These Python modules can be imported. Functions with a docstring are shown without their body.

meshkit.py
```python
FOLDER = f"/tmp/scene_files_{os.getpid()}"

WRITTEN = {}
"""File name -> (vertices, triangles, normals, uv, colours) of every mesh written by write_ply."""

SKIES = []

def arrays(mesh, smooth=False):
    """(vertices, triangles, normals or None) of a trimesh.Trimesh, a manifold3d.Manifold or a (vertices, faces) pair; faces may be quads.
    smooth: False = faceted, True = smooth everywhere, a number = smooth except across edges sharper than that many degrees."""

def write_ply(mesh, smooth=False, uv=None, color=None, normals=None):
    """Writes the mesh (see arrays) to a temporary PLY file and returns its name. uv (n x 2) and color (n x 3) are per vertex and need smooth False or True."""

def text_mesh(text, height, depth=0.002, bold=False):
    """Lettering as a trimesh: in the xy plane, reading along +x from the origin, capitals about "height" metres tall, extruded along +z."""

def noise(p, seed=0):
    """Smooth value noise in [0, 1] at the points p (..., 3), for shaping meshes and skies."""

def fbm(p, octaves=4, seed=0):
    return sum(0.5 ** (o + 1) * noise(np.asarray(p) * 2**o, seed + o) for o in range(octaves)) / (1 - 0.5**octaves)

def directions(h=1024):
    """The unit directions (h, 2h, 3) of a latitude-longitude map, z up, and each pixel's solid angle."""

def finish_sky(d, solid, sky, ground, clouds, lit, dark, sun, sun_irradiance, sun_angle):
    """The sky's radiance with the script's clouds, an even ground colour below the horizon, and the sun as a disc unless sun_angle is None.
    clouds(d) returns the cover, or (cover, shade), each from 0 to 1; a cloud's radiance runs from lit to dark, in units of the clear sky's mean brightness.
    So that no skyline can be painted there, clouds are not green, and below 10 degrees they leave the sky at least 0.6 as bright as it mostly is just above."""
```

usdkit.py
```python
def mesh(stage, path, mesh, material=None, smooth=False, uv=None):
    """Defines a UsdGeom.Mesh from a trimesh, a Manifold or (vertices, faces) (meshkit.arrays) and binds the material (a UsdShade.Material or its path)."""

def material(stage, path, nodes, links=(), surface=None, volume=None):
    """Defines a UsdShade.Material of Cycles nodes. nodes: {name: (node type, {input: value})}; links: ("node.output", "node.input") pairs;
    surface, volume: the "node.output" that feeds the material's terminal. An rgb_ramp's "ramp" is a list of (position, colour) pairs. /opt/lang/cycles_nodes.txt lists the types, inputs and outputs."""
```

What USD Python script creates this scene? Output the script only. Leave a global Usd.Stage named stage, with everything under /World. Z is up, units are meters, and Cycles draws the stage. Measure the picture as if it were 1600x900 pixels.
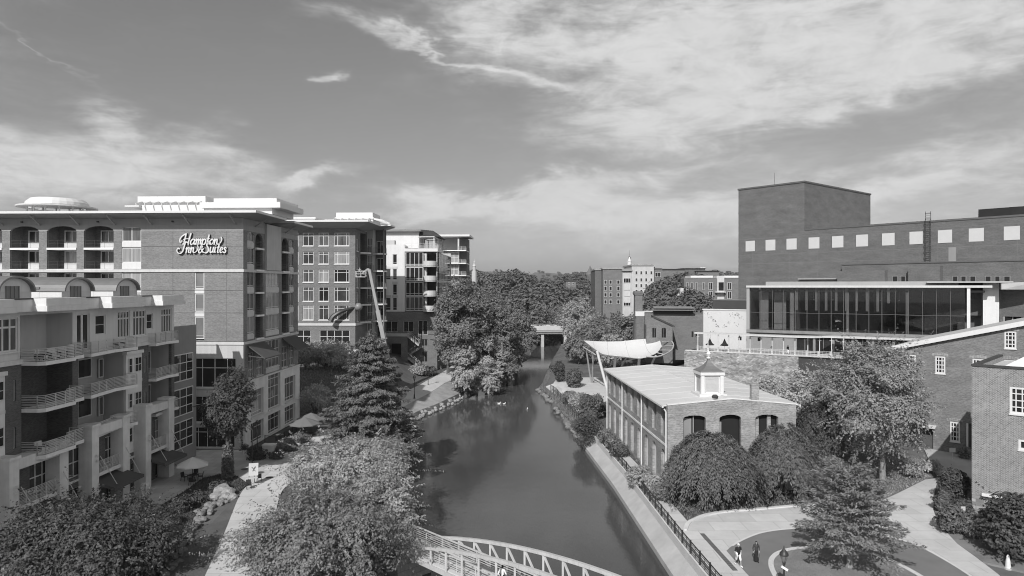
import math, random, numpy as np, trimesh, manifold3d, usdkit, meshkit
from manifold3d import Manifold, CrossSection
from pxr import Usd, UsdGeom, UsdLux, UsdShade, Gf, Sdf, Vt
from shapely.geometry import Polygon, LineString
from shapely.ops import unary_union
random.seed(7); np.random.seed(7)
stage = Usd.Stage.CreateInMemory()
UsdGeom.SetStageUpAxis(stage, 'Z'); UsdGeom.SetStageMetersPerUnit(stage, 1.0)
UsdGeom.Xform.Define(stage, '/World'); UsdGeom.Scope.Define(stage, '/World/Looks')
# ------------------------------------------------------------------ camera, sky, sun, exposure
HC, FPX, HZ = 25.5, 1070.0, 447.0        # camera height over the water, focal length and horizon of the 1600 px photograph
cam = UsdGeom.Camera.Define(stage, '/World/camera')
cam.CreateHorizontalApertureAttr(36.0); cam.CreateVerticalApertureAttr(20.25)
cam.CreateFocalLengthAttr(36.0 * FPX / 1600)
cam.CreateVerticalApertureOffsetAttr(-(450 - HZ) * 36.0 / 1600)
cam.CreateClippingRangeAttr(Gf.Vec2f(0.5, 20000))
cam.CreateExposureAttr(0.40)
xf = UsdGeom.Xformable(cam); xf.AddTranslateOp().Set(Gf.Vec3d(0, 0, HC)); xf.AddRotateXYZOp().Set(Gf.Vec3f(90, 0, 0))
SUN = np.array([-3.3, -10.0, 7.9]); SUN /= np.linalg.norm(SUN)      # towards the sun
sun = UsdLux.DistantLight.Define(stage, '/World/sun')
sun.CreateIntensityAttr(0.86); sun.CreateAngleAttr(0.5); sun.CreateNormalizeAttr(True); sun.CreateColorAttr(Gf.Vec3f(1, 0.99, 0.985))
mz = Gf.Matrix4d(); mz.SetRotate(Gf.Rotation(Gf.Vec3d(0, 0, 1), Gf.Vec3d(*SUN.tolist())))
UsdGeom.Xformable(sun).AddTransformOp().Set(mz)

def sky_material():
    N, L = {}, []
    cnt = [0]
    def node(kind, ins=None, **links):
        cnt[0] += 1
        n = f'n{cnt[0]}'
        N[n] = (kind, ins or {})
        for k, v in links.items():
            if isinstance(v, str): L.append((v, f'{n}.{k}'))
            else: N[n][1][k] = v
        return n
    def m(op, a, b=0.0, c=None, clamp=False):
        kw = dict(value1=a, value2=b)
        if c is not None: kw['value3'] = c
        return node('math', {'math_type': op, 'use_clamp': clamp}, **kw) + '.value'
    sky = node('sky_texture', {'sky_type': 'single_scattering', 'sun_disc': False, 'sun_elevation': math.asin(SUN[2]),
                               'sun_rotation': math.atan2(SUN[0], SUN[1]), 'altitude': 300.0, 'air_density': 1.0, 'aerosol_density': 1.6, 'ozone_density': 1.0})
    sep = node('separate_color', {}, color=f'{sky}.color')
    base = m('add', m('multiply', f'{sep}.r', 0.62), m('multiply', f'{sep}.g', 0.38))       # a monochrome film's reading of the sky
    tc = node('texture_coordinate', {})
    s = node('separate_xyz', {}, vector=f'{tc}.generated')
    dx, dy, dz = f'{s}.x', f'{s}.y', f'{s}.z'
    zz = m('add', m('maximum', dz, 0.0), 0.13)
    px, py = m('divide', dx, zz), m('divide', dy, zz)
    pv = node('combine_xyz', {}, x=px, y=py, z=0.0) + '.vector'
    az, el = m('arctan2', dx, dy), m('arcsine', dz)
    def noise(vec, scale, detail=6.0, rough=0.55, dist=0.0, sc=(1, 1, 1), rot=0.0, loc=(0, 0, 0)):
        mp = node('mapping', {'mapping_type': 'point', 'scale': sc, 'rotation': (0, 0, rot), 'location': loc}, vector=vec)
        return node('noise_texture', {'scale': scale, 'detail': detail, 'roughness': rough, 'distortion': dist}, vector=f'{mp}.vector') + '.fac'
    ae = node('combine_xyz', {}, x=az, y=el, z=0.0) + '.vector'
    w1 = noise(ae, 5.0, 5, 0.6, 0.3, (1, 2.6, 1), 0.0, (3, 1, 0)); w2 = noise(ae, 5.0, 5, 0.6, 0.3, (1, 2.6, 1), 0.0, (9, 5, 0))
    azw = m('add', az, m('multiply', m('subtract', w1, 0.5), 0.30)); elw = m('add', el, m('multiply', m('subtract', w2, 0.5), 0.15))
    fibre = noise(ae, 7.0, 9, 0.60, 0.9, (1, 4.2, 1), -0.22)
    puff = noise(ae, 14.0, 9, 0.64, 0.6, (1, 2.0, 1), 0.12, (2, 7, 0))
    broad = noise(ae, 2.6, 6, 0.55, 0.5, (1, 3.0, 1), -0.12, (5, 3, 0))
    wisp = noise(ae, 5.0, 10, 0.66, 1.6, (1, 7.0, 1), 0.20, (1, 2, 4))
    def blob(u, v, ru, rv, rot, gain):
        a0 = math.atan((u - 800) / FPX); e0 = math.atan((HZ - v) / FPX * math.cos(a0)); ra, re_ = ru / FPX * math.cos(a0) ** 2, rv / FPX * math.cos(a0); t = math.radians(rot)
        A, E = m('subtract', azw, a0), m('subtract', elw, e0)
        p = m('divide', m('add', m('multiply', A, math.cos(t)), m('multiply', E, math.sin(t))), ra)
        q = m('divide', m('subtract', m('multiply', E, math.cos(t)), m('multiply', A, math.sin(t))), re_)
        r2 = m('add', m('multiply', p, p), m('multiply', q, q))
        return m('multiply', m('exponent', m('multiply', r2, -1.0)), gain)
    total = None
    for b in SKY_BLOBS:
        x = blob(*b)
        total = x if total is None else m('add', total, x)
    total = m('minimum', total, 1.25)
    out = node('map_range', {'range_type': 'smoothstep', 'from_min': 0.45, 'from_max': 1.0, 'to_min': 0.0, 'to_max': 0.75}, value=m('absolute', az)) + '.result'
    gen = m('multiply', out, m('multiply_add', broad, 2.0, -0.45))                            # the same kind of cloud goes on all round
    gen = m('maximum', gen, 0.0)
    tot = m('add', total, gen)
    tex = m('add', m('add', m('multiply', fibre, 0.44), m('multiply', puff, 0.46)), m('multiply', wisp, 0.42))
    cov = m('add', m('multiply', tot, 0.62), m('multiply', m('subtract', tex, 0.67), m('multiply_add', tot, 1.15, 0.42)))
    cov = node('map_range', {'range_type': 'smoothstep', 'from_min': -0.02, 'from_max': 0.84, 'to_min': 0.0, 'to_max': 1.0}, value=cov) + '.result'
    lift = node('map_range', {'range_type': 'smoothstep', 'from_min': -0.05, 'from_max': 0.42, 'to_min': SKY_LOW, 'to_max': SKY_HIGH}, value=dz) + '.result'
    clear = m('multiply', base, lift)
    cloud = m('multiply', m('multiply_add', puff, 0.40, 0.80), CLOUD)
    mix = m('add', m('multiply', clear, m('subtract', 1.0, cov)), m('multiply', cloud, cov))
    col = node('combine_color', {'color_type': 'rgb'}, r=mix, g=mix, b=mix)
    bg = node('background_shader', {'strength': SKY_STRENGTH}, color=f'{col}.color')
    return usdkit.material(stage, '/World/Looks/sky', N, L, surface=f'{bg}.background')
SKY_STRENGTH, SKY_LOW, SKY_HIGH, CLOUD = 0.13, 0.45, 0.65, 4.0
SKY_BLOBS = [(1320, 50, 400, 95, 4, 1.25), (1010, 70, 230, 70, -6, 1.0), (760, 30, 170, 30, -14, .75), (600, 45, 110, 16, -16, .6), (720, 95, 130, 9, -22, .7), (840, 150, 120, 16, -10, .55), (990, 190, 150, 24, 4, 0.7), (1250, 165, 330, 26, 9, .75),
             (90, 262, 210, 60, -2, 1.1), (250, 250, 120, 40, -8, .75), (330, 300, 120, 26, 0, 0.5), (360, 235, 70, 30, -10, .55), (165, 185, 50, 26, -20, .6), (505, 272, 78, 17, 16, 1.1), (450, 290, 36, 14, 40, .7),
             (720, 300, 110, 14, 2, 0.85), (960, 285, 190, 22, 7, 0.95), (860, 330, 220, 30, -4, .9), (640, 320, 90, 14, 6, .6), (1420, 270, 290, 42, 9, 1.0), (1150, 330, 260, 40, 4, .8), (900, 385, 260, 26, 0, 0.35), (1400, 360, 260, 60, 0, 0.55),
             (60, 92, 90, 3.5, -22, 0.30), (511, 119, 20, 13, 6, 1.0)]
dome = UsdLux.DomeLight.Define(stage, '/World/sky')
dome.CreateIntensityAttr(1.0)
_sm = sky_material()
UsdShade.MaterialBindingAPI.Apply(dome.GetPrim()).Bind(_sm)
dome.GetPrim().SetCustomDataByKey('kind', 'structure')

# ------------------------------------------------------------------ helpers
def P(u, v, Y):                              # a pixel of the photograph at depth Y
    return np.array([(u - 800) / FPX * Y, Y, HC + (HZ - v) / FPX * Y])
def gp(u, v, z):                             # a pixel of the photograph on the level z
    Y = (HC - z) * FPX / (v - HZ)
    return ((u - 800) / FPX * Y, Y)

class M:                                     # collects faces of ONE mesh
    def __init__(self): self.v, self.f, self.n = [], [], 0
    def add(self, v, f):
        v = np.asarray(v, float); f = np.asarray(f, int)
        if len(v) == 0: return self
        if f.shape[1] == 4: f = np.vstack([f[:, [0, 1, 2]], f[:, [0, 2, 3]]])
        self.v.append(v); self.f.append(f + self.n); self.n += len(v); return self
    def mesh(self, m): v, f, _ = meshkit.arrays(m); return self.add(v, f)
    def hexa(self, p):                       # 8 corners: bottom 4 counter-clockwise, top 4
        return self.add(p, [[0, 3, 2, 1], [4, 5, 6, 7], [0, 1, 5, 4], [1, 2, 6, 5], [2, 3, 7, 6], [3, 0, 4, 7]])
    def box(self, x0, x1, y0, y1, z0, z1):
        if x1 < x0: x0, x1 = x1, x0
        if y1 < y0: y0, y1 = y1, y0
        if z1 < z0: z0, z1 = z1, z0
        return self.hexa([(x0, y0, z0), (x1, y0, z0), (x1, y1, z0), (x0, y1, z0), (x0, y0, z1), (x1, y0, z1), (x1, y1, z1), (x0, y1, z1)])
    def tube(self, pts, r, n=6, cap=True):   # r: number or list
        pts = np.asarray(pts, float); k = len(pts); r = np.broadcast_to(np.asarray(r, float), (k,))
        d = np.gradient(pts, axis=0); d /= np.linalg.norm(d, axis=1, keepdims=True) + 1e-12
        ref = np.array([0, 0, 1.0]) if abs(d[:, 2]).mean() < 0.9 else np.array([1.0, 0, 0])
        a = np.cross(d, ref); a /= np.linalg.norm(a, axis=1, keepdims=True) + 1e-12; b = np.cross(d, a)
        th = np.arange(n) * 2 * math.pi / n
        ring = pts[:, None] + r[:, None, None] * (np.cos(th)[None, :, None] * a[:, None] + np.sin(th)[None, :, None] * b[:, None])
        v = ring.reshape(-1, 3); f = []
        for i in range(k - 1):
            for j in range(n):
                f.append([i * n + j, i * n + (j + 1) % n, (i + 1) * n + (j + 1) % n, (i + 1) * n + j])
        f = np.array(f); self.add(v, np.flip(f, 1))
        if cap:
            for i, s in ((0, 1), (k - 1, -1)):
                vv = np.vstack([ring[i], pts[i]]); ff = [[j, (j + 1) % n, n] if s > 0 else [(j + 1) % n, j, n] for j in range(n)]
                self.add(vv, np.array(ff))
        return self
    def bar(self, a, b, w, h=None):          # square bar between two points
        h = h or w; a, b = np.asarray(a, float), np.asarray(b, float); d = b - a; L = np.linalg.norm(d)
        if L < 1e-6: return self
        d /= L; ref = np.array([0, 0, 1.0]) if abs(d[2]) < 0.95 else np.array([1.0, 0, 0])
        s = np.cross(d, ref); s /= np.linalg.norm(s); t = np.cross(s, d); s, t = s * w / 2, t * h / 2
        return self.hexa([a - s - t, a + s - t, b + s - t, b - s - t, a - s + t, a + s + t, b + s + t, b - s + t])
    def lathe(self, prof, c=(0, 0, 0), n=12): # (r, z) profile
        prof = np.asarray(prof, float); th = np.arange(n) * 2 * math.pi / n
        v = np.stack([np.outer(prof[:, 0], np.cos(th)) + c[0], np.outer(prof[:, 0], np.sin(th)) + c[1], np.repeat(prof[:, 1:2], n, 1) + c[2]], -1).reshape(-1, 3)
        f = [[i * n + j, i * n + (j + 1) % n, (i + 1) * n + (j + 1) % n, (i + 1) * n + j] for i in range(len(prof) - 1) for j in range(n)]
        return self.add(v, f)
    def poly(self, pts, z0, z1):             # upright prism over a plan polygon
        pg = pts if hasattr(pts, 'exterior') else Polygon(pts).buffer(0)
        for g in getattr(pg, 'geoms', [pg]):
            if g.area < 1e-6: continue
            m = trimesh.creation.extrude_polygon(g, z1 - z0, engine='earcut'); m.apply_translation([0, 0, z0]); self.add(m.vertices, m.faces)
        return self
    def get(self):
        if not self.v: return np.zeros((0, 3)), np.zeros((0, 3), int)
        return np.vstack(self.v), np.vstack(self.f)

_used = {}
def numbered(parent, name):
    k = (parent, name); i = _used.get(k, -1) + 1; _used[k] = i
    return name if i == 0 else f'{name}_{i:03d}'
def tag(p, label=None, cat=None, group=None, kind=None):
    for k, v in (('label', label), ('category', cat), ('group', group), ('kind', kind)):
        if v: p.SetCustomDataByKey(k, v)
    return p
def obj(name, mesh, mat, parent='/World', smooth=False, label=None, cat=None, group=None, kind=None):
    path = f'{parent}/{numbered(parent, name)}'
    if isinstance(mesh, M): mesh = mesh.get()
    m = usdkit.mesh(stage, path, mesh, mat if isinstance(mat, UsdShade.Material) else MAT[mat], smooth)
    tag(m.GetPrim(), label, cat, group, kind)
    return m

class Thing:                                 # an Xform at the thing's base; parts are given in its own frame with z absolute unless rel
    def __init__(s, name, label, cat, loc=(0, 0, 0), rot=0.0, group=None, kind=None, scale=None, far=None):
        s.k = far or 1.0; s.z0 = float(loc[2])
        if far: loc = (loc[0] * far, loc[1] * far, HC + (loc[2] - HC) * far)   # the measured plane moved to its true distance, sizes with it
        s.path = '/World/' + numbered('/World', name); s.loc = tuple(float(x) for x in loc); s.rot = rot
        x = UsdGeom.Xform.Define(stage, s.path); x.AddTranslateOp().Set(Gf.Vec3d(*s.loc))
        if rot: x.AddRotateZOp().Set(float(rot))
        if scale is not None: x.AddScaleOp().Set(Gf.Vec3f(*([scale] * 3 if np.ndim(scale) == 0 else [float(q) for q in scale])))
        s.prim = x.GetPrim(); tag(s.prim, label, cat, group, kind)
    def part(s, name, mesh, mat, parent=None, smooth=False, label=None, absz=False, kind=None):
        if isinstance(mesh, M): mesh = mesh.get()
        v, f, _ = meshkit.arrays(mesh)
        if len(v) == 0: return None
        if absz: v = v - np.array([0, 0, s.z0])
        v = v * s.k
        p = s.path if parent is None else (parent if isinstance(parent, str) else str(parent.GetPath()))
        return obj(name, (v, f), mat, p, smooth, label, kind=kind)
def copy_of(src, name, loc, rot=0.0, label=None, cat=None, group=None, scale=None):
    t = Thing(name, label, cat, loc, rot, group, scale=scale)
    t.prim.GetReferences().AddInternalReference(src.path); t.prim.SetInstanceable(True)
    was = dict(src.prim.GetCustomData())
    tag(t.prim, label or was.get('label'), cat or was.get('category'), group or was.get('group'))
    return t

class Fr:                                    # a facade: origin o, s along it, d into the building, z up
    def __init__(f, o, a, n): f.o, f.a, f.n = np.array(o, float), np.array(a, float), np.array(n, float)
    def pt(f, s, d, z): q = f.o + f.a * s + f.n * d; return (q[0], q[1], z)
    def tr(f, v): v = np.asarray(v, float); return np.column_stack([f.o[0] + f.a[0] * v[:, 0] + f.n[0] * v[:, 1], f.o[1] + f.a[1] * v[:, 0] + f.n[1] * v[:, 1], v[:, 2]])
    def box(f, m, s0, s1, d0, d1, z0, z1):
        b = M().box(s0, s1, d0, d1, z0, z1); v, fc = b.get(); return m.add(f.tr(v), fc)
    def slab(f, outline, holes, d0, d1):     # wall sheet with openings: (s, z) outlines
        cs = CrossSection([np.asarray(h, float) for h in [outline]], manifold3d.FillRule.NonZero if hasattr(manifold3d, 'FillRule') else 1)
        for h in holes: cs = cs - CrossSection([np.asarray(h, float)], manifold3d.FillRule.NonZero)
        m = Manifold.extrude(cs, d1 - d0).to_mesh(); v = np.array(m.vert_properties[:, :3]); fc = np.array(m.tri_verts)
        w = np.column_stack([v[:, 0], d1 - v[:, 2], v[:, 1]])           # (s, d, z); rotation about s keeps handedness
        return f.tr(w), fc
FRONT = lambda x=0., y=0.: Fr((x, y), (1, 0), (0, 1))
RIGHT = lambda x=0., y=0.: Fr((x, y), (0, 1), (-1, 0))
LEFT = lambda x=0., y=0.: Fr((x, y), (0, -1), (1, 0))
BACK = lambda x=0., y=0.: Fr((x, y), (-1, 0), (0, -1))
def rect(s0, s1, z0, z1): return [(s0, z0), (s1, z0), (s1, z1), (s0, z1)]
def arch(s0, s1, z0, z1, rise=None, n=8):    # opening with a curved head
    r = (s1 - s0) / 2 if rise is None else rise; c = (s0 + s1) / 2; h = (s1 - s0) / 2
    return [(s0, z0), (s1, z0), (s1, z1 - r)] + [(c + h * math.cos(t), z1 - r + r * math.sin(t)) for t in np.linspace(0, math.pi, n + 1)[1:-1]] + [(s0, z1 - r)]
def window(t, fr, s0, s1, z0, z1, nx=2, nz=1, depth=0.16, fw=0.09, mw=0.05, frame='white_frame', pane='glass_dark', sill=0.0, parent=None, zs=None, proud=0.0, label=None, curve=0.0, panes=False, xs=None):
    m = M(); d0, d1 = depth - 0.05 - proud, depth + 0.05
    fr.box(m, s0, s0 + fw, d0, d1, z0, z1); fr.box(m, s1 - fw, s1, d0, d1, z0, z1)
    fr.box(m, s0 + fw, s1 - fw, d0, d1, z0, z0 + fw); fr.box(m, s0 + fw, s1 - fw, d0, d1, z1 - fw, z1)
    sx = [s0 + (s1 - s0) * i / nx for i in range(1, nx)] if xs is None else [s0 + (s1 - s0) * q for q in xs]
    sz = ([z0 + (z1 - z0) * i / nz for i in range(1, nz)] if zs is None else [z0 + (z1 - z0) * q for q in zs])
    for x in sx: fr.box(m, x - mw / 2, x + mw / 2, d0 + 0.012, d1, z0 + fw, z1 - fw)
    for z in sz: fr.box(m, s0 + fw, s1 - fw, d0 + 0.02, d1 - 0.003, z - mw / 2, z + mw / 2)
    if sill: fr.box(m, s0 - 0.06, s1 + 0.06, -sill, d1, z0 - 0.14, z0 - 0.002)
    w = t.part('window', m, frame, parent, label=label, absz=True)
    g = M()
    if panes:
        ex, ez = [s0] + sx + [s1], [z0] + sz + [z1]
        for i in range(len(ex) - 1):
            for j in range(len(ez) - 1):
                q = M(); fr.box(q, ex[i] + 0.01, ex[i + 1] - 0.01, depth + 0.004, depth + 0.02, ez[j] + 0.01, ez[j + 1] - 0.01); t.part('pane', q, pane, w, absz=True)
    else:
        fr.box(g, s0 + 0.02, s1 - 0.02, depth + 0.004, depth + 0.02, z0 + 0.02, z1 - 0.02); t.part('pane', g, pane, w, absz=True)
    return w
# ------------------------------------------------------------------ materials (the photograph is black and white, so all of them are greys)
MAT = {}
def g3(v): return (v, v, v)
def mat(name, v, rough=0.7, var=0.12, scale=0.6, bump=0.0, bscale=12.0, spec=0.4, streak=0.0, metallic=0.0, detail=6.0, stretch=(1, 1, 1)):
    nd = {'tc': ('texture_coordinate', {}), 'mp': ('mapping', {'mapping_type': 'point', 'scale': stretch}),
          'n': ('noise_texture', {'scale': scale, 'detail': detail, 'roughness': 0.6}),
          'r': ('rgb_ramp', {'ramp': [(0.25, g3(v * (1 - var))), (0.5, g3(v)), (0.75, g3(min(v * (1 + var), 0.95)))]}),
          'p': ('principled_bsdf', {'roughness': rough, 'specular_ior_level': spec, 'metallic': metallic})}
    ln = [('tc.object', 'mp.vector'), ('mp.vector', 'n.vector'), ('n.fac', 'r.fac')]
    out = 'r.color'
    if streak:
        nd.update({'m2': ('mapping', {'mapping_type': 'point', 'scale': (2.2, 2.2, 0.12)}), 'n2': ('noise_texture', {'scale': 1.0, 'detail': 5.0, 'roughness': 0.65}),
                   'r2': ('rgb_ramp', {'ramp': [(0.30, g3(1 - streak)), (0.55, g3(1.0)), (1.0, g3(1.0))]}), 'mx': ('mix', {'mix_type': 'multiply', 'fac': 1.0})})
        ln += [('tc.object', 'm2.vector'), ('m2.vector', 'n2.vector'), ('n2.fac', 'r2.fac'), (out, 'mx.color1'), ('r2.color', 'mx.color2')]; out = 'mx.color'
    ln.append((out, 'p.base_color'))
    if bump:
        nd.update({'nb': ('noise_texture', {'scale': bscale, 'detail': 4.0}), 'b': ('bump', {'strength': 1.0, 'distance': bump})})
        ln += [('tc.object', 'nb.vector'), ('nb.fac', 'b.height'), ('b.normal', 'p.normal')]
    MAT[name] = usdkit.material(stage, f'/World/Looks/{name}', nd, ln, surface='p.BSDF')
def brick(name, v, mortar, var=0.25, patch=0.18, w=0.24, h=0.078, rough=0.85, size=0.012, flat=False):
    nd = {'tc': ('texture_coordinate', {}), 's': ('separate_xyz', {}), 'a': ('math', {'math_type': 'add'}), 'c': ('combine_xyz', {'z': 0.0}),
          'k': ('brick_texture', {'color1': g3(v * (1 - var)), 'color2': g3(v * (1 + var)), 'mortar': g3(mortar), 'scale': 1.0, 'mortar_size': size, 'mortar_smooth': 0.2, 'brick_width': w, 'row_height': h}),
          'mp': ('mapping', {'mapping_type': 'point', 'scale': (0.35, 0.35, 1.1)}), 'n': ('noise_texture', {'scale': 0.7, 'detail': 8.0, 'roughness': 0.68}),
          'r': ('rgb_ramp', {'ramp': [(0.28, g3(1 - patch)), (0.5, g3(1.0)), (0.72, g3(1 + patch))]}), 'mx': ('mix', {'mix_type': 'multiply', 'fac': 1.0}),
          'b': ('bump', {'strength': 0.6, 'distance': 0.01, 'invert': True}), 'p': ('principled_bsdf', {'roughness': rough, 'specular_ior_level': 0.25})}
    ln = [('tc.object', 's.vector'), ('s.x', 'a.value1'), ('s.y', 'a.value2'), ('s.x' if flat else 'a.value', 'c.x'), ('s.y' if flat else 's.z', 'c.y'), ('c.vector', 'k.vector'), ('tc.object', 'mp.vector'), ('mp.vector', 'n.vector'), ('n.fac', 'r.fac'),
          ('k.color', 'mx.color1'), ('r.color', 'mx.color2'), ('mx.color', 'p.base_color'), ('k.fac', 'b.height'), ('b.normal', 'p.normal')]
    MAT[name] = usdkit.material(stage, f'/World/Looks/{name}', nd, ln, surface='p.BSDF')
def foliage(name, v, var=0.35, trans=0.28, rough=0.6):
    nd = {'tc': ('texture_coordinate', {}), 'n': ('noise_texture', {'scale': 2.6, 'detail': 3.0, 'roughness': 0.7}), 'r': ('rgb_ramp', {'ramp': [(0.3, g3(v * (1 - var))), (0.52, g3(v)), (0.72, g3(min(v * (1 + var * 1.3), .8)))]}),
          'p': ('principled_bsdf', {'roughness': rough, 'specular_ior_level': 0.3}), 't': ('translucent_bsdf', {}), 'mx': ('mix_closure', {'fac': trans})}
    ln = [('tc.object', 'n.vector'), ('n.fac', 'r.fac'), ('r.color', 'p.base_color'), ('r.color', 't.color'), ('p.BSDF', 'mx.closure1'), ('t.BSDF', 'mx.closure2')]
    MAT[name] = usdkit.material(stage, f'/World/Looks/{name}', nd, ln, surface='mx.closure')
def glass(name, v, var=0.3, rough=0.04, spec=0.5, scale=0.45, stripes=False):
    nd = {'tc': ('texture_coordinate', {}), 'mp': ('mapping', {'mapping_type': 'point', 'scale': (6, 6, 0.5) if stripes else (1, 1, 1)}), 'n': ('noise_texture', {'scale': scale, 'detail': 3.0}),
          'r': ('rgb_ramp', {'ramp': [(0.3, g3(v * (1 - var))), (0.7, g3(v * (1 + var)))]}), 'nb': ('noise_texture', {'scale': 0.8, 'detail': 1.0}), 'b': ('bump', {'strength': 0.35, 'distance': 0.02}),
          'p': ('principled_bsdf', {'roughness': rough, 'specular_ior_level': spec})}
    ln = [('tc.object', 'mp.vector'), ('mp.vector', 'n.vector'), ('n.fac', 'r.fac'), ('r.color', 'p.base_color'), ('tc.object', 'nb.vector'), ('nb.fac', 'b.height'), ('b.normal', 'p.normal')]
    MAT[name] = usdkit.material(stage, f'/World/Looks/{name}', nd, ln, surface='p.BSDF')
mat('white_frame', 0.60, 0.5, 0.06); mat('white_paint', 0.62, 0.5, 0.05, 0.5, streak=0.06); mat('white_trim', 0.52, 0.6, 0.08, streak=0.10)
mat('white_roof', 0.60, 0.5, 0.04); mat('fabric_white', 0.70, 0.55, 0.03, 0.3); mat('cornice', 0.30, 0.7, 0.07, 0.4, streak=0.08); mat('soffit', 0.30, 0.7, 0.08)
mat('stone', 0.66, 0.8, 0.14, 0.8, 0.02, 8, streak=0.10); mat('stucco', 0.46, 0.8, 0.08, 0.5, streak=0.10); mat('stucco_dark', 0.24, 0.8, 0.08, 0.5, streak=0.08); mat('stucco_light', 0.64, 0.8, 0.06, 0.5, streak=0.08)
mat('concrete', 0.40, 0.85, 0.16, 0.5, 0.01, 10); mat('concrete_light', 0.50, 0.85, 0.10, 0.35, 0.008, 12); mat('paver', 0.42, 0.85, 0.13, 0.6, 0.01, 10); mat('concrete_dark', 0.20, 0.85, 0.2, 0.8, 0.01, 10)
mat('stucco_shade_lift', 0.64, 0.8, 0.06, 0.5, streak=0.08); mat('slab_white', 0.72, 0.7, 0.07, streak=0.08); mat('asphalt', 0.17, 0.9, 0.12, 0.5, 0.01, 25); mat('curb', 0.56, 0.8, 0.10); mat('drain', 0.07, 0.7, 0.2)  # attic stucco lightened so its own colour lifts the shade on that house
mat('roof_grey', 0.48, 0.7, 0.08, 0.25); mat('roof_tan', 0.56, 0.8, 0.10, 0.18, streak=0.0); mat('roof_dark', 0.05, 0.8, 0.2); mat('roof_metal', 0.22, 0.4, 0.12, metallic=0.4)
mat('dark_metal', 0.035, 0.45, 0.2); mat('mid_metal', 0.20, 0.45, 0.15); mat('steel_white', 0.46, 0.5, 0.10, 1.0, streak=0.12); mat('rail_grey', 0.55, 0.45, 0.1); mat('rail_dark', 0.10, 0.5, 0.1); mat('brass', 0.12, 0.4)
mat('panel_white', 0.50, 0.6, 0.04); mat('panel_grey', 0.30, 0.6, 0.07); mat('panel_dark', 0.045, 0.6, 0.15); mat('joint', 0.10, 0.9); mat('joint_soft', 0.155, 0.9, 0.15); mat('coping_dark', 0.10, 0.7); mat('ink', 0.16, 0.8)
mat('rock', 0.28, 0.9, 0.35, 1.6, 0.05, 6); mat('rock_dark', 0.19, 0.9, 0.35, 1.6, 0.05, 6); mat('bark', 0.10, 0.95, 0.35, 4, 0.02, 14); mat('bark_light', 0.22, 0.95, 0.35, 4, 0.02, 14)
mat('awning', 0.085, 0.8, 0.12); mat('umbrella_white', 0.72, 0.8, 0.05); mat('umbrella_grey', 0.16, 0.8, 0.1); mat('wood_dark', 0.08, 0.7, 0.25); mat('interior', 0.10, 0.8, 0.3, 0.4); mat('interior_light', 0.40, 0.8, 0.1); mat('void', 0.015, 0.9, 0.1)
mat('cloth_black', 0.018, 0.9, 0.3); mat('cloth_dark', 0.05, 0.9, 0.3); mat('cloth_white', 0.75, 0.9, 0.05); mat('cloth_grey', 0.35, 0.9, 0.1); mat('skin', 0.32, 0.6, 0.08); mat('hair_dark', 0.015, 0.6); mat('hair_white', 0.65, 0.6); mat('feather', 0.7, 0.8)
mat('lawn', 0.105, 0.95, 0.30, 0.5, 0.05, 9, detail=9); mat('lawn_dry', 0.20, 0.95, 0.28, 0.5, 0.05, 9, detail=9); mat('ground', 0.11, 0.95, 0.4, 0.25, 0.06, 5, detail=10); mat('mulch', 0.075, 0.95, 0.35, 1.5, 0.06, 9); mat('lawn_mid', 0.135, 0.95, 0.3, 0.5, 0.05, 9, detail=9)
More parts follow.
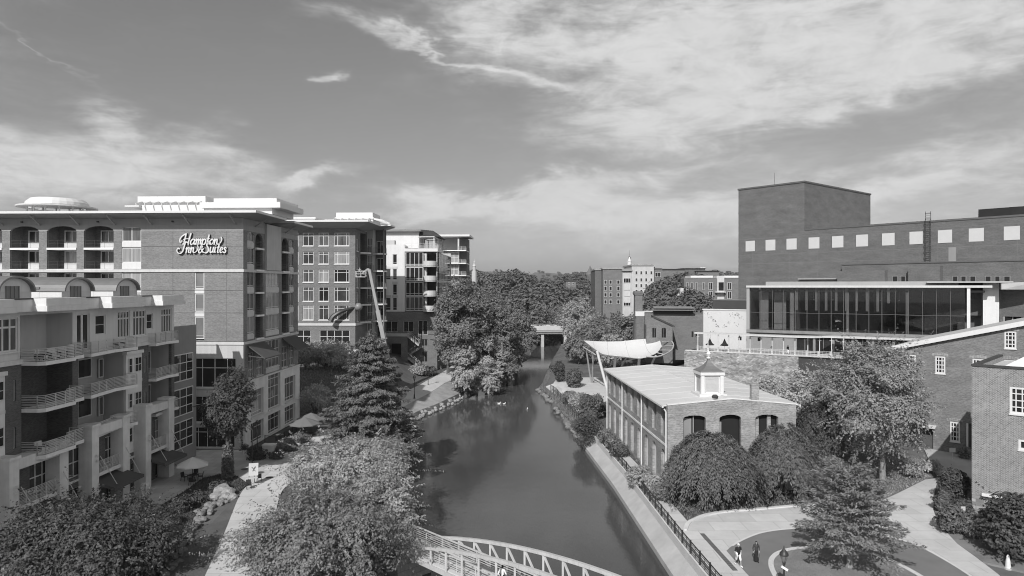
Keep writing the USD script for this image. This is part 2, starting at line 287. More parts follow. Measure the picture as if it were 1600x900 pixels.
mat('lawn_pale', 0.30, 0.95, 0.25, 0.5, 0.05, 9, detail=9); mat('hill', 0.10, 0.95, 0.25, 0.02); mat('pond_plant', 0.20, 0.9, 0.3)
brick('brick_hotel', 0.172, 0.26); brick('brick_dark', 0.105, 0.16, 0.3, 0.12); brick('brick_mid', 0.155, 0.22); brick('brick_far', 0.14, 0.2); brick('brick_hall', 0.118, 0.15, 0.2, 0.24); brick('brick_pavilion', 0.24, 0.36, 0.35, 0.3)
brick('brick_mill', 0.15, 0.25, 0.3, 0.24); brick('brick_near', 0.145, 0.36, 0.4, 0.16, 0.26, 0.105, size=0.022); brick('brick_podium', 0.22, 0.3)
brick('wall_stone', 0.29, 0.24, 0.4, 0.55, 0.45, 0.24, size=0.03); brick('stone_block', 0.34, 0.22, 0.12, 0.12, 1.2, 0.55, size=0.02); brick('stone_base', 0.28, 0.2, 0.4, 0.3, 0.7, 0.35, size=0.03)
glass('glass_dark', 0.022); glass('glass_mid', 0.09, 0.5, stripes=True); glass('glass_curtain', 0.26, 0.3, stripes=True); glass('glass_sky', 0.05, 0.3, 0.03, 0.9); glass('glass_shade', 0.055, 0.5); glass('glass_blind', 0.17, 0.15)
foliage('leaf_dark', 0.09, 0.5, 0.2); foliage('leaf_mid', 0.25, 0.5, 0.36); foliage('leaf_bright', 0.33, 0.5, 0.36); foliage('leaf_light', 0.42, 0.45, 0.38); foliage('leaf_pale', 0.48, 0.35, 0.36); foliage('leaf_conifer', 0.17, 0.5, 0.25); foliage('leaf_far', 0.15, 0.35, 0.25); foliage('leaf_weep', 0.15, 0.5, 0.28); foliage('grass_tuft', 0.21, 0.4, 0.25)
nd = {'g': ('geometry', {}), 'mp': ('mapping', {'mapping_type': 'point', 'scale': (1.0, 0.55, 1.0)}), 'n': ('noise_texture', {'scale': 1.3, 'detail': 4.0, 'roughness': 0.55}), 'b': ('bump', {'strength': 0.075, 'distance': 0.12}),
      'n2': ('noise_texture', {'scale': 0.06, 'detail': 3.0}), 'r': ('rgb_ramp', {'ramp': [(0.3, g3(0.054)), (0.7, g3(0.074))]}), 'p': ('principled_bsdf', {'roughness': 0.085, 'ior': 1.33, 'specular_ior_level': 0.5})}
MAT['water'] = usdkit.material(stage, '/World/Looks/water', nd, [('g.position', 'mp.vector'), ('mp.vector', 'n.vector'), ('n.fac', 'b.height'), ('b.normal', 'p.normal'), ('g.position', 'n2.vector'), ('n2.fac', 'r.fac'), ('r.color', 'p.base_color')], surface='p.BSDF')
MAT['glass_clear'] = usdkit.material(stage, '/World/Looks/glass_clear', {'f': ('fresnel', {'IOR': 1.5}), 't': ('transparent_bsdf', {'color': g3(0.66)}), 'g': ('glossy_bsdf', {'color': g3(0.9), 'roughness': 0.02}), 'm': ('mix_closure', {})},
    [('f.fac', 'm.fac'), ('t.BSDF', 'm.closure1'), ('g.BSDF', 'm.closure2')], surface='m.closure')

brick('paving', 0.50, 0.36, 0.07, 0.16, 3.2, 2.4, size=0.03, flat=True); brick('plaza_paving', 0.50, 0.37, 0.10, 0.16, 1.5, 1.5, size=0.025, flat=True)
# ------------------------------------------------------------------ the ground, the river and its banks
ZL, ZR = 3.3, 2.3
LY = np.array([(0, -6), (20, -7), (40, -8.5), (58, -10.5), (73, -11.5), (90, -14), (108, -15.5), (128, -18.5), (134, -17.3), (141, -14.8), (152, -12), (162, -9.4), (168, -9), (185, -4.5), (205, -0.5), (241, 6.0), (270, 8.2), (300, 12), (340, 18), (400, 30), (480, 52)])
RY = np.array([(0, 17.5), (20, 16.4), (60, 13.9), (86, 12.8), (112, 11.0), (140, 9.2), (153, 8.3), (160, 7.0), (166, 6.4), (172, 7.5), (190, 9.2), (231, 13.6), (270, 18.4), (300, 22), (340, 29), (400, 42), (480, 66)])
xl = lambda y: np.interp(y, LY[:, 0], LY[:, 1]); xr = lambda y: np.interp(y, RY[:, 0], RY[:, 1])
def ss(a, b, x): t = np.clip((x - a) / (b - a), 0, 1); return t * t * (3 - 2 * t)
def terrain(x, y):
    x, y = np.asarray(x, float), np.asarray(y, float)
    dl, dr = xl(y) - x, x - xr(y)
    wl = np.interp(y, [0, 118, 128, 165, 175, 400], [3.5, 4, 11, 12, 6, 8])
    low = np.interp(y, [0, 120, 128, 162, 170, 400], [-0.2, 0.0, 0.7, 0.7, 0.0, 0.0])
    left = low + (ZL - low) * ss(-0.2, 1.0, dl / wl)
    back = ss(116, 142, y) * (1 - ss(-31, -22, x)); left = left + back * 4.6
    back2 = ss(140, 165, y) * ss(9, 24, dl) * (1 - back); left = left + back2 * 1.4
    wr = np.interp(y, [0, 108, 114, 150, 200, 400], [3.2, 3.2, 4, 5, 5, 8])
    right = np.where(y < 115, -0.5 + (ZR + 0.5) * ss(1.2, 1.6, dr), 0.9 + (ZR - 0.9) * ss(0.0, 1.0, dr / wr))
    hill = ss(20, 46, dr) * ss(98, 150, y - 0.12 * x); right = right + hill * 5.2
    right = right + 1.3 * ss(82, 98, y - 0.0 * x) * ss(44, 58, x)
    z = np.where(dl > -0.01, left, np.where(dr > 0, right, -1.2))
    z = np.where((dl <= 0) & (dr <= 0), -1.2, z)
    z = z + ss(440, 500, y) * (9.0 - z)
    far = np.clip(y - 300, 0, None)
    up = 0.036 * np.clip(far, 0, 800) + 0.012 * np.clip(far - 800, 0, 2600)
    z = z + np.where((dl > 0) | (dr > 0) | (y > 430), up * ss(0, 60, np.maximum(dl, dr)) if True else 0, 0)
    return z
def spread(core0, core1, step, lo, hi):
    a = list(np.arange(core0, core1 + 1e-6, step)); s = step
    while a[-1] < hi: s *= 1.22; a.append(a[-1] + s)
    s = step
    while a[0] > lo: s *= 1.22; a.insert(0, a[0] - s)
    return np.array(a)
gx = spread(-70, 90, 1.0, -9000, 9000); gy = spread(12, 300, 1.25, -600, 12000)
GX, GY = np.meshgrid(gx, gy)
GZ = terrain(GX, GY)
rough = (meshkit.fbm(np.stack([GX * 0.25, GY * 0.25, GX * 0], -1), 3, 5) - 0.5) * 0.16
hillz = (meshkit.fbm(np.stack([GX * 0.0011, GY * 0.0011, GX * 0], -1), 4, 9) - 0.42) * 160 * ss(1500, 5000, GY)
GZ = GZ + np.where(GZ > -1, np.minimum(rough, 0.0) - 0.05, 0) + hillz
nx_, ny_ = len(gx), len(gy)
idx = np.arange(nx_ * ny_).reshape(ny_, nx_)
quads = np.stack([idx[:-1, :-1], idx[:-1, 1:], idx[1:, 1:], idx[1:, :-1]], -1).reshape(-1, 4)
obj('ground', (np.stack([GX, GY, GZ], -1).reshape(-1, 3), quads), 'ground', smooth=True, kind='structure')
ys = np.concatenate([np.arange(0, 300, 3.0), np.arange(300, 481, 12.0)])
wm = M()
wv = np.array([[(xl(y) - 1.5, y, 0.0), (xr(y) + 1.5, y, 0.0)] for y in ys]).reshape(-1, 3)
wm.add(wv, [[2 * i, 2 * i + 1, 2 * i + 3, 2 * i + 2] for i in range(len(ys) - 1)])
obj('river', wm, 'water', kind='structure')

def drape(pts, z0=0.05, skirt=0.25, res=2.0):   # a sheet over a plan polygon that follows the ground
    pg = pts if hasattr(pts, 'exterior') else Polygon(pts).buffer(0)
    m = M(); x0, y0, x1, y1 = pg.bounds
    for i in range(int(math.ceil((x1 - x0) / res))):
        for j in range(int(math.ceil((y1 - y0) / res))):
            c = pg.intersection(Polygon(rect(x0 + i * res, x0 + (i + 1) * res, y0 + j * res, y0 + (j + 1) * res)))
            for g in getattr(c, 'geoms', [c]):
                if g.geom_type != 'Polygon' or g.area < 1e-5: continue
                v, f = trimesh.creation.triangulate_polygon(g, engine='earcut')
                if len(f): m.add(np.column_stack([v, terrain(v[:, 0], v[:, 1]) + z0]), f)
    ring = np.array(pg.exterior.coords); seg = LineString(ring).segmentize(1.5); r = np.array(seg.coords)
    top = terrain(r[:, 0], r[:, 1]) + z0; n = len(r); v = np.vstack([np.column_stack([r[:, :2], top]), np.column_stack([r[:, :2], top - skirt])])
    m.add(v, [[i, i + 1, n + i + 1, n + i] for i in range(n - 1)])
    return m
def flat(pts, z, t=0.3):
    return M().poly(pts, z - t, z)
def smooth_line(pts, n=8, closed=False):
    p = np.asarray(pts, float); out = []
    k = len(p)
    for i in range(k if closed else k - 1):
        a, b = p[i], p[(i + 1) % k]; pa = p[(i - 1) % k] if closed or i > 0 else 2 * a - b; pb = p[(i + 2) % k] if closed or i + 2 < k else 2 * b - a
        for t in np.arange(n) / n:
            out.append(0.5 * ((2 * a) + (-pa + b) * t + (2 * pa - 5 * a + 4 * b - pb) * t * t + (-pa + 3 * a - 3 * b + pb) * t ** 3))
    if not closed: out.append(p[-1])
    return np.array(out)
def GL(*uv): return [gp(u, v, ZL) for u, v in uv]
def GR(*uv): return [gp(u, v, ZR) for u, v in uv]
# ------------------------------------------------------------------ shared building pieces
def railing(t, fr, plan, z, h=1.05, nb=7, mat_='rail_grey', parent=None, r=0.025, post=1.3):
    m = M(); p = np.asarray(plan, float)
    for a, b in zip(p[:-1], p[1:]):
        L = np.linalg.norm(b - a); k = max(1, int(round(L / post)))
        for i in range(k + 1):
            q = a + (b - a) * i / k; fr.box(m, q[0] - r, q[0] + r, q[1] - r, q[1] + r, z, z + h)
        A, B = fr.pt(a[0], a[1], 0), fr.pt(b[0], b[1], 0)
        for i in range(nb):
            zz = z + 0.12 + (h - 0.12) * i / (nb - 1)
            m.bar((A[0], A[1], zz), (B[0], B[1], zz), r * 1.2 if i < nb - 1 else r * 2.2, r * 1.4)
    return t.part('railing', m, mat_, parent, absz=True)
def slab_plan(t, fr, plan, z0, z1, name='balcony', mat_='slab_white', parent=None):
    q = [fr.pt(s, d, 0)[:2] for s, d in plan]
    return t.part(name, M().poly(q, z0, z1), mat_, parent, absz=True)
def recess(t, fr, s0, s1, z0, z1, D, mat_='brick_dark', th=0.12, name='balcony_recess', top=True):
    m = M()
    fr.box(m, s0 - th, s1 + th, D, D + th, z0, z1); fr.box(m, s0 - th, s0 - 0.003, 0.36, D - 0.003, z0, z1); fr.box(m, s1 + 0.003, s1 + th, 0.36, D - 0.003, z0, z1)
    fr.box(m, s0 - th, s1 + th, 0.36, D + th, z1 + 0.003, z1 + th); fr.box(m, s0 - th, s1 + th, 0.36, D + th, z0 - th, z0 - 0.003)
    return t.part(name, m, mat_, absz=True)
rng = random.Random(11)
PANES = ['glass_dark', 'glass_mid', 'glass_curtain', 'glass_mid', 'glass_shade']
# ------------------------------------------------------------------ the hotel
ht = Thing('hotel', 'long brick hotel with script sign and arched balconies', 'hotel', (-36.5, 93, ZL), -2.19)
f, sd = FRONT(), RIGHT()
zf = lambda v: HC + (HZ - v) / 11.505
sf = lambda u: (u - 380) / 11.5
bays = [(sf(u0), sf(u1)) for u0, u1 in ((-115, -68), (-55, -8), (5, 52), (65, 113), (125, 173))]
fl = [17.9, 21.2, 24.45, 27.65, 30.75]
holes = []
for a, b in bays:
    for z0, z1 in ((27.85, 30.45), (30.75, 33.2), (24.6, 27.3), (21.3, 24.2)): holes.append(rect(a, b, z0, z1))
wb = (sf(186), sf(217)); nw = (sf(303), sf(318))
holes += [rect(*wb, 18.2, 27.4), rect(*wb, 27.85, 33.2), rect(*nw, 18.15, 27.4)]
ht.part('front_wall', f.slab(rect(-48, 0, 17.95, 33.1), holes, 0, 0.36), 'brick_hotel', absz=True)
lowholes = [rect(sf(289), sf(368), zf(606), zf(560)), rect(sf(289), sf(368), 6.95, 10.5), rect(sf(278), sf(366), 3.5, 6.3)]
ht.part('lower_wall', f.slab(rect(-48, 0, 3.3, 17.5), lowholes, 0, 0.36), 'stucco', absz=True)
ch = [arch(a, b, 32.5, 33.75, 0.75) for a, b in bays] + [arch(*wb, 32.5, 33.6, 0.25)]
ht.part('cornice', f.slab(rect(-48, 0, 33.1, 34.75), ch, 0.02, 0.30), 'cornice', absz=True)
for z0, z1, p in ((27.42, 27.80, 0.12), (17.52, 17.90, 0.12), (33.95, 34.05, 0.06)):
    m = M(); f.box(m, -48, p, -p, 0.355, z0, z1); ht.part('band', m, 'white_trim' if p > .1 else 'cornice', absz=True)
    m = M(); sd.box(m, 0.37, 21.2, -p, 0.1, z0, z1); ht.part('band', m, 'white_trim' if p > .1 else 'cornice', absz=True)
m = M()
for v in (384.5, 454, 489):
    f.box(m, sf(218), -0.01, -0.015, 0.05, zf(v) - 0.03, zf(v) + 0.03)
for u in (268, 353): f.box(m, sf(u) - .02, sf(u) + .02, -0.012, 0.05, 18, 33)
ht.part('wall_joint', m, 'joint', absz=True)
for i, (a, b) in enumerate(bays):
    recess(ht, f, a, b, 21.3, 34.2, 2.4)  # bays lined in darker brick, so their shade sits in the colour
    for j, (z0, zt) in enumerate(((30.75, 33.3), (27.85, 30.45), (24.6, 27.3), (21.3, 24.2))):
        m = M(); f.box(m, a, b, -0.10, 2.39, z0 - 0.28, z0); ht.part('balcony_slab', m, 'slab_white', absz=True)
        m = M(); f.box(m, a + 0.9, b - 0.02, 2.16, 2.30, z0 + 0.003, z0 + 0.85); ht.part('spandrel', m, 'white_trim', absz=True)
        window(ht, f, a + 0.9, b - 0.02, z0 + 0.86, zt, 3, 1, 2.28, 0.12, 0.1, pane=PANES[(i * 2 + j) % 5])
        if j < 3: railing(ht, f, [(a + 0.05, 0.18), (b - 0.05, 0.18)], z0, 1.0, 3, 'rail_dark', r=0.012)
for z0, z1, zw in ((30.85, 33.6, 31.6), (27.85, 30.75, 28.7), (24.6, 27.4, 25.4), (21.5, 24.5, 22.3), (18.2, 21.4, 19.1)):
    m = M(); f.box(m, wb[0], wb[1], 0.02, 0.2, z0, zw - 0.01); ht.part('spandrel', m, 'white_paint', absz=True)
    window(ht, f, wb[0], wb[1], zw, z1, 2, 1, 0.16, 0.12, 0.1, pane='glass_mid' if z0 > 30 else 'glass_curtain')
for v0, v1 in ((424, 451.5), (458.5, 487), (495, 530)):
    window(ht, f, nw[0], nw[1], zf(v1), zf(v0), 1, 1, 0.12, 0.12, zs=[0.14], pane='glass_blind')
for v0, v1 in ((452, 458), (487.5, 494.5)):
    m = M(); f.box(m, nw[0], nw[1], 0.0, 0.2, zf(v1), zf(v0)); ht.part('spandrel', m, 'white_paint', absz=True)
window(ht, f, sf(289), sf(368), zf(606), zf(560), 4, 1, 0.22, 0.09, 0.09, zs=[0.67], pane='glass_dark', sill=0.15, xs=[.06, .32, .57, .82])
window(ht, f, sf(289), sf(368), 6.95, 10.5, 4, 1, 0.22, 0.09, 0.09, zs=[0.67], pane='glass_dark', sill=0.15, xs=[.06, .32, .57, .82])
window(ht, f, sf(278), sf(366), 3.5, 6.3, 6, 1, 0.25, 0.09, 0.08, zs=[0.75], pane='glass_dark')
# river side
bA, bB, bC, bD, bE = (1.3, 3.6), (4.0, 6.6), (7.7, 12.9), (14.0, 16.8), (17.2, 19.3)
hs = [arch(*bA, 18.1, 33.0, .4), arch(*bB, 18.1, 33.05, 1.1), rect(*bC, 18.1, 33.1), arch(*bD, 18.1, 33.05, 1.1), arch(*bE, 18.1, 33.0, .4)]
hs = [[(s, z) for s, z in h] for h in hs]
ht.part('river_wall', sd.slab(rect(0.37, 21.2, 17.95, 33.12), hs, 0, 0.36), 'brick_hotel', absz=True)
for a, b in ((.37, 7.4), (13.2, 21.2)): ht.part('river_cornice', sd.slab(rect(a, b, 33.12, 34.75), [], 0.02, 0.30), 'cornice', absz=True)
hs2 = [rect(1.6, 3.4, 12.7, 16.2), rect(4.3, 6.6, 12.7, 16.0), rect(*bC, 12.6, 17.4), rect(14.0, 16.3, 12.7, 16.0), rect(17.2, 19.3, 12.7, 16.2)]
ht.part('river_wall', sd.slab(rect(0.37, 21.2, 12.55, 17.5), hs2, 0, 0.36), 'brick_hotel', absz=True)
hp = [rect(1.8, 6.2, 7.2, 10.9), rect(7.9, 12.7, 7.2, 12.3), rect(14.5, 19.2, 7.2, 11.0), rect(1.8, 6.2, 3.5, 6.4), rect(7.9, 12.7, 3.5, 6.4), rect(14.5, 19.2, 3.5, 6.4)]
ht.part('podium_wall', sd.slab(rect(0.0, 21.25, 3.3, 12.5), hp, -0.28, 0.36), 'stone', absz=True)
m = M()
for z in (7.0, 12.5): sd.box(m, -0.1, 21.3, -0.40, -0.285, z - 0.18, z)
ht.part('ledge', m, 'stone', absz=True)
for (a, b), D in ((bB, 2.2), (bD, 2.2)):
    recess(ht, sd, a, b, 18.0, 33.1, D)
    for z in fl[0:1] + [21.2, 24.45, 27.65, 30.75]:
        m = M(); sd.box(m, a, b, -0.25, D - .01, z - .05, z + 0.2); ht.part('balcony_slab', m, 'slab_white', absz=True)
        railing(ht, sd, [(a + .04, -0.15), (b - .04, -0.15)], z + 0.2, 1.0, 5, 'rail_dark', r=0.015)
        window(ht, sd, a + .3, b - .1, z + .2, z + 2.6, 2, 1, D - .1, 0.1, pane='glass_dark', frame='rail_grey')
for (a, b), n in ((bA, 2), (bE, 2), (bC, 4)):
    for i, z in enumerate(fl):
        if n == 4 and i >= 3: continue
        z1 = (fl + [33.1])[i + 1]
        m = M(); sd.box(m, a, b, 0.02, 0.2, z + 0.1, z + 0.85); ht.part('spandrel', m, 'white_trim', absz=True)
        window(ht, sd, a, b, z + 0.86, z1 + 0.08 if i < 4 else 33.0, n, 1, 0.15, 0.1, 0.07, zs=[.12], pane=PANES[(i + n) % 5] if n == 2 else 'glass_curtain')
m = M(); sd.box(m, 7.5, 13.1, -0.25, 0.3, 27.85, 34.6); ht.part('stucco_panel', m, 'stucco', absz=True)
m = M(); sd.box(m, 7.7, 12.9, -0.02, 0.2, 12.6, 13.3); ht.part('spandrel', m, 'white_trim', absz=True)
for h in hs2:
    window(ht, sd, h[0][0], h[1][0], h[0][1] + (.72 if h[0][0] == bC[0] else 0), h[2][1], 4 if h[0][0] == bC[0] else 2, 1, 0.15, 0.09, 0.07, zs=[.33, .66], pane='glass_mid', sill=.12)
for i, h in enumerate(hp):
    window(ht, sd, h[0][0], h[1][0], h[0][1], h[2][1], 3, 1, 0.1, 0.11, 0.09, zs=[.3, .62, .86] if i == 1 else [.14, .72], pane=['glass_curtain', 'glass_mid', 'glass_mid', 'glass_shade', 'glass_dark', 'glass_mid'][i], sill=.45)
for a, b in ((1.0, 6.9), (13.7, 19.6)):
    m = M()
    p = [sd.pt(a, -0.15, 17.4), sd.pt(b, -0.15, 17.4), sd.pt(b, -2.6, 15.6), sd.pt(a, -2.6, 15.6)]
    m.hexa([(x, y, z - 0.14) for x, y, z in p] + p)
    for s in (a + .1, (a + b) / 2, b - .1): m.bar(sd.pt(s, -0.16, 15.9), sd.pt(s, -2.3, 15.66), 0.1)
    ht.part('awning', m, 'awning', absz=True)
# end and back walls, roof deck and eaves
m = M(); m.box(-48, -0.4, 20.8, 21.19, 3.3, 34.7); m.box(-48, -47.6, 0.37, 20.79, 3.3, 34.7); ht.part('back_wall', m, 'brick_hotel', absz=True)
m = M(); m.box(-47.5, -0.37, 0.37, 20.7, 34.3, 34.7); ht.part('roof_deck', m, 'roof_grey', absz=True)
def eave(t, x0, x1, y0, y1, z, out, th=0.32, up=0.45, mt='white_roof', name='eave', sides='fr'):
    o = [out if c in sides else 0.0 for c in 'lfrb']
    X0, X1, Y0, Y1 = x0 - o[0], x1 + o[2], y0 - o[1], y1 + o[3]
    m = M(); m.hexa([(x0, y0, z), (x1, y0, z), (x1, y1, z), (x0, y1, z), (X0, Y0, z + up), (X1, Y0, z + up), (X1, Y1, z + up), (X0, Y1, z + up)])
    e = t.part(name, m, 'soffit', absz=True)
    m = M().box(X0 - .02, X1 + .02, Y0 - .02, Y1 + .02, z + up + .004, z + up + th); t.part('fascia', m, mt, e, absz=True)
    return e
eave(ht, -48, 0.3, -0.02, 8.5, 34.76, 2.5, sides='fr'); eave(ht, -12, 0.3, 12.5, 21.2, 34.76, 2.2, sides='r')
for u in (-6, 54, 117, 175, 234, 295, 368):
    m = M(); s = sf(u); m.bar(f.pt(s, -0.05, 33.9), f.pt(s, -1.9, 35.05), 0.16); ht.part('bracket', m, 'cornice', absz=True)
for s in (3.8, 15.4):
    m = M(); m.bar(sd.pt(s, -0.05, 33.9), sd.pt(s, -1.8, 35.05), 0.16); ht.part('bracket', m, 'cornice', absz=True)
for u in (25, 148, 268):
    m = M(); m.lathe([(0, 0), (.16, .02), (.16, .2), (0, .22)], f.pt(sf(u), -0.12, zf(347)), 8); ht.part('light_fitting', m, 'dark_metal', absz=True)
pt_ = M(); pt_.box(-17.6, -8.4, 6, 14, 34.72, 37.6); pt_.box(-18.0, -8.0, 5.6, 14.4, 37.604, 38.5)
pen = ht.part('penthouse', pt_, 'white_roof', absz=True)
m = M()
for i in range(8): m.bar((-17.3 + i * 1.25, 5.55, 37.6), (-17.3 + i * 1.25, 4.0, 37.15), 0.1, 0.35)
m.box(-19.8, -17.7, 5.4, 14.4, 37.0, 37.18)
for i in range(10): m.bar((-8.0, 6 + i * .9, 37.6), (-6.6, 6 + i * .9, 37.1), 0.1, 0.3)
ht.part('trellis', m, 'white_roof', pen, absz=True)
m = M(); m.box(-7.6, 2.2, 4.5, 13, 35.75, 36.6); m.box(-8.0, 3.6, 3.9, 13.5, 36.604, 37.4); m.box(-6.2, 2.9, 4.4, 13, 37.404, 38.0); ht.part('penthouse', m, 'white_roof', absz=True)
m = M(); c = (-34.5, 12, 0)
m.lathe([(0, 38.9), (3.6, 38.9), (4.2, 38.35), (4.3, 37.9), (0, 37.9)], c, 28); rot_ = ht.part('rotunda_roof', m, 'white_roof', absz=True)
m = M(); m.lathe([(5.4, 37.75), (5.4, 37.55), (4.0, 37.55)], c, 28)
for k in range(14):
    th = k * math.pi / 7; m.bar((c[0] + 4 * math.cos(th), c[1] + 4 * math.sin(th), 35.6), (c[0] + 4 * math.cos(th), c[1] + 4 * math.sin(th), 37.9), .16); m.bar((c[0] + 4 * math.cos(th), c[1] + 4 * math.sin(th), 37.7), (c[0] + 5.4 * math.cos(th), c[1] + 5.4 * math.sin(th), 37.68), .12)
m.lathe([(3.95, 36.8), (4.05, 36.75), (3.95, 36.7)], c, 28)
ht.part('trellis', m, 'white_trim', rot_, absz=True)
# script lettering of the sign, drawn as pen strokes
GLY = {
 'H': ([[(.42, 2.0), (.34, 1.2), (.22, .3), (.12, 0)], [(1.32, 2.05), (1.18, 1.2), (1.08, .4), (1.12, .02)], [(.05, .95), (.6, 1.08), (1.3, 1.05)], [(.42, 2.0), (.1, 1.85), (-.35, 1.5), (-.62, .95), (-.5, .45), (-.2, .5), (-.22, .8)]], 1.42),
 'a': ([[(.78, .86), (.45, 1.0), (.1, .62), (.12, .14), (.38, .0), (.66, .32), (.82, .95)], [(.82, .95), (.74, .3), (.84, .03), (1.02, .2)]], 1.02),
 'm': ([[(0, .7), (.14, 1.0), (.17, .6), (.13, 0)], [(.14, .5), (.4, .96), (.55, .86), (.53, 0)], [(.54, .5), (.8, .96), (.96, .86), (.94, .12), (1.12, .14)]], 1.14),
 'p': ([[(.02, .75), (.18, 1.0), (.16, .4), (.08, -.85)], [(.16, .6), (.45, 1.0), (.78, .72), (.68, .12), (.4, 0), (.15, .22)]], .92),
 't': ([[(.32, 1.75), (.22, .6), (.26, .08), (.5, .12)], [(-.02, 1.02), (.55, 1.08)]], .56),
 'o': ([[(.45, 1.0), (.1, .6), (.2, .05), (.55, .05), (.78, .5), (.6, .95), (.42, 1.0)]], .86),
 'n': ([[(0, .7), (.14, 1.0), (.17, .6), (.13, 0)], [(.14, .5), (.42, .96), (.6, .86), (.58, .12), (.78, .1)]], .84),
 'N': ([[(0, .7), (.14, 1.0), (.17, .6), (.13, 0)], [(.14, .5), (.42, .96), (.6, .86), (.6, .2), (.95, .05), (1.35, .45), (1.45, 1.0), (1.25, 1.35)]], 1.3),
 'I': ([[(.62, 1.95), (.5, 1.1), (.38, .35), (.0, -.12), (-.5, .0), (-.78, .45), (-.62, .85), (-.35, .75)], [(.15, 1.75), (.5, 2.05), (1.0, 1.95)]], .92),
 'S': ([[(1.15, 1.6), (.95, 2.0), (.5, 1.95), (.4, 1.45), (.8, .85), (.85, .25), (.45, -.02), (-.1, .15), (-.32, .55), (-.1, .8)]], 1.12),
 'u': ([[(.1, 1.0), (.1, .3), (.3, .02), (.58, .4), (.66, 1.0)], [(.66, 1.0), (.62, .2), (.86, .12)]], .9),
 'i': ([[(.1, 1.0), (.08, .2), (.3, .1)], [(.14, 1.4), (.17, 1.46)]], .42),
 'e': ([[(.1, .45), (.5, .55), (.55, .9), (.3, 1.0), (.08, .5), (.3, .02), (.7, .25)]], .72),
 's': ([[(.5, .85), (.3, 1.0), (.14, .75), (.45, .4), (.4, .08), (.15, .0), (-.02, .2)]], .6),
 '&': ([[(.85, .1), (.25, .95), (.4, 1.3), (.6, 1.1), (.1, .55), (.1, .1), (.45, .0), (.85, .7)]], 1.0), ' ': ([], .3)}
def script(text, h, w=0.115):                  # h: x-height
    x, shapes = 0.0, []
    for c in text:
        st, adv = GLY[c]
        for s in st:
            p = smooth_line(s, 5); p = np.column_stack([p[:, 0] + x + p[:, 1] * 0.16, p[:, 1]])
            for i in range(len(p) - 1):
                d = p[i + 1] - p[i]; heavy = 1.0 if d[1] < -abs(d[0]) * .2 else (0.72 if abs(d[1]) > abs(d[0]) else .62)
                shapes.append(LineString([p[i], p[i + 1]]).buffer(w * heavy, quad_segs=3))
        x += adv
    return unary_union(shapes).simplify(0.012), x
def sign_line(text, x0, zb, width, parent):
    g, _ = script(text, 1.0); b = g.bounds; k = width / (b[2] - b[0])
    m, m2 = M(), M()
    for q in getattr(g, 'geoms', [g]):
        for mm, gg, d0, d1 in ((m, q, -0.34, -0.20), (m2, q.buffer(.05), -0.16, -0.03)):
            e = trimesh.creation.extrude_polygon(gg, d1 - d0, engine='earcut'); v = np.array(e.vertices)
            v = np.column_stack([(v[:, 0] - b[0]) * k + x0, v[:, 2] * -1 + d1, (v[:, 1]) * k + zb]); mm.add(f.tr(v), np.flip(e.faces, 1) if False else e.faces)
    p = ht.part('sign_lettering', m, 'white_paint', absz=True); ht.part('letter_backing', m2, 'dark_metal', p, absz=True)
sign_line('HamptoN', sf(280), zf(382.0), 5.95, ht); sign_line('InN &Suites', sf(275.5), zf(395.0), 6.95, ht)

# ------------------------------------------------------------------ the brick apartment house in the foreground
ap = Thing('apartment_house', 'shaded brick apartment house with vaulted dormers, stone portals and bowed balconies', 'apartment building', (-44.1 + .0383 * 83, 83, ZL), -2.19)
A = RIGHT()
def sa(u, p=0.0): return ((44.1 - p) / (.0383 + (800 - u) / FPX) - 83)
L1, L2, L3, L4, TOP = 7.2, 11.0, 15.0, 19.0, 23.3
RB, RD, RG = (sa(33), sa(113)), (sa(122), sa(197)), (sa(232), sa(268)); BE = (sa(197), sa(222)); BN = (sa(-45), sa(8))
NB = (sa(-160), sa(-60))
holes = []
for a, b in (RB, RD, RG, NB):
    for z in (L2, L3): holes.append(rect(a, b, z + .03, z + 3.75))
holes += [rect(*BE, L2 - 3.4, L4 - .9), rect(*BN, L2 - 3.0, L4 - .8)]
slots = [(sa(20), sa(25)), (sa(225.5), sa(229))]
for a, b in slots:
    for z in (L1, L2, L3): holes.append(rect(a, b, z + .8, z + 2.6))
grd = [(sa(50), sa(78)), (sa(107), sa(136)), (sa(166), sa(186)), (sa(205), sa(222)), (sa(243), sa(254))]
for a, b in grd: holes.append(rect(a, b, 3.5, 6.3))
mids = [(sa(107), sa(136)), (sa(46), sa(79)), (sa(164), sa(186)), (sa(242), sa(254))]
for a, b in mids: holes.append(rect(a, b, L1 + .1, L1 + 2.9))
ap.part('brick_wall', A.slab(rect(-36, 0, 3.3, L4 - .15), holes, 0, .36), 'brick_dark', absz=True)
m = M(); A.box(m, -36, 0.02, -.12, .35, L4 - .148, L4 + .25); A.box(m, -36, .02, -.08, -.003, L1 - .35, L1 - .15); ap.part('band', m, 'stone', absz=True)
aw = [(sa(-30), sa(29)), (sa(185), sa(204)), (sa(209), sa(229)), (sa(253), sa(269))]
ah = [rect(a, b, L4 + 1.0, TOP - .45) for a, b in aw] + [rect(sa(32), sa(114), L4 + .3, TOP - .3), rect(sa(150), sa(166), L4 + 1.6, TOP - .7), rect(sa(230), sa(240), L4 + 1.6, TOP - .9), rect(sa(121), sa(141), L4 + .3, TOP - .5)]
ap.part('attic_wall', A.slab(rect(-36, 0, L4 + .25, TOP), ah, .06, .36), 'stucco_shade_lift', absz=True)
for i, (a, b) in enumerate(aw): window(ap, A, a, b, L4 + 1.0, TOP - .45, 4 if i else 5, 1, .2, .14, .16, zs=[.72], pane='glass_mid', frame='stone', sill=.05)
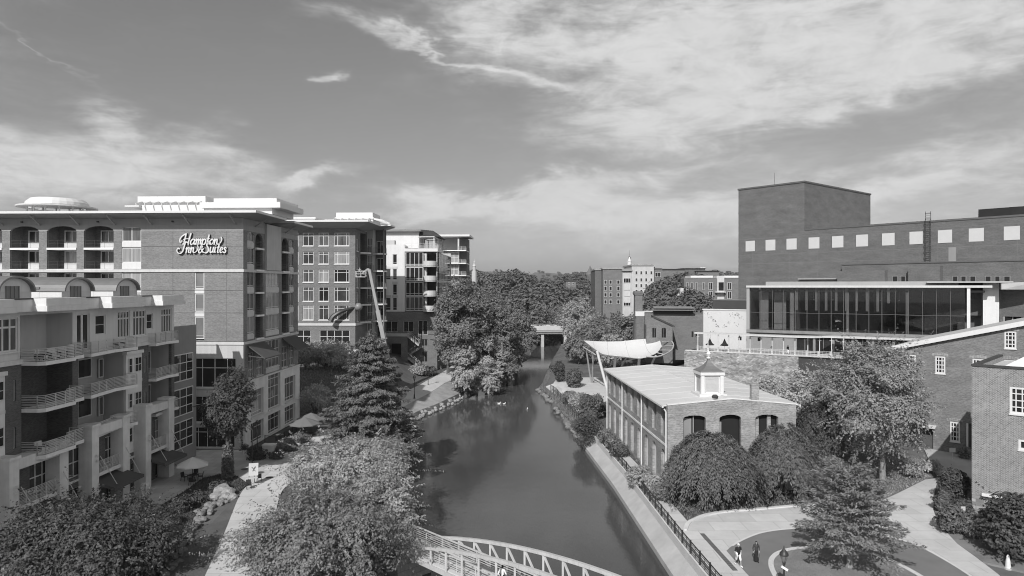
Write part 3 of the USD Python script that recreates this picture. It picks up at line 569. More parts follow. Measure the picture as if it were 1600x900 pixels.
window(ap, A, sa(150), sa(166), L4 + 1.6, TOP - .7, 1, 2, .2, .12, pane='glass_dark', frame='stone'); window(ap, A, sa(230), sa(240), L4 + 1.6, TOP - .9, 1, 2, .2, .12, pane='glass_dark', frame='stone')
window(ap, A, sa(121), sa(141), L4 + .3, TOP - .5, 2, 1, .25, .12, .3, pane='glass_dark', frame='stone')
recess(ap, A, sa(32), sa(114), L4 + .3, TOP - .3, 2.6, 'stucco_shade_lift'); window(ap, A, sa(30) + .2, sa(62), L4 + .35, TOP - 1.2, 4, 1, 2.4, .14, .16, pane='glass_mid', frame='stone')
for k, (a, b) in enumerate((RB, RD, RG, NB)):
    for j, z in enumerate((L2, L3)):
        recess(ap, A, a, b, z + .03, z + 3.75, 2.5, 'stucco' if k == 1 or k == 2 else 'brick_dark')
        if k in (0, 3): window(ap, A, a + .3, a + 2.6, z + .9, z + 3.4, 3, 1, 2.3, .2, .22, pane='glass_dark', frame='stone')
        else:
            window(ap, A, a + .3, a + .95, z + .1, z + 3.0, 1, 1, 2.3, .1, pane='glass_dark', frame='stone')
            if b - a > 5: window(ap, A, a + 3.2, a + 5.4, z + 1.1, z + 3.1, 1, 1, 2.3, .12, pane='glass_dark', frame='stone'); window(ap, A, b - 1.1, b - .3, z + .8, z + 2.8, 1, 1, 2.3, .1, pane='glass_mid', frame='stone')
            else: window(ap, A, b - 2.4, b - .5, z + .1, z + 2.8, 2, 1, 2.3, .12, pane='glass_mid', frame='stone')
def bow(a, b, p, q=.65):
    return [(a, .3), (a, -p * .75), (a + .35, -p), (a + (b - a) * q, -p), (a + (b - a) * q + .02, -p * .6), (b, -p * .6), (b, .3)]
def dee(a, b, p):
    c = a + (b - a) * .6
    return [(a, .3), (a, -p), (c, -p * .55), (b, -p), (b, .3)]
for (a, b), p, kind in ((RB, 1.9, 0), (RD, 1.3, 1), (RG, .9, 1), (NB, 1.9, 0)):
    for z in (L2, L3, L4):
        plan = bow(a, b, p) if kind == 0 else dee(a, b, p)
        s = slab_plan(ap, A, plan, z - .30, z + .02)
        inner = [(x + (.06 if x < (a + b) / 2 else -.06), min(d + .08, .25)) for x, d in plan]
        railing(ap, A, inner, z + .02, 1.1, 8, parent=s, r=.032)
# the pale bay with its windows, slot windows, storefronts and the glazed end bay
for k, (a, b) in enumerate((BE, BN)):
    z0, z1 = L2 - (3.4 if k == 0 else 3.0), L4 - .9
    m = M(); A.box(m, a, b, .02, .3, z0, z1); ap.part('pale_bay', m, 'slab_white', absz=True)
    m = M(); A.box(m, a - .1, b + .1, -.15, .35, z1 + .003, z1 + .35); ap.part('bay_cap', m, 'slab_white', absz=True)
    for z in (L1 + .5, L2 + .4, L3 + .2):
        w = (b - a)
        for q0, q1, n in ((.14, .36, 1), (.52, .94, 2)): window(ap, A, a + w * q0, a + w * q1, z + .9, z + 2.5, n, 2, -.03, .07, .05, pane='glass_dark', frame='white_frame')
        m = M(); A.box(m, a, b, -.012, .015, z - .25, z + .05); ap.part('spandrel', m, 'stone', absz=True)
for a, b in slots:
    for z in (L1, L2, L3): window(ap, A, a, b, z + .8, z + 2.6, 1, 1, .2, .06, pane='glass_dark', frame='stone')
for i, (a, b) in enumerate(grd): window(ap, A, a, b, 3.5, 6.3, 3 if b - a > 2 else 2, 1, .22, .1, .08, zs=[.72], pane='glass_dark', frame='stone')
for i, (a, b) in enumerate(mids): window(ap, A, a, b, L1 + .1, L1 + 2.9, 3, 2, .2, .12, .1, pane='glass_shade', frame='white_frame' if i == 0 else 'stone')
por = [((sa(20, 1.6), sa(44, 1.2)), (sa(80, 1.4), sa(105, 1.2)), 11.3), ((sa(145, 1.4), sa(163, 1.2)), (sa(187, 1.2), sa(201, 1.2)), 11.9), ((sa(226, 1.2), sa(241, 1.0)), (sa(255, 1.), sa(268, 1.)), 12.3)]
for (a0, a1), (b0, b1), zt in por:
    m = M(); A.box(m, a0, a0 + 1.05, -1.35, -.003, 3.3, zt); A.box(m, a0 - .1, a0 + 1.15, -1.45, -.004, zt + .003, zt + .25); ap.part('portal_pier', m, 'stone', absz=True)
    m = M(); A.box(m, b1 - 1.15, b1, -1.35, -.003, 3.3, zt); A.box(m, b1 - 1.25, b1 + .1, -1.45, -.004, zt + .003, zt + .25); ap.part('portal_pier', m, 'stone', absz=True)
    m = M(); A.box(m, a0 + 1.053, b1 - 1.153, -1.25, -.003, zt - .95, zt - .05); ap.part('portal_lintel', m, 'stone', absz=True)
    s = slab_plan(ap, A, [(a0 + 1.06, 0), (a0 + 1.06, -1.1), (b1 - 1.16, -1.1), (b1 - 1.16, 0)], L1 - .35, L1); railing(ap, A, [(a0 + 1.1, -1.0), (b1 - 1.2, -1.0)], L1, 1.1, 9, parent=s, r=.03)
    m = M(); p = [A.pt(a0 + 1.0, -.02, 6.75), A.pt(b1 - .6, -.02, 6.75), A.pt(b1 - .2, -3.0, 5.9), A.pt(a0 + 1.0, -3.0, 5.9)]
    m.hexa([(x, y, z - .3) for x, y, z in p] + p); cn = ap.part('entrance_canopy', m, 'awning', absz=True)
    for p_, q_ in ((a0 + 1.3, a0 + 1.6), (b1 - .7, b1 - .6)): ap.part('stay_rod', M().bar(A.pt(p_, -1.3, 8.9), A.pt(q_, -2.8, 6.1), .05), 'rail_grey', cn, absz=True)
    m = M()
    for zz in (8.6, 9.1): m.lathe([(0, -.14), (.13, -.1), (.13, .1), (0, .14)], A.pt(a0 + .5, -1.55, zz), 8)
    ap.part('wall_lamp', m, 'stucco_light', absz=True)
E2 = RIGHT(-.5, 0)
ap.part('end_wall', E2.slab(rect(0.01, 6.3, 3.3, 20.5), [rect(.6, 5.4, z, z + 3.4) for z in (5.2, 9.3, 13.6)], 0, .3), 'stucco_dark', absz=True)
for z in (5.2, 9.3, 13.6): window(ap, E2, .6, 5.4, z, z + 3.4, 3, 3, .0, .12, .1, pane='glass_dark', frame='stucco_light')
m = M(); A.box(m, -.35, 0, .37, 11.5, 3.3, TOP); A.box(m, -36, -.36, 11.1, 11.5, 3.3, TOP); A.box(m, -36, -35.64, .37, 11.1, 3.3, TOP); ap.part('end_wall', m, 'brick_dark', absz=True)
m = M(); A.box(m, -36, 0, .37, 11.1, TOP - .3, TOP); ap.part('roof_deck', m, 'roof_dark', absz=True)
m = M(); A.box(m, -36, .1, -.55, .3, TOP + .003, TOP + 1.05); ap.part('parapet', m, 'stucco_shade_lift', absz=True)
m = M(); A.box(m, -36, .15, -.62, .35, TOP + 1.053, TOP + 1.16); A.box(m, -36, .15, .35, 11.5, TOP + .02, TOP + .12); ap.part('coping', m, 'roof_dark', absz=True)
for Y0, Y1 in ((50.2, 55.5), (58.9, 64.3), (67.9, 73.4), (77.1, 82.0)):
    m = M(); A.box(m, Y0 - 83, Y1 - 83, -1.9, -.553, TOP + .02, TOP + .5); A.box(m, Y0 - 83 + .1, Y1 - 83 - .1, -1.75, -.553, TOP + .503, TOP + 1.15); ap.part('roof_bay', m, 'stucco_light', absz=True)
for Y0, Y1 in ((51.5, 55.9), (60.0, 64.3), (68.4, 72.9), (76.7, 81.3)):
    s0, s1 = Y0 - 83, Y1 - 83; c = (s0 + s1) / 2; h = (s1 - s0) / 2
    m = M(); A.box(m, s0, s1, 3.6, 10.5, TOP + .01, 25.0); A.box(m, s0 - .02, s0 + 2.6, 5.9, 12.4, TOP + .12, 25.2)
    dm = ap.part('dormer', m, 'stucco_light', absz=True)
    prof = [(c + (h + .12) * math.cos(t), 24.98 + 1.45 * math.sin(t)) for t in np.linspace(0, math.pi, 15)]
    g = Polygon(prof); inner = Polygon([(c + (h - .06) * math.cos(t), 24.98 + 1.27 * math.sin(t)) for t in np.linspace(0, math.pi, 15)])
    def pr(poly, d0, d1, name, mt):
        m = M(); e = trimesh.creation.extrude_polygon(poly, d1 - d0, engine='earcut'); v = np.array(e.vertices)
        m.add(A.tr(np.column_stack([v[:, 0], d1 - v[:, 2], v[:, 1]])), e.faces); ap.part(name, m, mt, dm, absz=True)
    pr(g.difference(inner), 3.2, 10.6, 'vault_roof', 'roof_metal'); pr(inner.buffer(-.01), 3.62, 10.4, 'gable', 'slab_white')
    m = M(); A.box(m, s0 - .15, s0 + 2.7, 5.8, 12.5, 25.203, 25.4); ap.part('flat_roof', m, 'roof_metal', dm, absz=True)
    m = M(); A.box(m, c - 1.0, c + .6, 3.55, 3.6, 24.35, 25.5)
    for i in range(4): A.box(m, c - 1.0 + i * .5, c - .92 + i * .5, 3.5, 3.55, 24.35, 25.5)
    ap.part('vent_grille', m, 'mid_metal', dm, absz=True)

def seat_on(label, s_, d_, z, rot):
    x, y, _ = A.pt(s_, d_, 0); r = math.radians(-2.19); X_ = ap.loc[0] + x * math.cos(r) - y * math.sin(r); Y_ = ap.loc[1] + x * math.sin(r) + y * math.cos(r)
    t = Thing('balcony_chair', label, 'chair', (X_, Y_, z), rot); t.part('seat', M().box(-.35, .35, -.35, .35, .2, .42), 'stucco_light'); t.part('backrest', M().hexa([(-.35, .25, .42), (.35, .25, .42), (.35, .38, .42), (-.35, .38, .42), (-.35, .36, .95), (.35, .36, .95), (.35, .48, .95), (-.35, .48, .95)]), 'stucco_light')
    for sx in (-.38, .38): t.part('armrest', M().box(sx - .05, sx + .05, -.35, .4, .2, .62), 'dark_metal')
    for sx in (-.3, .3):
        for sy in (-.3, .3): t.part('leg', M().box(sx - .03, sx + .03, sy - .03, sy + .03, 0, .2), 'dark_metal')
for k, (lab, s_, d_, z, rt_) in enumerate((('pale cushioned chair at the near end of the uppermost bowed balcony', RB[0] + .9, -1.1, L4 + .03, 40), ('pale cushioned chair at the middle of the uppermost bowed balcony', RB[0] + 2.3, -1.2, L4 + .03, 0), ('pale cushioned chair near the door of the uppermost bowed balcony', RB[0] + 3.6, -1.0, L4 + .03, -30), ('pale chair on the lowest bowed balcony', RB[0] + 1.2, -.9, L2 + .03, 20), ('pale chair on the second floor angled balcony', RD[0] + 2.0, -.4, L2 + .03, 0), ('pale chair on the top floor angled balcony', RD[0] + 5.8, -.4, L4 + .03, 10))): seat_on(lab, s_, d_, z, rt_ + 60)
# ------------------------------------------------------------------ the brick apartment block beyond the hotel
b3 = Thing('apartment_block', 'brick apartment block with rows of white framed windows and wide flat eaves', 'apartment building', (-28.85, 126, 5.0), -2.19, far=1.19)
f, sd = FRONT(), RIGHT()
z3 = lambda v: HC + (HZ - v) / 8.49
s3 = lambda u: (u - 555) / 8.49
cols = [(s3(428), s3(443)), (s3(450), s3(465)), (s3(472), s3(489)), (s3(497), s3(513)), (s3(522), s3(545.5))]
rows = [(363.5, 384), (393, 412.5), (421, 441), (448.5, 471), (477, 500)]
holes = [rect(a, b, z3(v1), z3(v0)) for a, b in cols for v0, v1 in rows]
gh = [(s3(430), s3(455)), (s3(461), s3(485)), (s3(498.5), s3(546))]
holes2 = [rect(a, b, z3(537.5), z3(516)) for a, b in gh]
b3.part('front_wall', f.slab(rect(-17, 0, z3(505), 36.1), holes, 0, .36), 'brick_mid', absz=True)
b3.part('front_wall', f.slab(rect(-17, 0, z3(545), z3(509)), holes2, 0, .36), 'brick_mid', absz=True)
m = M(); f.box(m, -17, .12, -.14, .355, z3(509) + .003, z3(505) - .003); b3.part('band', m, 'white_trim', absz=True)
m = M(); sd.box(m, .37, 11, -.14, .1, z3(509) + .003, z3(505) - .003); b3.part('band', m, 'white_trim', absz=True)
k = 0
for ci, (a, b) in enumerate(cols):
    for ri, (v0, v1) in enumerate(rows):
        window(b3, f, a, b, z3(v1), z3(v0), 3 if ci == 4 else 2, 1, .14, .1, .09, zs=[.76], sill=.1, pane=['glass_mid', 'glass_dark', 'glass_mid', 'glass_shade', 'glass_curtain'][(ri * 2 + ci * 3 + (ci == 3)) % 5], xs=[.2, .8] if ci == 4 else None)
for a, b in gh: window(b3, f, a, b, z3(537.5), z3(516), max(2, int((b - a) / 1.3)), 1, .16, .1, .1, zs=[.55], pane='glass_dark')
m = M(); f.box(m, -17, .6, -1.8, .3, z3(553), z3(546)); b3.part('canopy', m, 'white_paint', absz=True)
m = M(); f.box(m, -17, 0, .05, .36, 5.0, z3(553) - .003); b3.part('shop_wall', m, 'white_paint', absz=True)
for a, b in ((-16, -13.2), (-12.4, -9.8), (-9.2, -6.6), (-5.8, -3.2)): window(b3, f, a, b, 9.9, 12.6, 3, 1, -.02, .1, .07, zs=[.7], pane='glass_mid')
hs = [arch(.9, 2.2, z, z + 2.3, .15) for z in (18.9, 22.1, 25.2, 28.6, 32.0)] + [rect(3.6, 8.4, 18.6, 35.6)]
b3.part('river_wall', sd.slab(rect(.37, 11, 5.0, 36.1), hs, 0, .36), 'brick_mid', absz=True)
for z in (18.9, 22.1, 25.2, 28.6, 32.0): window(b3, sd, .9, 2.2, z, z + 2.3, 1, 2, .14, .12, sill=.1, pane='glass_curtain')
for a, b in ((3.6, 8.4),):
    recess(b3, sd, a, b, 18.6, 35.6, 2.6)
    for z in (18.7, 22.0, 25.2, 28.5, 31.9):
        n = 8; pl = [(a + .02, .4)] + [(a + (b - a) * q, -.15 - 1.25 * math.sin(math.pi * q)) for q in np.linspace(.01, .99, n)] + [(b - .02, .4)]
        s = slab_plan(b3, sd, pl, z - .22, z + .04); railing(b3, sd, [(x, d + .08) for x, d in pl[1:-1]], z + .04, 1.05, 5, 'rail_dark', s, .02)
        m = M(); sd.box(m, a, b, .41, 2.59, z - .2, z); b3.part('floor', m, 'stucco', absz=True)
        for q0, q1 in ((.08, .45), (.55, .92)): window(b3, sd, a + (b - a) * q0, a + (b - a) * q1, z + .1, z + 2.5, 2, 1, 2.5, .1, pane='glass_dark', frame='rail_grey')
wy = 8.6
m = M(); m.box(0.02, 1.25, wy, 11, 5, 36.6); b3.part('glass_bay', m, 'stucco', absz=True)
for z in (11.5, 15.2, 18.7, 22.0, 25.2, 28.5, 31.9): window(b3, FRONT(0, wy - .03), .1, 1.2, z + .15, z + 3.05, 2, 2, -.03, .09, .07, pane='glass_curtain' if z > 25 else 'glass_blind')
m = M(); m.box(1.25, 3.3, wy + 2.0, 11, 5, 36.6); b3.part('wing_wall', m, 'brick_dark', absz=True)
for z in (15.2, 18.7, 22.0, 25.2, 28.5, 31.9):
    pl = [(1.26, 1.9), (1.26, -.5), (2.3, -.9), (3.3, -.5), (3.6, 1.9)]
    s = slab_plan(b3, FRONT(0, wy), pl, z - .22, z + .04); railing(b3, FRONT(0, wy), [(1.35, -.4), (2.3, -.8), (3.25, -.4), (3.5, 1.9)], z + .04, 1.05, 5, 'rail_dark', s, .02)
    window(b3, FRONT(0, wy + 2), 1.5, 3.0, z + .1, z + 2.5, 2, 1, -.1, .1, pane='glass_dark', frame='rail_grey')
m = M(); m.bar((3.4, wy - .3, 12), (3.4, wy - .3, 36.6), .2); b3.part('corner_post', m, 'mid_metal', absz=True)
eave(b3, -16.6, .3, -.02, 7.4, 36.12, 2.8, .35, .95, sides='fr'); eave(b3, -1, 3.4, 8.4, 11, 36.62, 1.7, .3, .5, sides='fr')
m = M(); m.box(-17, -.4, 10.6, 11, 5, 36); m.box(-17, -16.6, .37, 10.6, 5, 36); b3.part('back_wall', m, 'brick_mid', absz=True)
m = M(); m.box(-16.5, -.4, .4, 10.5, 35.7, 36.1); b3.part('roof_deck', m, 'roof_grey', absz=True)
for x0, x1, y0, y1, tr in ((-16.0, -8.5, 3, 9, 0), (-4.6, 2.4, 3.5, 9.5, 1)):
    m = M(); m.box(x0, x1, y0, y1, 37.2, 38.2); m.box(x0 - .2, x1 + .2, y0 - .2, y1 + .2, 38.204, 38.5)
    if tr: m.box(x0, x1, y0, y1, 38.504, 39.4)
    p = b3.part('penthouse', m, 'white_roof', absz=True)
    if tr:
        m = M()
        for i in range(6): m.bar((x0 + i * 1.3, y0 - .2, 38.2), (x0 + i * 1.3, y0 - 1.6, 37.9), .12, .3); m.bar((x1 + .2, y0 + i * 1.2, 38.2), (x1 + 1.9, y0 + i * 1.2, 37.9), .12, .3)
        m.box(x0 - 2.2, x0 - .21, y0, y1, 37.9, 38.1); b3.part('trellis', m, 'white_roof', p, absz=True)
ca = M(); pts = smooth_line([P(516, 502, 124.5), P(521, 494.5, 124.7), P(532, 487.5, 125), P(545, 483, 125.6), P(560, 479.5, 126.6)], 5)
loc = P(560, 479.5, 126.6)
ar = Thing('curved_arm', 'dark curved arm ending in a ball at the apartment block corner', 'wall ornament', loc, far=1.19)
ar.part('arm', M().tube(pts - loc, np.linspace(.52, .2, len(pts)), 8), 'dark_metal'); bl = trimesh.creation.icosphere(2, .75); ar.part('ball', bl, 'mid_metal', smooth=True)
# ------------------------------------------------------------------ the modern pale building and the tower behind it
b4 = Thing('modern_building', 'pale modern apartment building with a glazed corner and stacked round balconies', 'apartment building', (-16.4, 150, 5.0), -2.19, far=1.19)
f, sd = FRONT(), RIGHT()
z4 = lambda v: HC + (HZ - v) / 7.133
s4 = lambda u: (u - 683) / 7.133
W = [((597, 602), (397, 413)), ((613, 620), (397, 413)), ((602, 610), (420, 437)), ((613, 620), (420, 437)), ((597, 602), (444, 461)), ((613, 620), (444, 461)), ((602, 610), (465, 485)), ((613, 620), (465, 485)), ((588, 594), (397, 413)), ((588, 594), (444, 461))]
hs = [rect(s4(a), s4(b), z4(d), z4(c)) for (a, b), (c, d) in W]
up = [h for h, w in zip(hs, W) if w[1][1] < 436]; lo = [h for h, w in zip(hs, W) if w[1][1] > 440]
mid = [h for h, w in zip(hs, W) if w[1][1] == 437]
b4.part('pale_wall', f.slab(rect(-16, s4(632), z4(435), z4(382)), up + mid, 0, .35), 'stucco_light', absz=True)
b4.part('pale_wall', f.slab(rect(-16, s4(632), z4(487), z4(435) - .004), lo + mid, 0, .35), 'stucco_light', absz=True)
for i, h in enumerate(hs):
    window(b4, f, h[0][0], h[1][0], h[0][1], h[2][1], 1, 1, .12, .1, zs=[.2], pane='glass_dark' if i not in (2, 3, 6, 7) else 'glass_shade', frame='white_frame')
    if W[i][1][0] != 397: m = M(); f.box(m, h[0][0] - .1, h[1][0] + .1, -.05, .2, h[2][1] + .003, h[2][1] + .55); b4.part('lintel_panel', m, 'white_trim' if W[i][1][0] == 420 else 'stucco', absz=True)  # lower lintels a duller tone, painting in the neighbouring block's shadow
for i, (v0, v1) in enumerate(((394, 416), (417.5, 439), (440.5, 462), (463.5, 485.5))):
    window(b4, f, s4(633), s4(661), z4(v1), z4(v0), 4, 1, .3, .14, .1, zs=[.15], pane='glass_dark' if i < 3 else 'glass_mid', frame='white_frame')
    m = M(); f.box(m, s4(633), s4(683), .42, 4, z4(v1) - .12, z4(v1) + .03); b4.part('floor', m, 'stucco', absz=True)
    m = M(); f.box(m, s4(661), s4(683.5), 2.2, 2.3, z4(v1), z4(v0) + .3); b4.part('balcony_back', m, 'glass_dark', absz=True)
    m = M(); m.lathe([(.28, 0), (.28, 2.95)], (s4(664.5), .7, z4(v1)), 12); b4.part('column', m, 'white_trim', absz=True)
    c = s4(671.5); pl = [(c + 1.45 * math.cos(t), -.1 - 1.5 * math.sin(t) if math.sin(t) > 0 else .6) for t in np.linspace(0, math.pi, 12)]
    pl = [(s4(662), 2.1)] + [(x, d) for x, d in pl[::-1]] + [(s4(683), 2.1)]
    s = slab_plan(b4, f, pl, z4(v1) - .15, z4(v1) + .12, mat_='white_trim')
    m = M(); pp = [f.pt(x, d, 0) for x, d in pl[1:-1]]
    for a, b in zip(pp[:-1], pp[1:]): m.bar((a[0], a[1], z4(v1) + .65), (b[0], b[1], z4(v1) + .65), .04, .95)
    b4.part('balcony_front', m, 'white_trim', s, absz=True)
m = M(); f.box(m, s4(632), s4(684), -.1, 9, z4(393), z4(388)); b4.part('terrace_slab', m, 'white_paint', absz=True)
for i, (v0, v1) in enumerate(((394, 416), (417.5, 439), (440.5, 462), (463.5, 485.5))):
    window(b4, sd, .3, 24, z4(v1), z4(v0), 9, 1, .1, .14, .1, zs=[.15, .62], pane='glass_sky' if i < 2 else 'glass_mid', frame='white_frame')
    m = M(); sd.box(m, 0.3, 24, -.06, .3, z4(v1) - .14, z4(v1) - .003); b4.part('band', m, 'white_trim', absz=True)
base = [rect(s4(600), s4(621), z4(519), z4(502)), rect(s4(630), s4(646), z4(519), z4(502)), rect(s4(653), s4(668), z4(523), z4(501))]
b4.part('base_wall', f.slab(rect(-16, 0, 15.0, z4(487) - .004), base, 0.02, .35), 'brick_far', absz=True)
for h in base: window(b4, f, h[0][0], h[1][0], h[0][1], h[2][1], 2, 1, .25, .1, .1, pane='glass_dark', frame='rail_grey')
b4.part('river_base_wall', sd.slab(rect(.37, 24, 3.5, z4(487)), [rect(2 + 5.4 * i, 5.6 + 5.4 * i, 16, 18.8) for i in range(4)], .02, .35), 'brick_far', absz=True)
for i in range(4): window(b4, sd, 2 + 5.4 * i, 5.6 + 5.4 * i, 16, 18.8, 3, 1, .2, .1, .1, pane='glass_dark', frame='white_frame')
low = [rect(s4(611), s4(631), z4(556), z4(535)), rect(s4(658.5), s4(668), z4(541), z4(530)), rect(s4(658.5), s4(668), z4(566), z4(549))]
b4.part('lower_wall', f.slab(rect(-16, 0, 4.0, 14.9), low, .0, .35), 'brick_far', absz=True)
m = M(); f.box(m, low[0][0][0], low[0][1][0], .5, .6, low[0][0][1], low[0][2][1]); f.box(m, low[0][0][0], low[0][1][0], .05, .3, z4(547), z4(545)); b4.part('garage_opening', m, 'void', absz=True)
for h in low[1:]: window(b4, f, h[0][0], h[1][0], h[0][1], h[2][1], 2, 1, .2, .1, .1, pane='glass_dark', frame='mid_metal')
m = M(); f.box(m, -14, s4(641), -3.4, -.003, z4(524), z4(520.5)); tr_ = b4.part('terrace', m, 'stucco', absz=True); railing(b4, f, [(-14, -3.3), (s4(640), -3.3)], z4(520), 1.1, 4, 'rail_dark', tr_)
m = M(); f.box(m, s4(612), s4(641), -3.3, -3.0, 4.0, z4(524) - .003)
b4.part('terrace_wall', f.slab(rect(s4(600), s4(641), 4.0, z4(524) - .004), [rect(s4(611), s4(631), z4(556), z4(535))], -3.3, -3.0), 'brick_far', absz=True)
def stair(t, a, b, n, w, name='stair', mt='concrete'):
    m = M(); a, b = np.array(a), np.array(b)
    for i in range(n):
        p = a + (b - a) * i / n; q = a + (b - a) * (i + 1) / n
        m.box(p[0], q[0], a[1], a[1] + w, p[2] - .35 if b[2] > a[2] else q[2] - .2, max(p[2], q[2]))
    for y in (a[1], a[1] + w):
        m.bar((a[0], y, a[2] + .95), (b[0], y, b[2] + .95), .07); m.bar((a[0], y, a[2] - .15), (b[0], y, b[2] - .15), .08, .3)
        for i in range(5): p = a + (b - a) * i / 4; m.bar((p[0], y, p[2]), (p[0], y, p[2] + .95), .05)
    return t.part(name, m, mt, absz=True)
stair(b4, (s4(641), -3.2, z4(523)), (s4(658), -3.2, z4(537)), 9, 1.4); stair(b4, (s4(658), -1.6, z4(541)), (s4(641), -1.6, z4(553)), 8, 1.4); stair(b4, (s4(641), -3.2, z4(556)), (s4(657), -3.2, z4(569)), 8, 1.4)
m = M(); m.box(s4(596), s4(650), 3.5, 12, z4(386), z4(360)); ph = b4.part('penthouse', m, 'white_paint', absz=True)
m = M(); m.box(s4(594), s4(654), 2.4, 13, z4(360) + .004, z4(357)); b4.part('roof_slab', m, 'roof_metal', ph, absz=True)
m = M(); x0, x1, z0, z1 = s4(650), s4(684), z4(366), z4(355); m.hexa([(x0, 3, z0), (x1, 3, z0 - .3), (x1, 14, z0 - .3), (x0, 14, z0), (x0, 6, z1), (x0 + 2.6, 7, z1 - .2), (x0 + 2.6, 10, z1 - .2), (x0, 11, z1)]); b4.part('hip_roof', m, 'roof_dark', ph, absz=True)
m = M(); m.box(s4(594), s4(615), .6, 2.2, z4(382), z4(375)); b4.part('roof_box', m, 'stucco', absz=True)
tz = z4(388)
railing(b4, f, [(s4(633), .1), (s4(683), .1)], tz, 1.0, 4, 'white_trim', r=.03); railing(b4, sd, [(.2, .1), (16, .1)], tz, 1.0, 4, 'white_trim', r=.03)
m = M(); px = [s4(653), s4(677)]; py = [1.0, 7, 14]
for x in px:
    for y in py: m.bar((x, y, tz), (x, y, tz + 2.6), .16)
for y in py: m.bar((px[0] - .1, y, tz + 2.6), (px[1] + .1, y, tz + 2.6), .18)
for x in px: m.bar((x, .8, tz + 2.62), (x, 14.2, tz + 2.62), .18)
b4.part('pergola', m, 'white_frame', absz=True)
m = M(); m.box(-16, s4(632), .36, 24, z4(383) - .3, z4(383)); m.box(-16, -15.65, .36, 24, 4, z4(383) - .3); m.box(-15.64, 0, 23.64, 24, 4, z4(388)); b4.part('back_wall', m, 'stucco', absz=True)
b5 = Thing('balcony_tower', 'tower of stacked open balconies under a thin flat roof behind the pale building', 'apartment building', (-14.35, 186, 6.0), -2.19, far=1.19)
z5 = lambda v: HC + (HZ - v) * 186 / 1070
f, sd = FRONT(), RIGHT()
for i, v in enumerate((391, 411, 430, 450, 470, 490)):
    z = z5(v); m = M(); f.box(m, -9, 2.0, -1.2, 10, z - .25, z); s = b5.part('floor_slab', m, 'slab_white', absz=True)
    railing(b5, f, [(-.2, -1.1), (1.9, -1.1)], z, 1.0, 4, 'rail_grey', s, .03); railing(b5, RIGHT(2.0), [(-1.1, .1), (9, .1)], z, 1.0, 4, 'rail_dark', s, .03)
    if i: window(b5, f, -2.6, -.2, z + .1, z + 3.0, 2, 2, .1, .12, .1, pane='glass_curtain'); window(b5, f, -8.5, -2.8, z + .1, z + 3.0, 3, 1, .1, .12, .1, pane='glass_mid')
m = M(); f.box(m, -9, -.1, .25, 10, 6, z5(391) - .26); b5.part('wall', m, 'stucco', absz=True)
m = M(); f.box(m, -.05, 1.9, 2.0, 9, 6, z5(372)); b5.part('dark_core', m, 'brick_dark', absz=True)
m = M(); f.box(m, -.3, .1, -.9, -.5, z5(391) + .003, z5(370)); b5.part('column', m, 'white_trim', absz=True)
m = M(); f.box(m, -7.5, 3.0, -1.8, 10, z5(370) + .004, z5(367)); b5.part('roof', m, 'white_roof', absz=True)
m = M(); f.box(m, -7, -.6, 3, 9, z5(391) + .004, z5(370)); b5.part('roof_room', m, 'stucco_dark', absz=True)
# ------------------------------------------------------------------ boom lift
lx, ly = -25.2, 142.2; lz = float(terrain(lx, ly))
bl = Thing('boom_lift', 'pale boom lift raised beside the apartment block', 'boom lift', (lx, ly, lz))
m = M(); m.box(-1.1, 1.1, -1.6, 1.6, .5, 1.0); bl.part('chassis', m, 'mid_metal')
for x in (-1.15, 1.15):
    for y in (-1.1, 1.1): t_ = M(); t_.tube([(x - .18, y, .5), (x + .18, y, .5)], .5, 14); bl.part('wheel', t_, 'dark_metal')
m = M(); m.box(-.9, .9, -1.3, 1.5, 1.02, 2.0); bl.part('turret', m, 'stucco_light')
b0 = np.array([.2, 0, 2.0]); b1 = P(577, 421, ly) - np.array([lx, ly, lz])
mid_ = b0 + (b1 - b0) * .62
m = M(); m.bar(b0, mid_, .8); bl.part('boom', m, 'panel_grey'); m = M(); m.bar(mid_ - (b1 - b0) * .05, b1, .55); bl.part('boom', m, 'panel_grey')
bk = b1 + np.array([-1.5, -.3, -1.5])
m = M(); m.bar(b1, b1 + (-.5, 0, .05), .4); m.bar(b1 + (-.5, 0, 0), bk + (0, 0, .6), .3); bl.part('jib', m, 'panel_grey')
m = M(); m.box(bk[0] - 1.1, bk[0] + .9, bk[1] - .9, bk[1] - .0, bk[2] - .12, bk[2])
for x in (-1.1, -.1, .9):
    for y in (-.9, 0): m.bar((bk[0] + x, bk[1] + y, bk[2]), (bk[0] + x, bk[1] + y, bk[2] + 1.1), .07)
for z in (.55, 1.1):
    for y in (-.9, 0): m.bar((bk[0] - 1.1, bk[1] + y, bk[2] + z), (bk[0] + .9, bk[1] + y, bk[2] + z), .07)
    for x in (-1.1, .9): m.bar((bk[0] + x, bk[1] - .9, bk[2] + z), (bk[0] + x, bk[1], bk[2] + z), .07)
bl.part('basket', m, 'rail_grey')
LIFT_FEET = np.array([lx, ly, lz]) + bk + np.array([-.3, -.45, 0])
# ------------------------------------------------------------------ the concert hall
YC = 155.0; xC = (1257 - 800) / FPX * YC
hall = Thing('concert_hall', 'large brick concert hall with fly tower and a row of white square panels', 'concert hall', (xC, YC, 7.0), -math.degrees(math.atan2(.772, .635)))
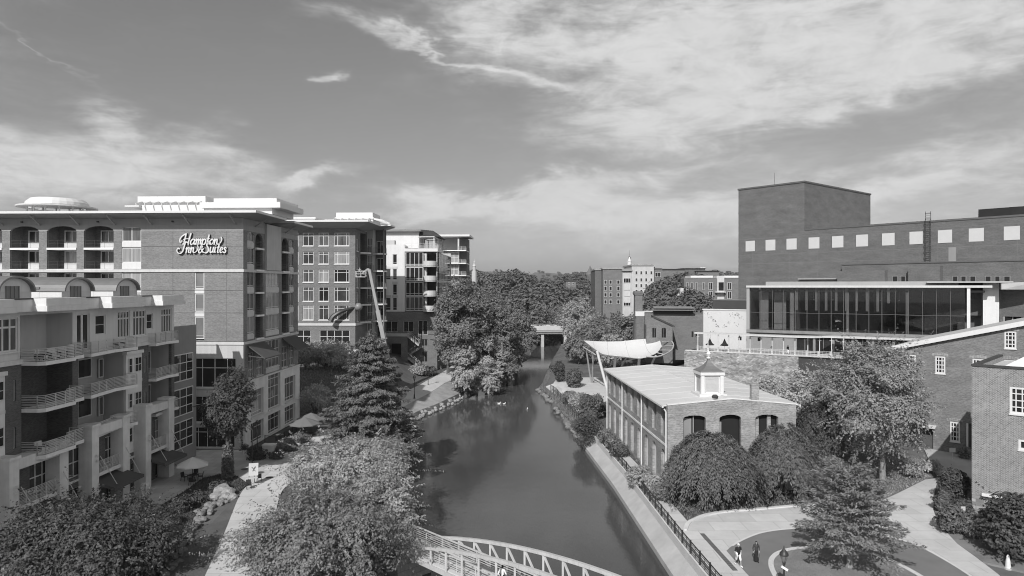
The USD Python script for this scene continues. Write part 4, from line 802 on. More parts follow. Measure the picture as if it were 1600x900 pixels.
# local x runs along the long front towards the viewer's right, local y into the building
f = FRONT(); TW = Fr((0, 0), (0, 1), (-1, 0))
f2 = FRONT()
holes = []
def hs_(u):                                   # where the front meets the ray of column u
    k = (u - 800) / FPX; return (k * YC - xC) / (.635 + .772 * k)
def hz_(u, v): s = hs_(u); return HC + (HZ - v) / FPX * (YC - .772 * s)
hall.part('long_wall', f.slab(rect(-16.8, 66, 7.0, 38.1), [], 0, .4), 'brick_hall', absz=True)
m = M(); f.box(m, -16.8, -.02, 0.02, 34, 38.104, 49.0); hall.part('fly_tower', m, 'brick_hall', absz=True)
m = M(); f.box(m, -16.95, .13, -.15, 34.1, 49.004, 49.35); f.box(m, .14, 66, -.12, .5, 38.104, 38.45); hall.part('coping', m, 'coping_dark', absz=True)
m = M(); f.box(m, .0, 66, .41, 30, 37.2, 37.7); hall.part('roof_deck', m, 'roof_grey', absz=True)
m = M(); f.box(m, -16.8, 66, 33.6, 34, 7, 37.1); f.box(m, -16.8, -16.4, .41, 33.5, 7, 38.1); f.box(m, 65.6, 66, .41, 33.5, 7, 37.1); hall.part('back_wall', m, 'brick_hall', absz=True)
for u in (1172.5, 1204, 1237, 1272, 1309, 1347, 1388, 1431.5, 1476.5, 1525.5, 1581, 1640, 1710):
    s = hs_(u); q = 1.22; zc = 35.15 - .0 * s
    m = M(); f.box(m, s - q, s + q, -.08, .1, zc - 1.25, zc + 1.25); hall.part('white_panel', m, 'panel_white', absz=True)
m = M()
for s in (-13, -3.5, 3, 11, 19, 27, 33.5, 40, 47): f.box(m, s - .03, s + .03, -.012, .05, 26, 34.2)
for z in (36.9, 33.0, 30.9, 27.4): f.box(m, -16.8, 66, -.014, .05, z - .05, z + .05)
hall.part('wall_joint', m, 'joint_soft', absz=True)
# lower blocks in front of the long wall
s0 = hs_(1321)
m = M(); f.box(m, s0, 66, -1.6, -.003, 20, 30.0); hall.part('lower_block', m, 'brick_hall', absz=True)
m = M(); f.box(m, s0 - .1, 66, -1.75, .0, 30.003, 30.25); hall.part('coping', m, 'coping_dark', absz=True)
m = M(); f.box(m, hs_(1318), hs_(1392), -3.0, -1.61, 20, 28.7); f.box(m, hs_(1429), hs_(1478), -3.2, -1.61, 20, 29.4); hall.part('wall_box', m, 'brick_hall', absz=True)
def hwin(u0, u1, v0, v1, d=-1.68):
    a, b = hs_(u0), hs_(u1); dz = .94
    window(hall, f, a - .55, b - .55, hz_((u0 + u1) / 2, v1) * dz + 1.4, hz_((u0 + u1) / 2, v0) * dz + 1.4, 1, 1, d, .12, pane='void', frame='mid_metal')
for u0, u1 in ((1404, 1413), (1417, 1425), (1498, 1507), (1511, 1520), (1525, 1535), (1549, 1559), (1564, 1573), (1578, 1589)): hwin(u0, u1, 429, 441)
s = hs_(1453); m = M()
for dx in (-.45, .45): m.bar(f.pt(s + dx, -.9, 29.8), f.pt(s + dx, -.9, 40.2), .08)
for i in range(26): m.bar(f.pt(s - .45, -.9, 30.2 + i * .38), f.pt(s + .45, -.9, 30.2 + i * .38), .05)
for i in range(9):
    z = 31 + i * 1.1
    pts = [f.pt(s + .5 * math.cos(t), -.95 - .6 * math.sin(t), z) for t in np.linspace(0, math.pi, 6)]
    for a, b in zip(pts[:-1], pts[1:]): m.bar(a, b, .06)
hall.part('caged_ladder', m, 'dark_metal', absz=True)
s = hs_(1487.5); m = M(); f.box(m, s - .6, s + .7, -.09, .1, 30.3, 33.0); hall.part('roof_door', m, 'stucco_dark', absz=True)
m = M(); f.box(m, hs_(1520), 66, 3.0, 14, 37.75, 40.2); hall.part('roof_plant', m, 'cloth_black', absz=True)
m = M(); m.bar(f.pt(-9, 3, 49.3), f.pt(-9, 3, 52.6), .10); hall.part('antenna', m, 'mid_metal', absz=True)
m = M(); f.box(m, hs_(1250), 66, -1.0, -.003, 27.0, 27.25); hall.part('ledge', m, 'cornice', absz=True)
# ------------------------------------------------------------------ the glazed lobby
GA, GB_ = P(1172, 450, 144), P(1508, 450, 124.5)
gd = (GB_ - GA)[:2]; gl = np.linalg.norm(gd); gd /= gl
lob = Thing('glass_lobby', 'glazed two storey lobby with thin roof and white columns in front of the brick hall', 'lobby', (GA[0], GA[1], 7.0), math.degrees(math.atan2(gd[1], gd[0])))
f, sd = FRONT(), RIGHT(gl)
ZT, ZF = 25.2, 16.4
m = M(); f.box(m, -.6, gl + 4, -.9, 16, ZT, ZT + .42); lob.part('roof', m, 'white_trim', absz=True)
m = M(); f.box(m, 3, gl - 1, .8, 10, ZT + .424, ZT + 1.2); lob.part('roof_upstand', m, 'cornice', absz=True)
m = M(); f.box(m, -.6, gl + 4.0, -.8, 13, ZF - .55, ZF); lob.part('floor', m, 'concrete_dark', absz=True)
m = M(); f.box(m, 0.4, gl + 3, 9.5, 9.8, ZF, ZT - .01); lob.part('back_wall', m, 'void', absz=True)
m = M(); f.box(m, .2, gl + 3, .4, 9.4, ZT - .9, ZT - .5); lob.part('ceiling', m, 'interior', absz=True)
m = M(); f.box(m, -.6, -.003, -.6, 9, ZF - 6.5, ZT - .003); lob.part('end_wall', m, 'cornice', absz=True)
m = M(); f.box(m, 8.2, 8.5, .6, 9, ZF, ZT - .95); f.box(m, 1.4, 3.2, 2.5, 2.7, ZF, ZT - 1); f.box(m, 4.2, 6.6, 3.2, 3.4, ZF, ZT - 1); lob.part('inner_partition', m, 'stucco_light', absz=True)
for x in (8.0, 18.4, 28.6): m = M(); m.lathe([(.28, ZF), (.28, ZT - .4)], (x, .75, 0), 12); lob.part('column', m, 'white_paint', absz=True)
for i in range(10):
    x = 8.9 + i * 1.82
    m = M(); f.box(m, x, x + .45, .35, .6, ZT - 4.6 if i < 9 else ZT - 3, ZT - .05); lob.part('hanging_fin', m, 'stucco', absz=True)
n = 17
for i in range(n):
    a, b = gl * i / n, gl * (i + 1) / n
    m = M(); f.box(m, a + .05, b - .05, .0, .04, ZF + .05, ZF + 3.6); lob.part('glass_pane', m, 'glass_clear', absz=True)
    m = M(); f.box(m, a + .05, b - .05, .0, .04, ZF + 3.68, ZT - .05); lob.part('glass_pane', m, 'glass_clear', absz=True)
    m = M(); f.box(m, a - .04, a + .04, -.06, .1, ZF, ZT - .003); lob.part('mullion', m, 'rail_dark', absz=True)
m = M(); f.box(m, .05, gl, -.03, .06, ZF + 3.605, ZF + 3.675); lob.part('transom', m, 'rail_dark', absz=True)
for x in (24, 25.6, 27.2, 12, 15.5): m = M(); m.bar((x, 3, ZT - .9), (x, 3, ZT - 2.4), .03); m.lathe([(0, -.14), (.14, 0), (0, .14)], (x, 3, ZT - 2.5), 8); lob.part('pendant_lamp', m, 'white_paint', absz=True)
m = M(); f.box(m, gl + .25, gl + .75, -.7, .3, ZF, ZT - .003); f.box(m, gl + 2.8, gl + 5.2, 2.0, 12, ZF - 4, ZT + .43 + .6); lob.part('white_end_pier', m, 'white_paint', absz=True)
m = M(); f.box(m, gl - 6, gl + 7, -1.2, 6, ZT + .9, ZT + 1.15); p = M(); q = [(gl + 5.3, -1.0, ZT + .2), (gl + 9.5, -1.0, ZT + .2), (gl + 9.5, 8, ZT + .2), (gl + 5.3, 8, ZT + .2)]
m.hexa([(x, y, z - .5) for x, y, z in q] + [(gl + 5.3, -1.0, ZT + .85), (gl + 10.5, -1.4, ZT + 1.1), (gl + 10.5, 8, ZT + 1.1), (gl + 5.3, 8, ZT + .85)]); lob.part('upper_canopy', m, 'concrete', absz=True)
m = M(); f.box(m, gl + 5.4, gl + 12, 3.6, 3.9, ZF - 4, ZT - .4); lob.part('side_wall', m, 'brick_hall', absz=True)
window(lob, Fr((0, 3.55), (1, 0), (0, 1)), gl + 6, gl + 10, ZF + 1.0, ZT - 1.8, 3, 2, 0, .1, .1, pane='glass_dark')
# lower level: terrace, retaining wall, thin canopy on posts
m = M(); f.box(m, -.6, gl + 3, -.3, -.003, 11.9, ZF - .56)
low = [rect(a, a + 3.2, 12.2, 15.6) for a in np.arange(9, 36, 3.5)]
lob.part('lower_wall', f.slab(rect(0.01, gl + 4, 7.0, ZF - .555), low, .6, .9), 'stucco_dark', absz=True)
for h in low: window(lob, f, h[0][0], h[1][0], h[0][1], h[2][1], 2, 1, .75, .1, .1, pane='glass_dark', frame='mid_metal')
ter = Thing('terrace', 'stone walled terrace with a thin pale canopy on posts below the glazed lobby', 'terrace', (GA[0], GA[1], 5.0), math.degrees(math.atan2(gd[1], gd[0])))
m = M(); m.poly([(-9.5, -7.2), (10.0, -7.2), (gl + 3, -6.2), (gl + 3, .59), (-9.5, .59)], 11.7, 12.0); ter.part('deck', m, 'paver', absz=True)
ter.part('stone_wall', f.slab(rect(-11.5, 10.6, 5.0, 11.95), [], -7.6, -7.22), 'wall_stone', absz=True)
m = M(); f.box(m, 10.62, 20, -7.3, -6.8, 5.0, 11.6); ter.part('dark_wall', m, 'panel_dark', absz=True)
m = M(); f.box(m, -11.5, 20.5, -7.7, -7.1, 11.953, 12.15); ter.part('coping', m, 'white_trim', absz=True)
m = M(); f.box(m, -11.7, -11.3, -7.6, 4, 5.0, 11.95); ter.part('stone_wall', m, 'wall_stone', absz=True)
cv = smooth_line([(-9.8, -6.9), (0, -7.9), (8, -8.2), (12.5, -7.6), (14.5, -6.2), (17, -5.0), (gl + 2, -4.0)], 5)
pl = [tuple(p) for p in cv] + [(gl + 2, -1.6), (16, -1.8), (13.5, -4.6), (9, -5.6), (-9.8, -5.4)]
ter.part('canopy', M().poly(pl, 15.55, 15.85), 'white_trim', absz=True)
for x in np.arange(-9.0, 18.5, 2.1):
    y = -7.1 if x < 11 else -5.6
    m = M(); m.lathe([(.09, 12.0), (.09, 15.54)], (x, y, 0), 8); m.box(x - .3, x + .3, y - .04, y + .04, 15.0, 15.08)
    ter.part('post', m, 'rail_grey', absz=True)
m = M()
for x in np.arange(-9.0, 20.2, .7): m.bar((x, -7.35, 12.15), (x, -7.35, 13.05), .035)
for z in (12.5, 12.8, 13.05): m.bar((-9.2, -7.35, z), (20.2, -7.35, z), .05)
ter.part('railing', m, 'rail_grey', absz=True)
for x in np.arange(-9.0, 20.3, 2.1): m = M(); m.box(x - .16, x + .16, -7.3, -6.98, 12.003, 13.1); ter.part('railing_post', m, 'white_trim', absz=True)
def tpt(x, y, z=0): r = math.atan2(gd[1], gd[0]); c, s = math.cos(r), math.sin(r); return (GA[0] + x * c - y * s, GA[1] + x * s + y * c, z)
for i, (x, y) in enumerate(((-6.9, -5.6), (-3.9, -5.6))):
    t = Thing('patio_umbrella', ['folded dark patio umbrella at the left end of the hall terrace', 'folded dark patio umbrella second from the left end of the hall terrace'][i], 'umbrella', tpt(x, y, 12.0))
    m = M(); m.lathe([(.03, 0), (.03, 2.6)], n=6); m.lathe([(.25, 0), (.25, .1), (0, .12)], n=10); t.part('pole', m, 'dark_metal')
    m = M(); m.lathe([(.0, 2.7), (.45, 1.7), (.95, 1.25), (.8, 1.2), (.1, 1.5)], n=10); t.part('cover', m, 'cloth_black')
for i, (x, y, a) in enumerate(((-.9, -5.2, 0), (2.9, -5.2, 0))):
    t = Thing('speaker', ['black loudspeaker hung under the terrace canopy nearer the mural', 'black loudspeaker hung under the terrace canopy nearer the glazed lobby'][i], 'loudspeaker', tpt(x, y, 14.8), math.degrees(math.atan2(gd[1], gd[0])) + 15)
    t.part('cabinet', M().box(-.3, .3, -.25, .25, -.35, .35), 'cloth_black'); t.part('bracket', M().bar((0, .1, .3), (0, .1, .75), .06), 'dark_metal')
# ------------------------------------------------------------------ mural wall and dark box
mu0, mu1 = P(1099, 484, 150), P(1172, 484, 146)
d_ = (mu1 - mu0)[:2]; ml = np.linalg.norm(d_); d_ /= ml
mw = Thing('mural_wall', 'white wall with loose dark brush marks left of the glazed lobby', 'wall', (mu0[0], mu0[1], 5.0), math.degrees(math.atan2(d_[1], d_[0])))
mz_ = lambda v: HC + (HZ - v) / FPX * 148
m = M(); m.box(0, ml, 0, .5, 5, mz_(485)); mw.part('wall', m, 'panel_white', absz=True)
m = M(); m.box(-.2, ml, -.15, .65, mz_(485) + .003, mz_(483)); mw.part('coping', m, 'white_trim', absz=True)
r_ = random.Random(5); m = M()
def dab(x, z, s):
    a = r_.uniform(0, 3.1); k = 7; pts = [(x + s * math.cos(t) * math.cos(a) - s * .4 * math.sin(t) * math.sin(a), z + s * math.cos(t) * math.sin(a) + s * .4 * math.sin(t) * math.cos(a)) for t in np.linspace(0, 2 * math.pi, k + 1)[:-1]]
    n0 = m.n; v = [(x, -.006, z)] + [(q[0], -.006, q[1]) for q in pts]
    m.add(v, [[0, i + 1, (i + 1) % k + 1] for i in range(k)])
for u0, v0, u1, v1, n in ((1103, 490, 1118, 503, 26), (1141, 491, 1152, 494, 12), (1152, 489, 1160, 499, 12), (1130, 514, 1141, 501, 14), (1118, 506, 1123, 511, 9), (1150, 505, 1155, 509, 6), (1108, 521, 1118, 518, 8), (1109, 527, 1112, 525, 4)):
    for i in range(n):
        t = r_.random(); u, v = u0 + (u1 - u0) * t + r_.gauss(0, 1.6), v0 + (v1 - v0) * t + r_.gauss(0, 1.4)
        dab((u - 1099) / 73 * ml, mz_(v), r_.uniform(.06, .2))
mw.part('brush_marks', m, 'ink', absz=True)
db = Thing('dark_box_building', 'plain dark box building behind the white mural wall', 'building', (P(1114, 470, 158)[0], 158, 5.0), -30)
db.part('wall', M().box(0, 16, 0, 8, 5, 25.5 - 22 * 158 / 1070), 'panel_dark', absz=True); db.part('roof_edge', M().box(-.1, 16.1, -.1, 8.1, 25.5 - 22 * 158 / 1070 + .003, 25.5 - 21.2 * 158 / 1070), 'roof_metal', absz=True)
# ------------------------------------------------------------------ small brick houses and chimney between the trees and the mural
zz = lambda v, Y: HC + (HZ - v) * Y / FPX
xx = lambda u, Y: (u - 800) * Y / FPX
h1 = Thing('gabled_brick_house', 'small brick gabled house with arched windows left of the mural wall', 'house', (xx(1010, 165), 165, 7.0), -8)
f = FRONT(); w1 = (1050 - 1010) * 165 / FPX
gab = [(0, 7), (w1, 7), (w1, zz(509, 165)), (1.6, zz(496, 165)), (0, zz(496, 165) - .5)]
aw_ = [arch(xx(u0, 165) - xx(1010, 165), xx(u1, 165) - xx(1010, 165), zz(528, 165), zz(512, 165), .35) for u0, u1 in ((1018.5, 1025.5), (1033, 1040.5))]
h1.part('gable_wall', f.slab(gab, aw_, 0, .3), 'brick_far', absz=True)
for h in aw_: window(h1, f, h[0][0], h[1][0], h[0][1], h[2][1] + .35, 2, 1, .15, .08, pane='glass_dark', frame='mid_metal')
m = M(); m.box(.01, w1, .31, 12, 7, zz(509, 165)); h1.part('side_wall', m, 'brick_far', absz=True)
m = M(); a, b = (1.6, zz(496, 165)), (w1 + .5, zz(509, 165) - .3)
m.hexa([(a[0], -.3, a[1]), (b[0], -.3, b[1]), (b[0], 12, b[1]), (a[0], 12, a[1]), (a[0], -.3, a[1] + .3), (b[0], -.3, b[1] + .3), (b[0], 12, b[1] + .3), (a[0], 12, a[1] + .3)]); h1.part('roof', m, 'roof_dark', absz=True)
h2 = Thing('flat_brick_house', 'low brick building with dark flat roof and pale eaves beside the mural wall', 'house', (xx(1046, 172), 172, 7.0), -10)
w2 = (1096 - 1046) * 172 / FPX
hw = [rect(xx(u0, 172) - xx(1046, 172), xx(u1, 172) - xx(1046, 172), zz(527, 172), zz(517, 172)) for u0, u1 in ((1079, 1083), (1085, 1089))]
h2.part('front_wall', f.slab(rect(-6, w2, 7, zz(490, 172)), hw, 0, .3), 'brick_far', absz=True)
for h in hw: window(h2, f, h[0][0], h[1][0], h[0][1], h[2][1], 1, 1, .12, .08, pane='glass_dark', frame='mid_metal')
m = M(); m.box(-6, w2, .31, 10, 7, zz(490, 172)); h2.part('back_wall', m, 'brick_far', absz=True)
for u0, u1, v0, v1, d0 in ((1022, 1083, 481.5, 480, -2.2), (1020, 1083, 485, 483.5, -1.8)):
    m = M(); m.box(xx(u0, 172) - xx(1046, 172), xx(u1, 172) - xx(1046, 172), d0, 9, zz(v0, 172), zz(v1, 172)); h2.part('roof_slab', m, 'roof_metal', absz=True)
m = M(); m.box(xx(1022, 172) - xx(1046, 172), xx(1082, 172) - xx(1046, 172), -.4, 8.9, zz(490, 172) + .004, zz(485, 172) - .004); h2.part('dark_upper_wall', m, 'panel_dark', absz=True)
m = M(); m.box(w2 + .02, w2 + 1.4, -.2, 2, 7, zz(486, 172)); m.box(w2 + 2.0, w2 + 2.25, -.3, -.05, 7, zz(487, 172)); h2.part('link', m, 'stucco_dark', absz=True)
h3 = Thing('flat_white_roof_house', 'low brick building with bright white flat roof beside the brick chimney', 'house', (xx(994, 185), 185, 7.0), -8)
m = M(); m.box(0, 5.5, 0, 8, 7, zz(494, 185)); h3.part('wall', m, 'brick_far', absz=True); m = M(); m.box(-.2, 5.7, -.2, 8.2, zz(494, 185) + .003, zz(487, 185)); h3.part('roof', m, 'white_roof', absz=True)
chm = Thing('brick_chimney', 'stout old brick chimney with stepped cap rising between the trees', 'chimney', (xx(997, 190), 190, 7.0))
m = M(); a, b = 1.2, 1.0; z0, z1 = 0, zz(461, 190) - 7
m.hexa([(-a, -a, z0), (a, -a, z0), (a, a, z0), (-a, a, z0), (-b, -b, z1), (b, -b, z1), (b, b, z1), (-b, b, z1)]); chm.part('shaft', m, 'brick_far')
m = M()
for i, (w, q) in enumerate(((1.15, .35), (1.3, .35), (1.15, .4))): m.box(-w, w, -w, w, z1 + .003 + i * .36, z1 + .36 + i * .36)
chm.part('cap', m, 'brick_far')
# ------------------------------------------------------------------ the white tensile canopy
Yc = 158.0
cn = Thing('tensile_canopy', 'white tensile fabric canopy on slanting white masts by the river', 'canopy', (xx(985, Yc), Yc, 2.3))
O = np.array([xx(985, Yc), Yc, 2.3])
def cp(u, v, Y): return P(u, v, Y) - O
e_back = smooth_line([cp(912, 532, 160), cp(935, 533.2, 164), cp(965, 533.5, 167), cp(1000, 530, 169), cp(1030, 528.5, 168)], 6)
e_front = smooth_line([cp(912, 532, 160), cp(933, 548, 148), cp(945, 554, 145), cp(975, 557.5, 144), cp(1002, 560, 145), cp(1025, 552, 150), cp(1034, 541, 157)], 6)
eb = np.array([np.interp(np.linspace(0, 1, 25), np.linspace(0, 1, len(e_back)), e_back[:, i]) for i in range(3)]).T
ef = np.array([np.interp(np.linspace(0, 1, 25), np.linspace(0, 1, len(e_front)), e_front[:, i]) for i in range(3)]).T
K = 9; V = []
for i in range(25):
    for j in range(K):
        t = j / (K - 1); p = eb[i] * (1 - t) + ef[i] * t; p = p + np.array([0, 0, -1.5 * math.sin(math.pi * t) * math.sin(math.pi * i / 24) ** .8]); V.append(p)
fc = [[i * K + j, i * K + j + 1, (i + 1) * K + j + 1, (i + 1) * K + j] for i in range(24) for j in range(K - 1)]
V = np.array(V); V2 = V - np.array([0, 0, .06])
mm = M().add(V, fc); mm.add(V2, np.flip(np.array(fc), 1)); cn.part('fabric', mm, 'fabric_white', smooth=40)
for q_ in (.2, .4, .6, .8):
    i_ = int(24 * q_); cn.part('seam', M().tube([V[i_ * K + j] + (0, 0, .03) for j in range(K)], .035, 4), 'stucco')
ring = smooth_line([cp(1030, 528.3, 168), cp(1044, 530, 167), cp(1052, 537, 162), cp(1050, 546, 156), cp(1040, 553, 150), cp(1026, 557.5, 146), cp(1010, 557, 145)], 6)
cn.part('end_ring', M().tube(ring, .16, 8), 'steel_white')
for a, b in ((cp(1034, 541, 157), ring[14]), (cp(1035, 534, 163), ring[9]), (cp(1031, 547, 153), ring[19]), (cp(1026, 551, 150.5), ring[25])): m = M(); m.tube([a, b], .1, 6); cn.part('strut', m, 'steel_white')
for a, b, r in (((916, 546, 158), (924, 600, 164), .2), ((927, 545, 156), (925.5, 598, 164), .2), ((933, 549, 147), (951, 612, 142), .3), ((962, 556, 150), (957, 600, 156), .32), ((999, 559, 147), (995, 600, 153), .3), ((1024, 556, 150), (1008, 592, 165), .25), ((980, 556, 160), (962, 590, 170), .25)):
    A_, B_ = cp(*a), cp(*b); B_[2] = min(B_[2], 0.6); m = M(); m.tube([A_, B_], r, 10); cn.part('mast', m, 'steel_white')
m = M(); m.tube([cp(911, 542, 160), cp(930, 554, 148)], .14, 8); cn.part('tie_beam', m, 'steel_white')
# ------------------------------------------------------------------ the brick pavilion
pv = Thing('brick_pavilion', 'open brick pavilion with low pale roof, white cupola and arched openings', 'pavilion', (17.5, 76.9, ZR), math.degrees(math.atan2(.055, 1)))
PW, PL, EZ, RZ = 14.75, 34.8, 11.9, 12.5
f, lf, rt, bk_ = FRONT(), LEFT(0, 0), RIGHT(PW), BACK(PW, PL)
fo = [arch(1.75, 4.35, 7.4, 10.95, .38), arch(5.9, 8.4, 6.6, 10.98, .42), arch(10.05, 12.7, 8.3, 10.95, .38)]
gab = [(0, ZR), (PW, ZR), (PW, 12.05), (PW / 2, 12.75), (0, 12.1)]
lowo = [arch(1.9, 3.6, ZR + .02, 5.9, .8), arch(6.2, 8.2, ZR + .02, 6.0, .9), arch(10.6, 12.4, ZR + .02, 5.9, .8)]
pv.part('front_wall', f.slab(gab, fo + lowo, 0, .45), 'brick_pavilion', absz=True)
for i, h in enumerate(fo):
    m = M(); s0_, s1_, z0, z1 = h[0][0], h[1][0], h[0][1], max(p[1] for p in h)
    f.box(m, s0_, s1_, .7, .75, z0, z1)
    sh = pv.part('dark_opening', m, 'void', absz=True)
    m = M()
    if i == 0: f.box(m, (s0_ + s1_) / 2 - .06, (s0_ + s1_) / 2 + .06, .40, .6, z0, z1 - .05); f.box(m, s0_ + .02, s0_ + 1.1, .55, .6, z0, z1 - .4)
    elif i == 2: f.box(m, s0_ + .25, s0_ + .6, .5, .6, z0, z1 - .3); f.box(m, s0_ + 1.55, s0_ + 1.95, .4, .6, z0, z1 - .1)
    else: f.box(m, s0_ + .2, s0_ + .4, .5, .62, z0 + 1.8, z1 - .9)
    pv.part('shutter', m, 'stucco_dark' if i < 2 else 'brick_pavilion', sh, absz=True)
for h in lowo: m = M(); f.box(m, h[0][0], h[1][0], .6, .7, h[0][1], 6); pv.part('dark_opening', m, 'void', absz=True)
sp = PL / 9; uo, lo = [], []
for i in range(9):
    c = -(i + .5) * sp
    uo.append(rect(c - 1.0, c + 1.0, 8.2, 11.55)); lo.append(arch(c - .85, c + .85, ZR + .35, 6.75, .85))
pv.part('river_wall', lf.slab(rect(-PL, -.46, ZR, EZ), uo + lo, 0, .45), 'brick_pavilion', absz=True)
for h in uo:
    m = M(); lf.box(m, h[0][0] + .02, h[1][0] - .02, .38, .44, h[0][1], h[2][1]); o_ = pv.part('louvre_window', m, 'glass_dark', absz=True)
    m = M(); lf.box(m, h[0][0] + .9, h[0][0] + 1.1, .2, .37, h[0][1], h[2][1]); lf.box(m, h[0][0] + .02, h[0][0] + .18, .25, .37, h[0][1], h[2][1]); pv.part('frame', m, 'mid_metal', o_, absz=True)
for h in lo:
    m = M(); lf.box(m, h[0][0] + .02, h[1][0] - .02, .36, .42, h[0][1], 6.75); o_ = pv.part('arched_window', m, 'glass_shade', absz=True)
    m = M()
    for q in (.02, .55, 1.1, 1.6): lf.box(m, h[0][0] + q, h[0][0] + q + .07, .28, .355, h[0][1], 6.3)
    pv.part('frame', m, 'white_trim', o_, absz=True)
m = M(); lf.box(m, -PL, -.3, -.08, -.003, 7.3, 7.55); pv.part('band', m, 'stone', absz=True)
for i in (0, 3, 6, 9):
    s = -min(max(i * sp, .25), PL - .2)
    m = M(); m.tube([lf.pt(s, -.14, ZR), lf.pt(s, -.14, 11.3), lf.pt(s, -.35, 11.65)], .09, 8); pv.part('downpipe', m, 'white_paint', absz=True)
m = M(); f.box(m, PW - .45, PW, .455, PL, ZR, EZ); pv.part('side_wall', m, 'brick_pavilion', absz=True)
m = M(); f.box(m, .455, PW - .455, PL - .45, PL, ZR, EZ); pv.part('back_wall', m, 'brick_pavilion', absz=True)
m = M(); c = PW / 2
for x0, x1, za, zb in ((-.45, c, EZ, RZ), (c, PW + .45, RZ, EZ)):
    m.hexa([(x0, .46, za), (x1, .46, zb), (x1, PL + .4, zb), (x0, PL + .4, za), (x0, .46, za + .14), (x1, .46, zb + .14), (x1, PL + .4, zb + .14), (x0, PL + .4, za + .14)])
pv.part('roof', m, 'roof_tan', absz=True)
m = M()
for y in np.arange(3.8, PL, 3.8): m.bar((-.4, y, EZ + .15), (c, y, RZ + .15), .05, .03); m.bar((PW + .4, y, EZ + .15), (c, y, RZ + .15), .05, .03)
m.bar((c, .5, RZ + .16), (c, PL + .3, RZ + .16), .2, .05); pv.part('roof_seam', m, 'roof_tan', absz=True)
m = M(); m.box(-.62, -.46, .1, PL + .4, EZ - .1, EZ + .12); m.box(PW + .46, PW + .62, .1, PL + .4, EZ - .1, EZ + .12); pv.part('gutter', m, 'white_paint', absz=True)
m = M(); f.box(m, -.02, PW + .02, -.06, .5, 12.12, 12.0); z = [(-.05, 12.1), (PW / 2, 12.75), (PW + .05, 12.05)]
m = M()
for a, b in zip(z[:-1], z[1:]): m.bar((a[0], .22, a[1] + .05), (b[0], .22, b[1] + .05), .56, .1)
pv.part('coping', m, 'stone', absz=True)
m = M(); f.box(m, 9.6, 10.45, -.05, .5, 11.6, 14.3); f.box(m, 9.55, 10.5, -.1, .55, 14.303, 14.45); pv.part('chimney', m, 'brick_pavilion', absz=True)
m = M(); m.lathe([(0, 0), (.32, .05), (.38, .3), (.2, .45), (0, .46)], (5.5, .3, 12.75), 10); pv.part('parapet_light', m, 'roof_dark', absz=True)
cx, cy, cz = 6.4, 5.0, 12.45; q = 1.15
m = M(); m.box(cx - 1.65, cx + 1.65, cy - 1.65, cy + 1.65, cz - .3, cz + .3)
cu = pv.part('cupola_base', m, 'white_paint', absz=True)
m = M(); m.box(cx - q, cx + q, cy - q, cy + q, cz + .303, cz + 2.5)
for sx in (-1, 1):
    for sy in (-1, 1): m.box(cx + sx * q - .2, cx + sx * q + .2, cy + sy * q - .2, cy + sy * q + .2, cz + .31, cz + 2.6)
m.box(cx - q - .3, cx + q + .3, cy - q - .3, cy + q + .3, cz + 2.503, cz + 2.85); pv.part('cupola_body', m, 'white_paint', absz=True)
m = M()
for fr in (Fr((cx, cy - q - .01), (1, 0), (0, 1)), Fr((cx - q - .01, cy), (0, -1), (1, 0)), Fr((cx + q + .01, cy), (0, 1), (-1, 0))):
    for i in range(14): fr.box(m, -.75, .75, -.05, .02, cz + .55 + i * .13, cz + .62 + i * .13)
    fr.box(m, -.85, -.76, -.06, .02, cz + .45, cz + 2.4); fr.box(m, .76, .85, -.06, .02, cz + .45, cz + 2.4); fr.box(m, -.85, .85, -.06, .02, cz + 2.38, cz + 2.46)
pv.part('louvres', m, 'panel_white', absz=True)
r = [(2.0, 2.86), (1.85, 2.98), (1.3, 3.2), (.8, 3.5), (.42, 3.85), (.22, 4.15), (.2, 4.3)]
m = M(); th = np.arange(4) * math.pi / 2 + math.pi / 4
for k in range(len(r) - 1):
    V = [(cx + r[k + i][0] * 1.414 * math.cos(t) * .72, cy + r[k + i][0] * 1.414 * math.sin(t) * .72, cz + r[k + i][1]) for i in (0, 1) for t in th]
    m.add(V, [[j, (j + 1) % 4, 4 + (j + 1) % 4, 4 + j] for j in range(4)])
pv.part('cupola_roof', m, 'roof_metal', absz=True)
m = M(); m.lathe([(.2, 4.3), (.3, 4.42), (.1, 4.55), (.2, 4.75), (.28, 4.92), (.2, 5.1), (.06, 5.25), (0, 5.7)], (cx, cy, cz), 12); pv.part('finial', m, 'white_paint', absz=True)
# ------------------------------------------------------------------ the brick mill and the near brick house
fl_ = math.degrees(math.atan2(-.65, .76))
ml_ = Thing('brick_mill', 'weathered brick mill gable with white rake trim and small white sash windows', 'mill', (53.4, 96.0, 3.3), fl_)
f = FRONT()
def mls(u): k = (u - 800) / FPX; return (k * 96 - 53.4) / (.76 + .65 * k)
def mlz(u, v): return HC + (HZ - v) / FPX * (96 - .65 * mls(u))
S1 = 26.0; zr0 = 16.6; slope = (mlz(1600, 508) - zr0) / mls(1600)
ww = [(1416.5, 1431, 554.5, 580), (1461.5, 1477, 557, 583.5), (1519.5, 1537, 561, 591), (1569.5, 1588, 518, 544.5), (1569, 1588, 563, 593), (1484.5, 1500, 659.5, 690)]
dr = (1435, 1458, 664, 700)
hl = [rect(mls(a), mls(b), mlz((a + b) / 2, d), mlz((a + b) / 2, c)) for a, b, c, d in ww]
hd = [rect(mls(dr[0]), mls(dr[1]), mlz(1446, 700), mlz(1446, 667)), rect(mls(1513.5), mls(1520), mlz(1517, 702), mlz(1517, 662))]
ml_.part('gable_wall', f.slab([(0, 3.3), (S1, 3.3), (S1, zr0 + slope * S1), (0, zr0)], hl + hd, 0, .5), 'brick_mill', absz=True)
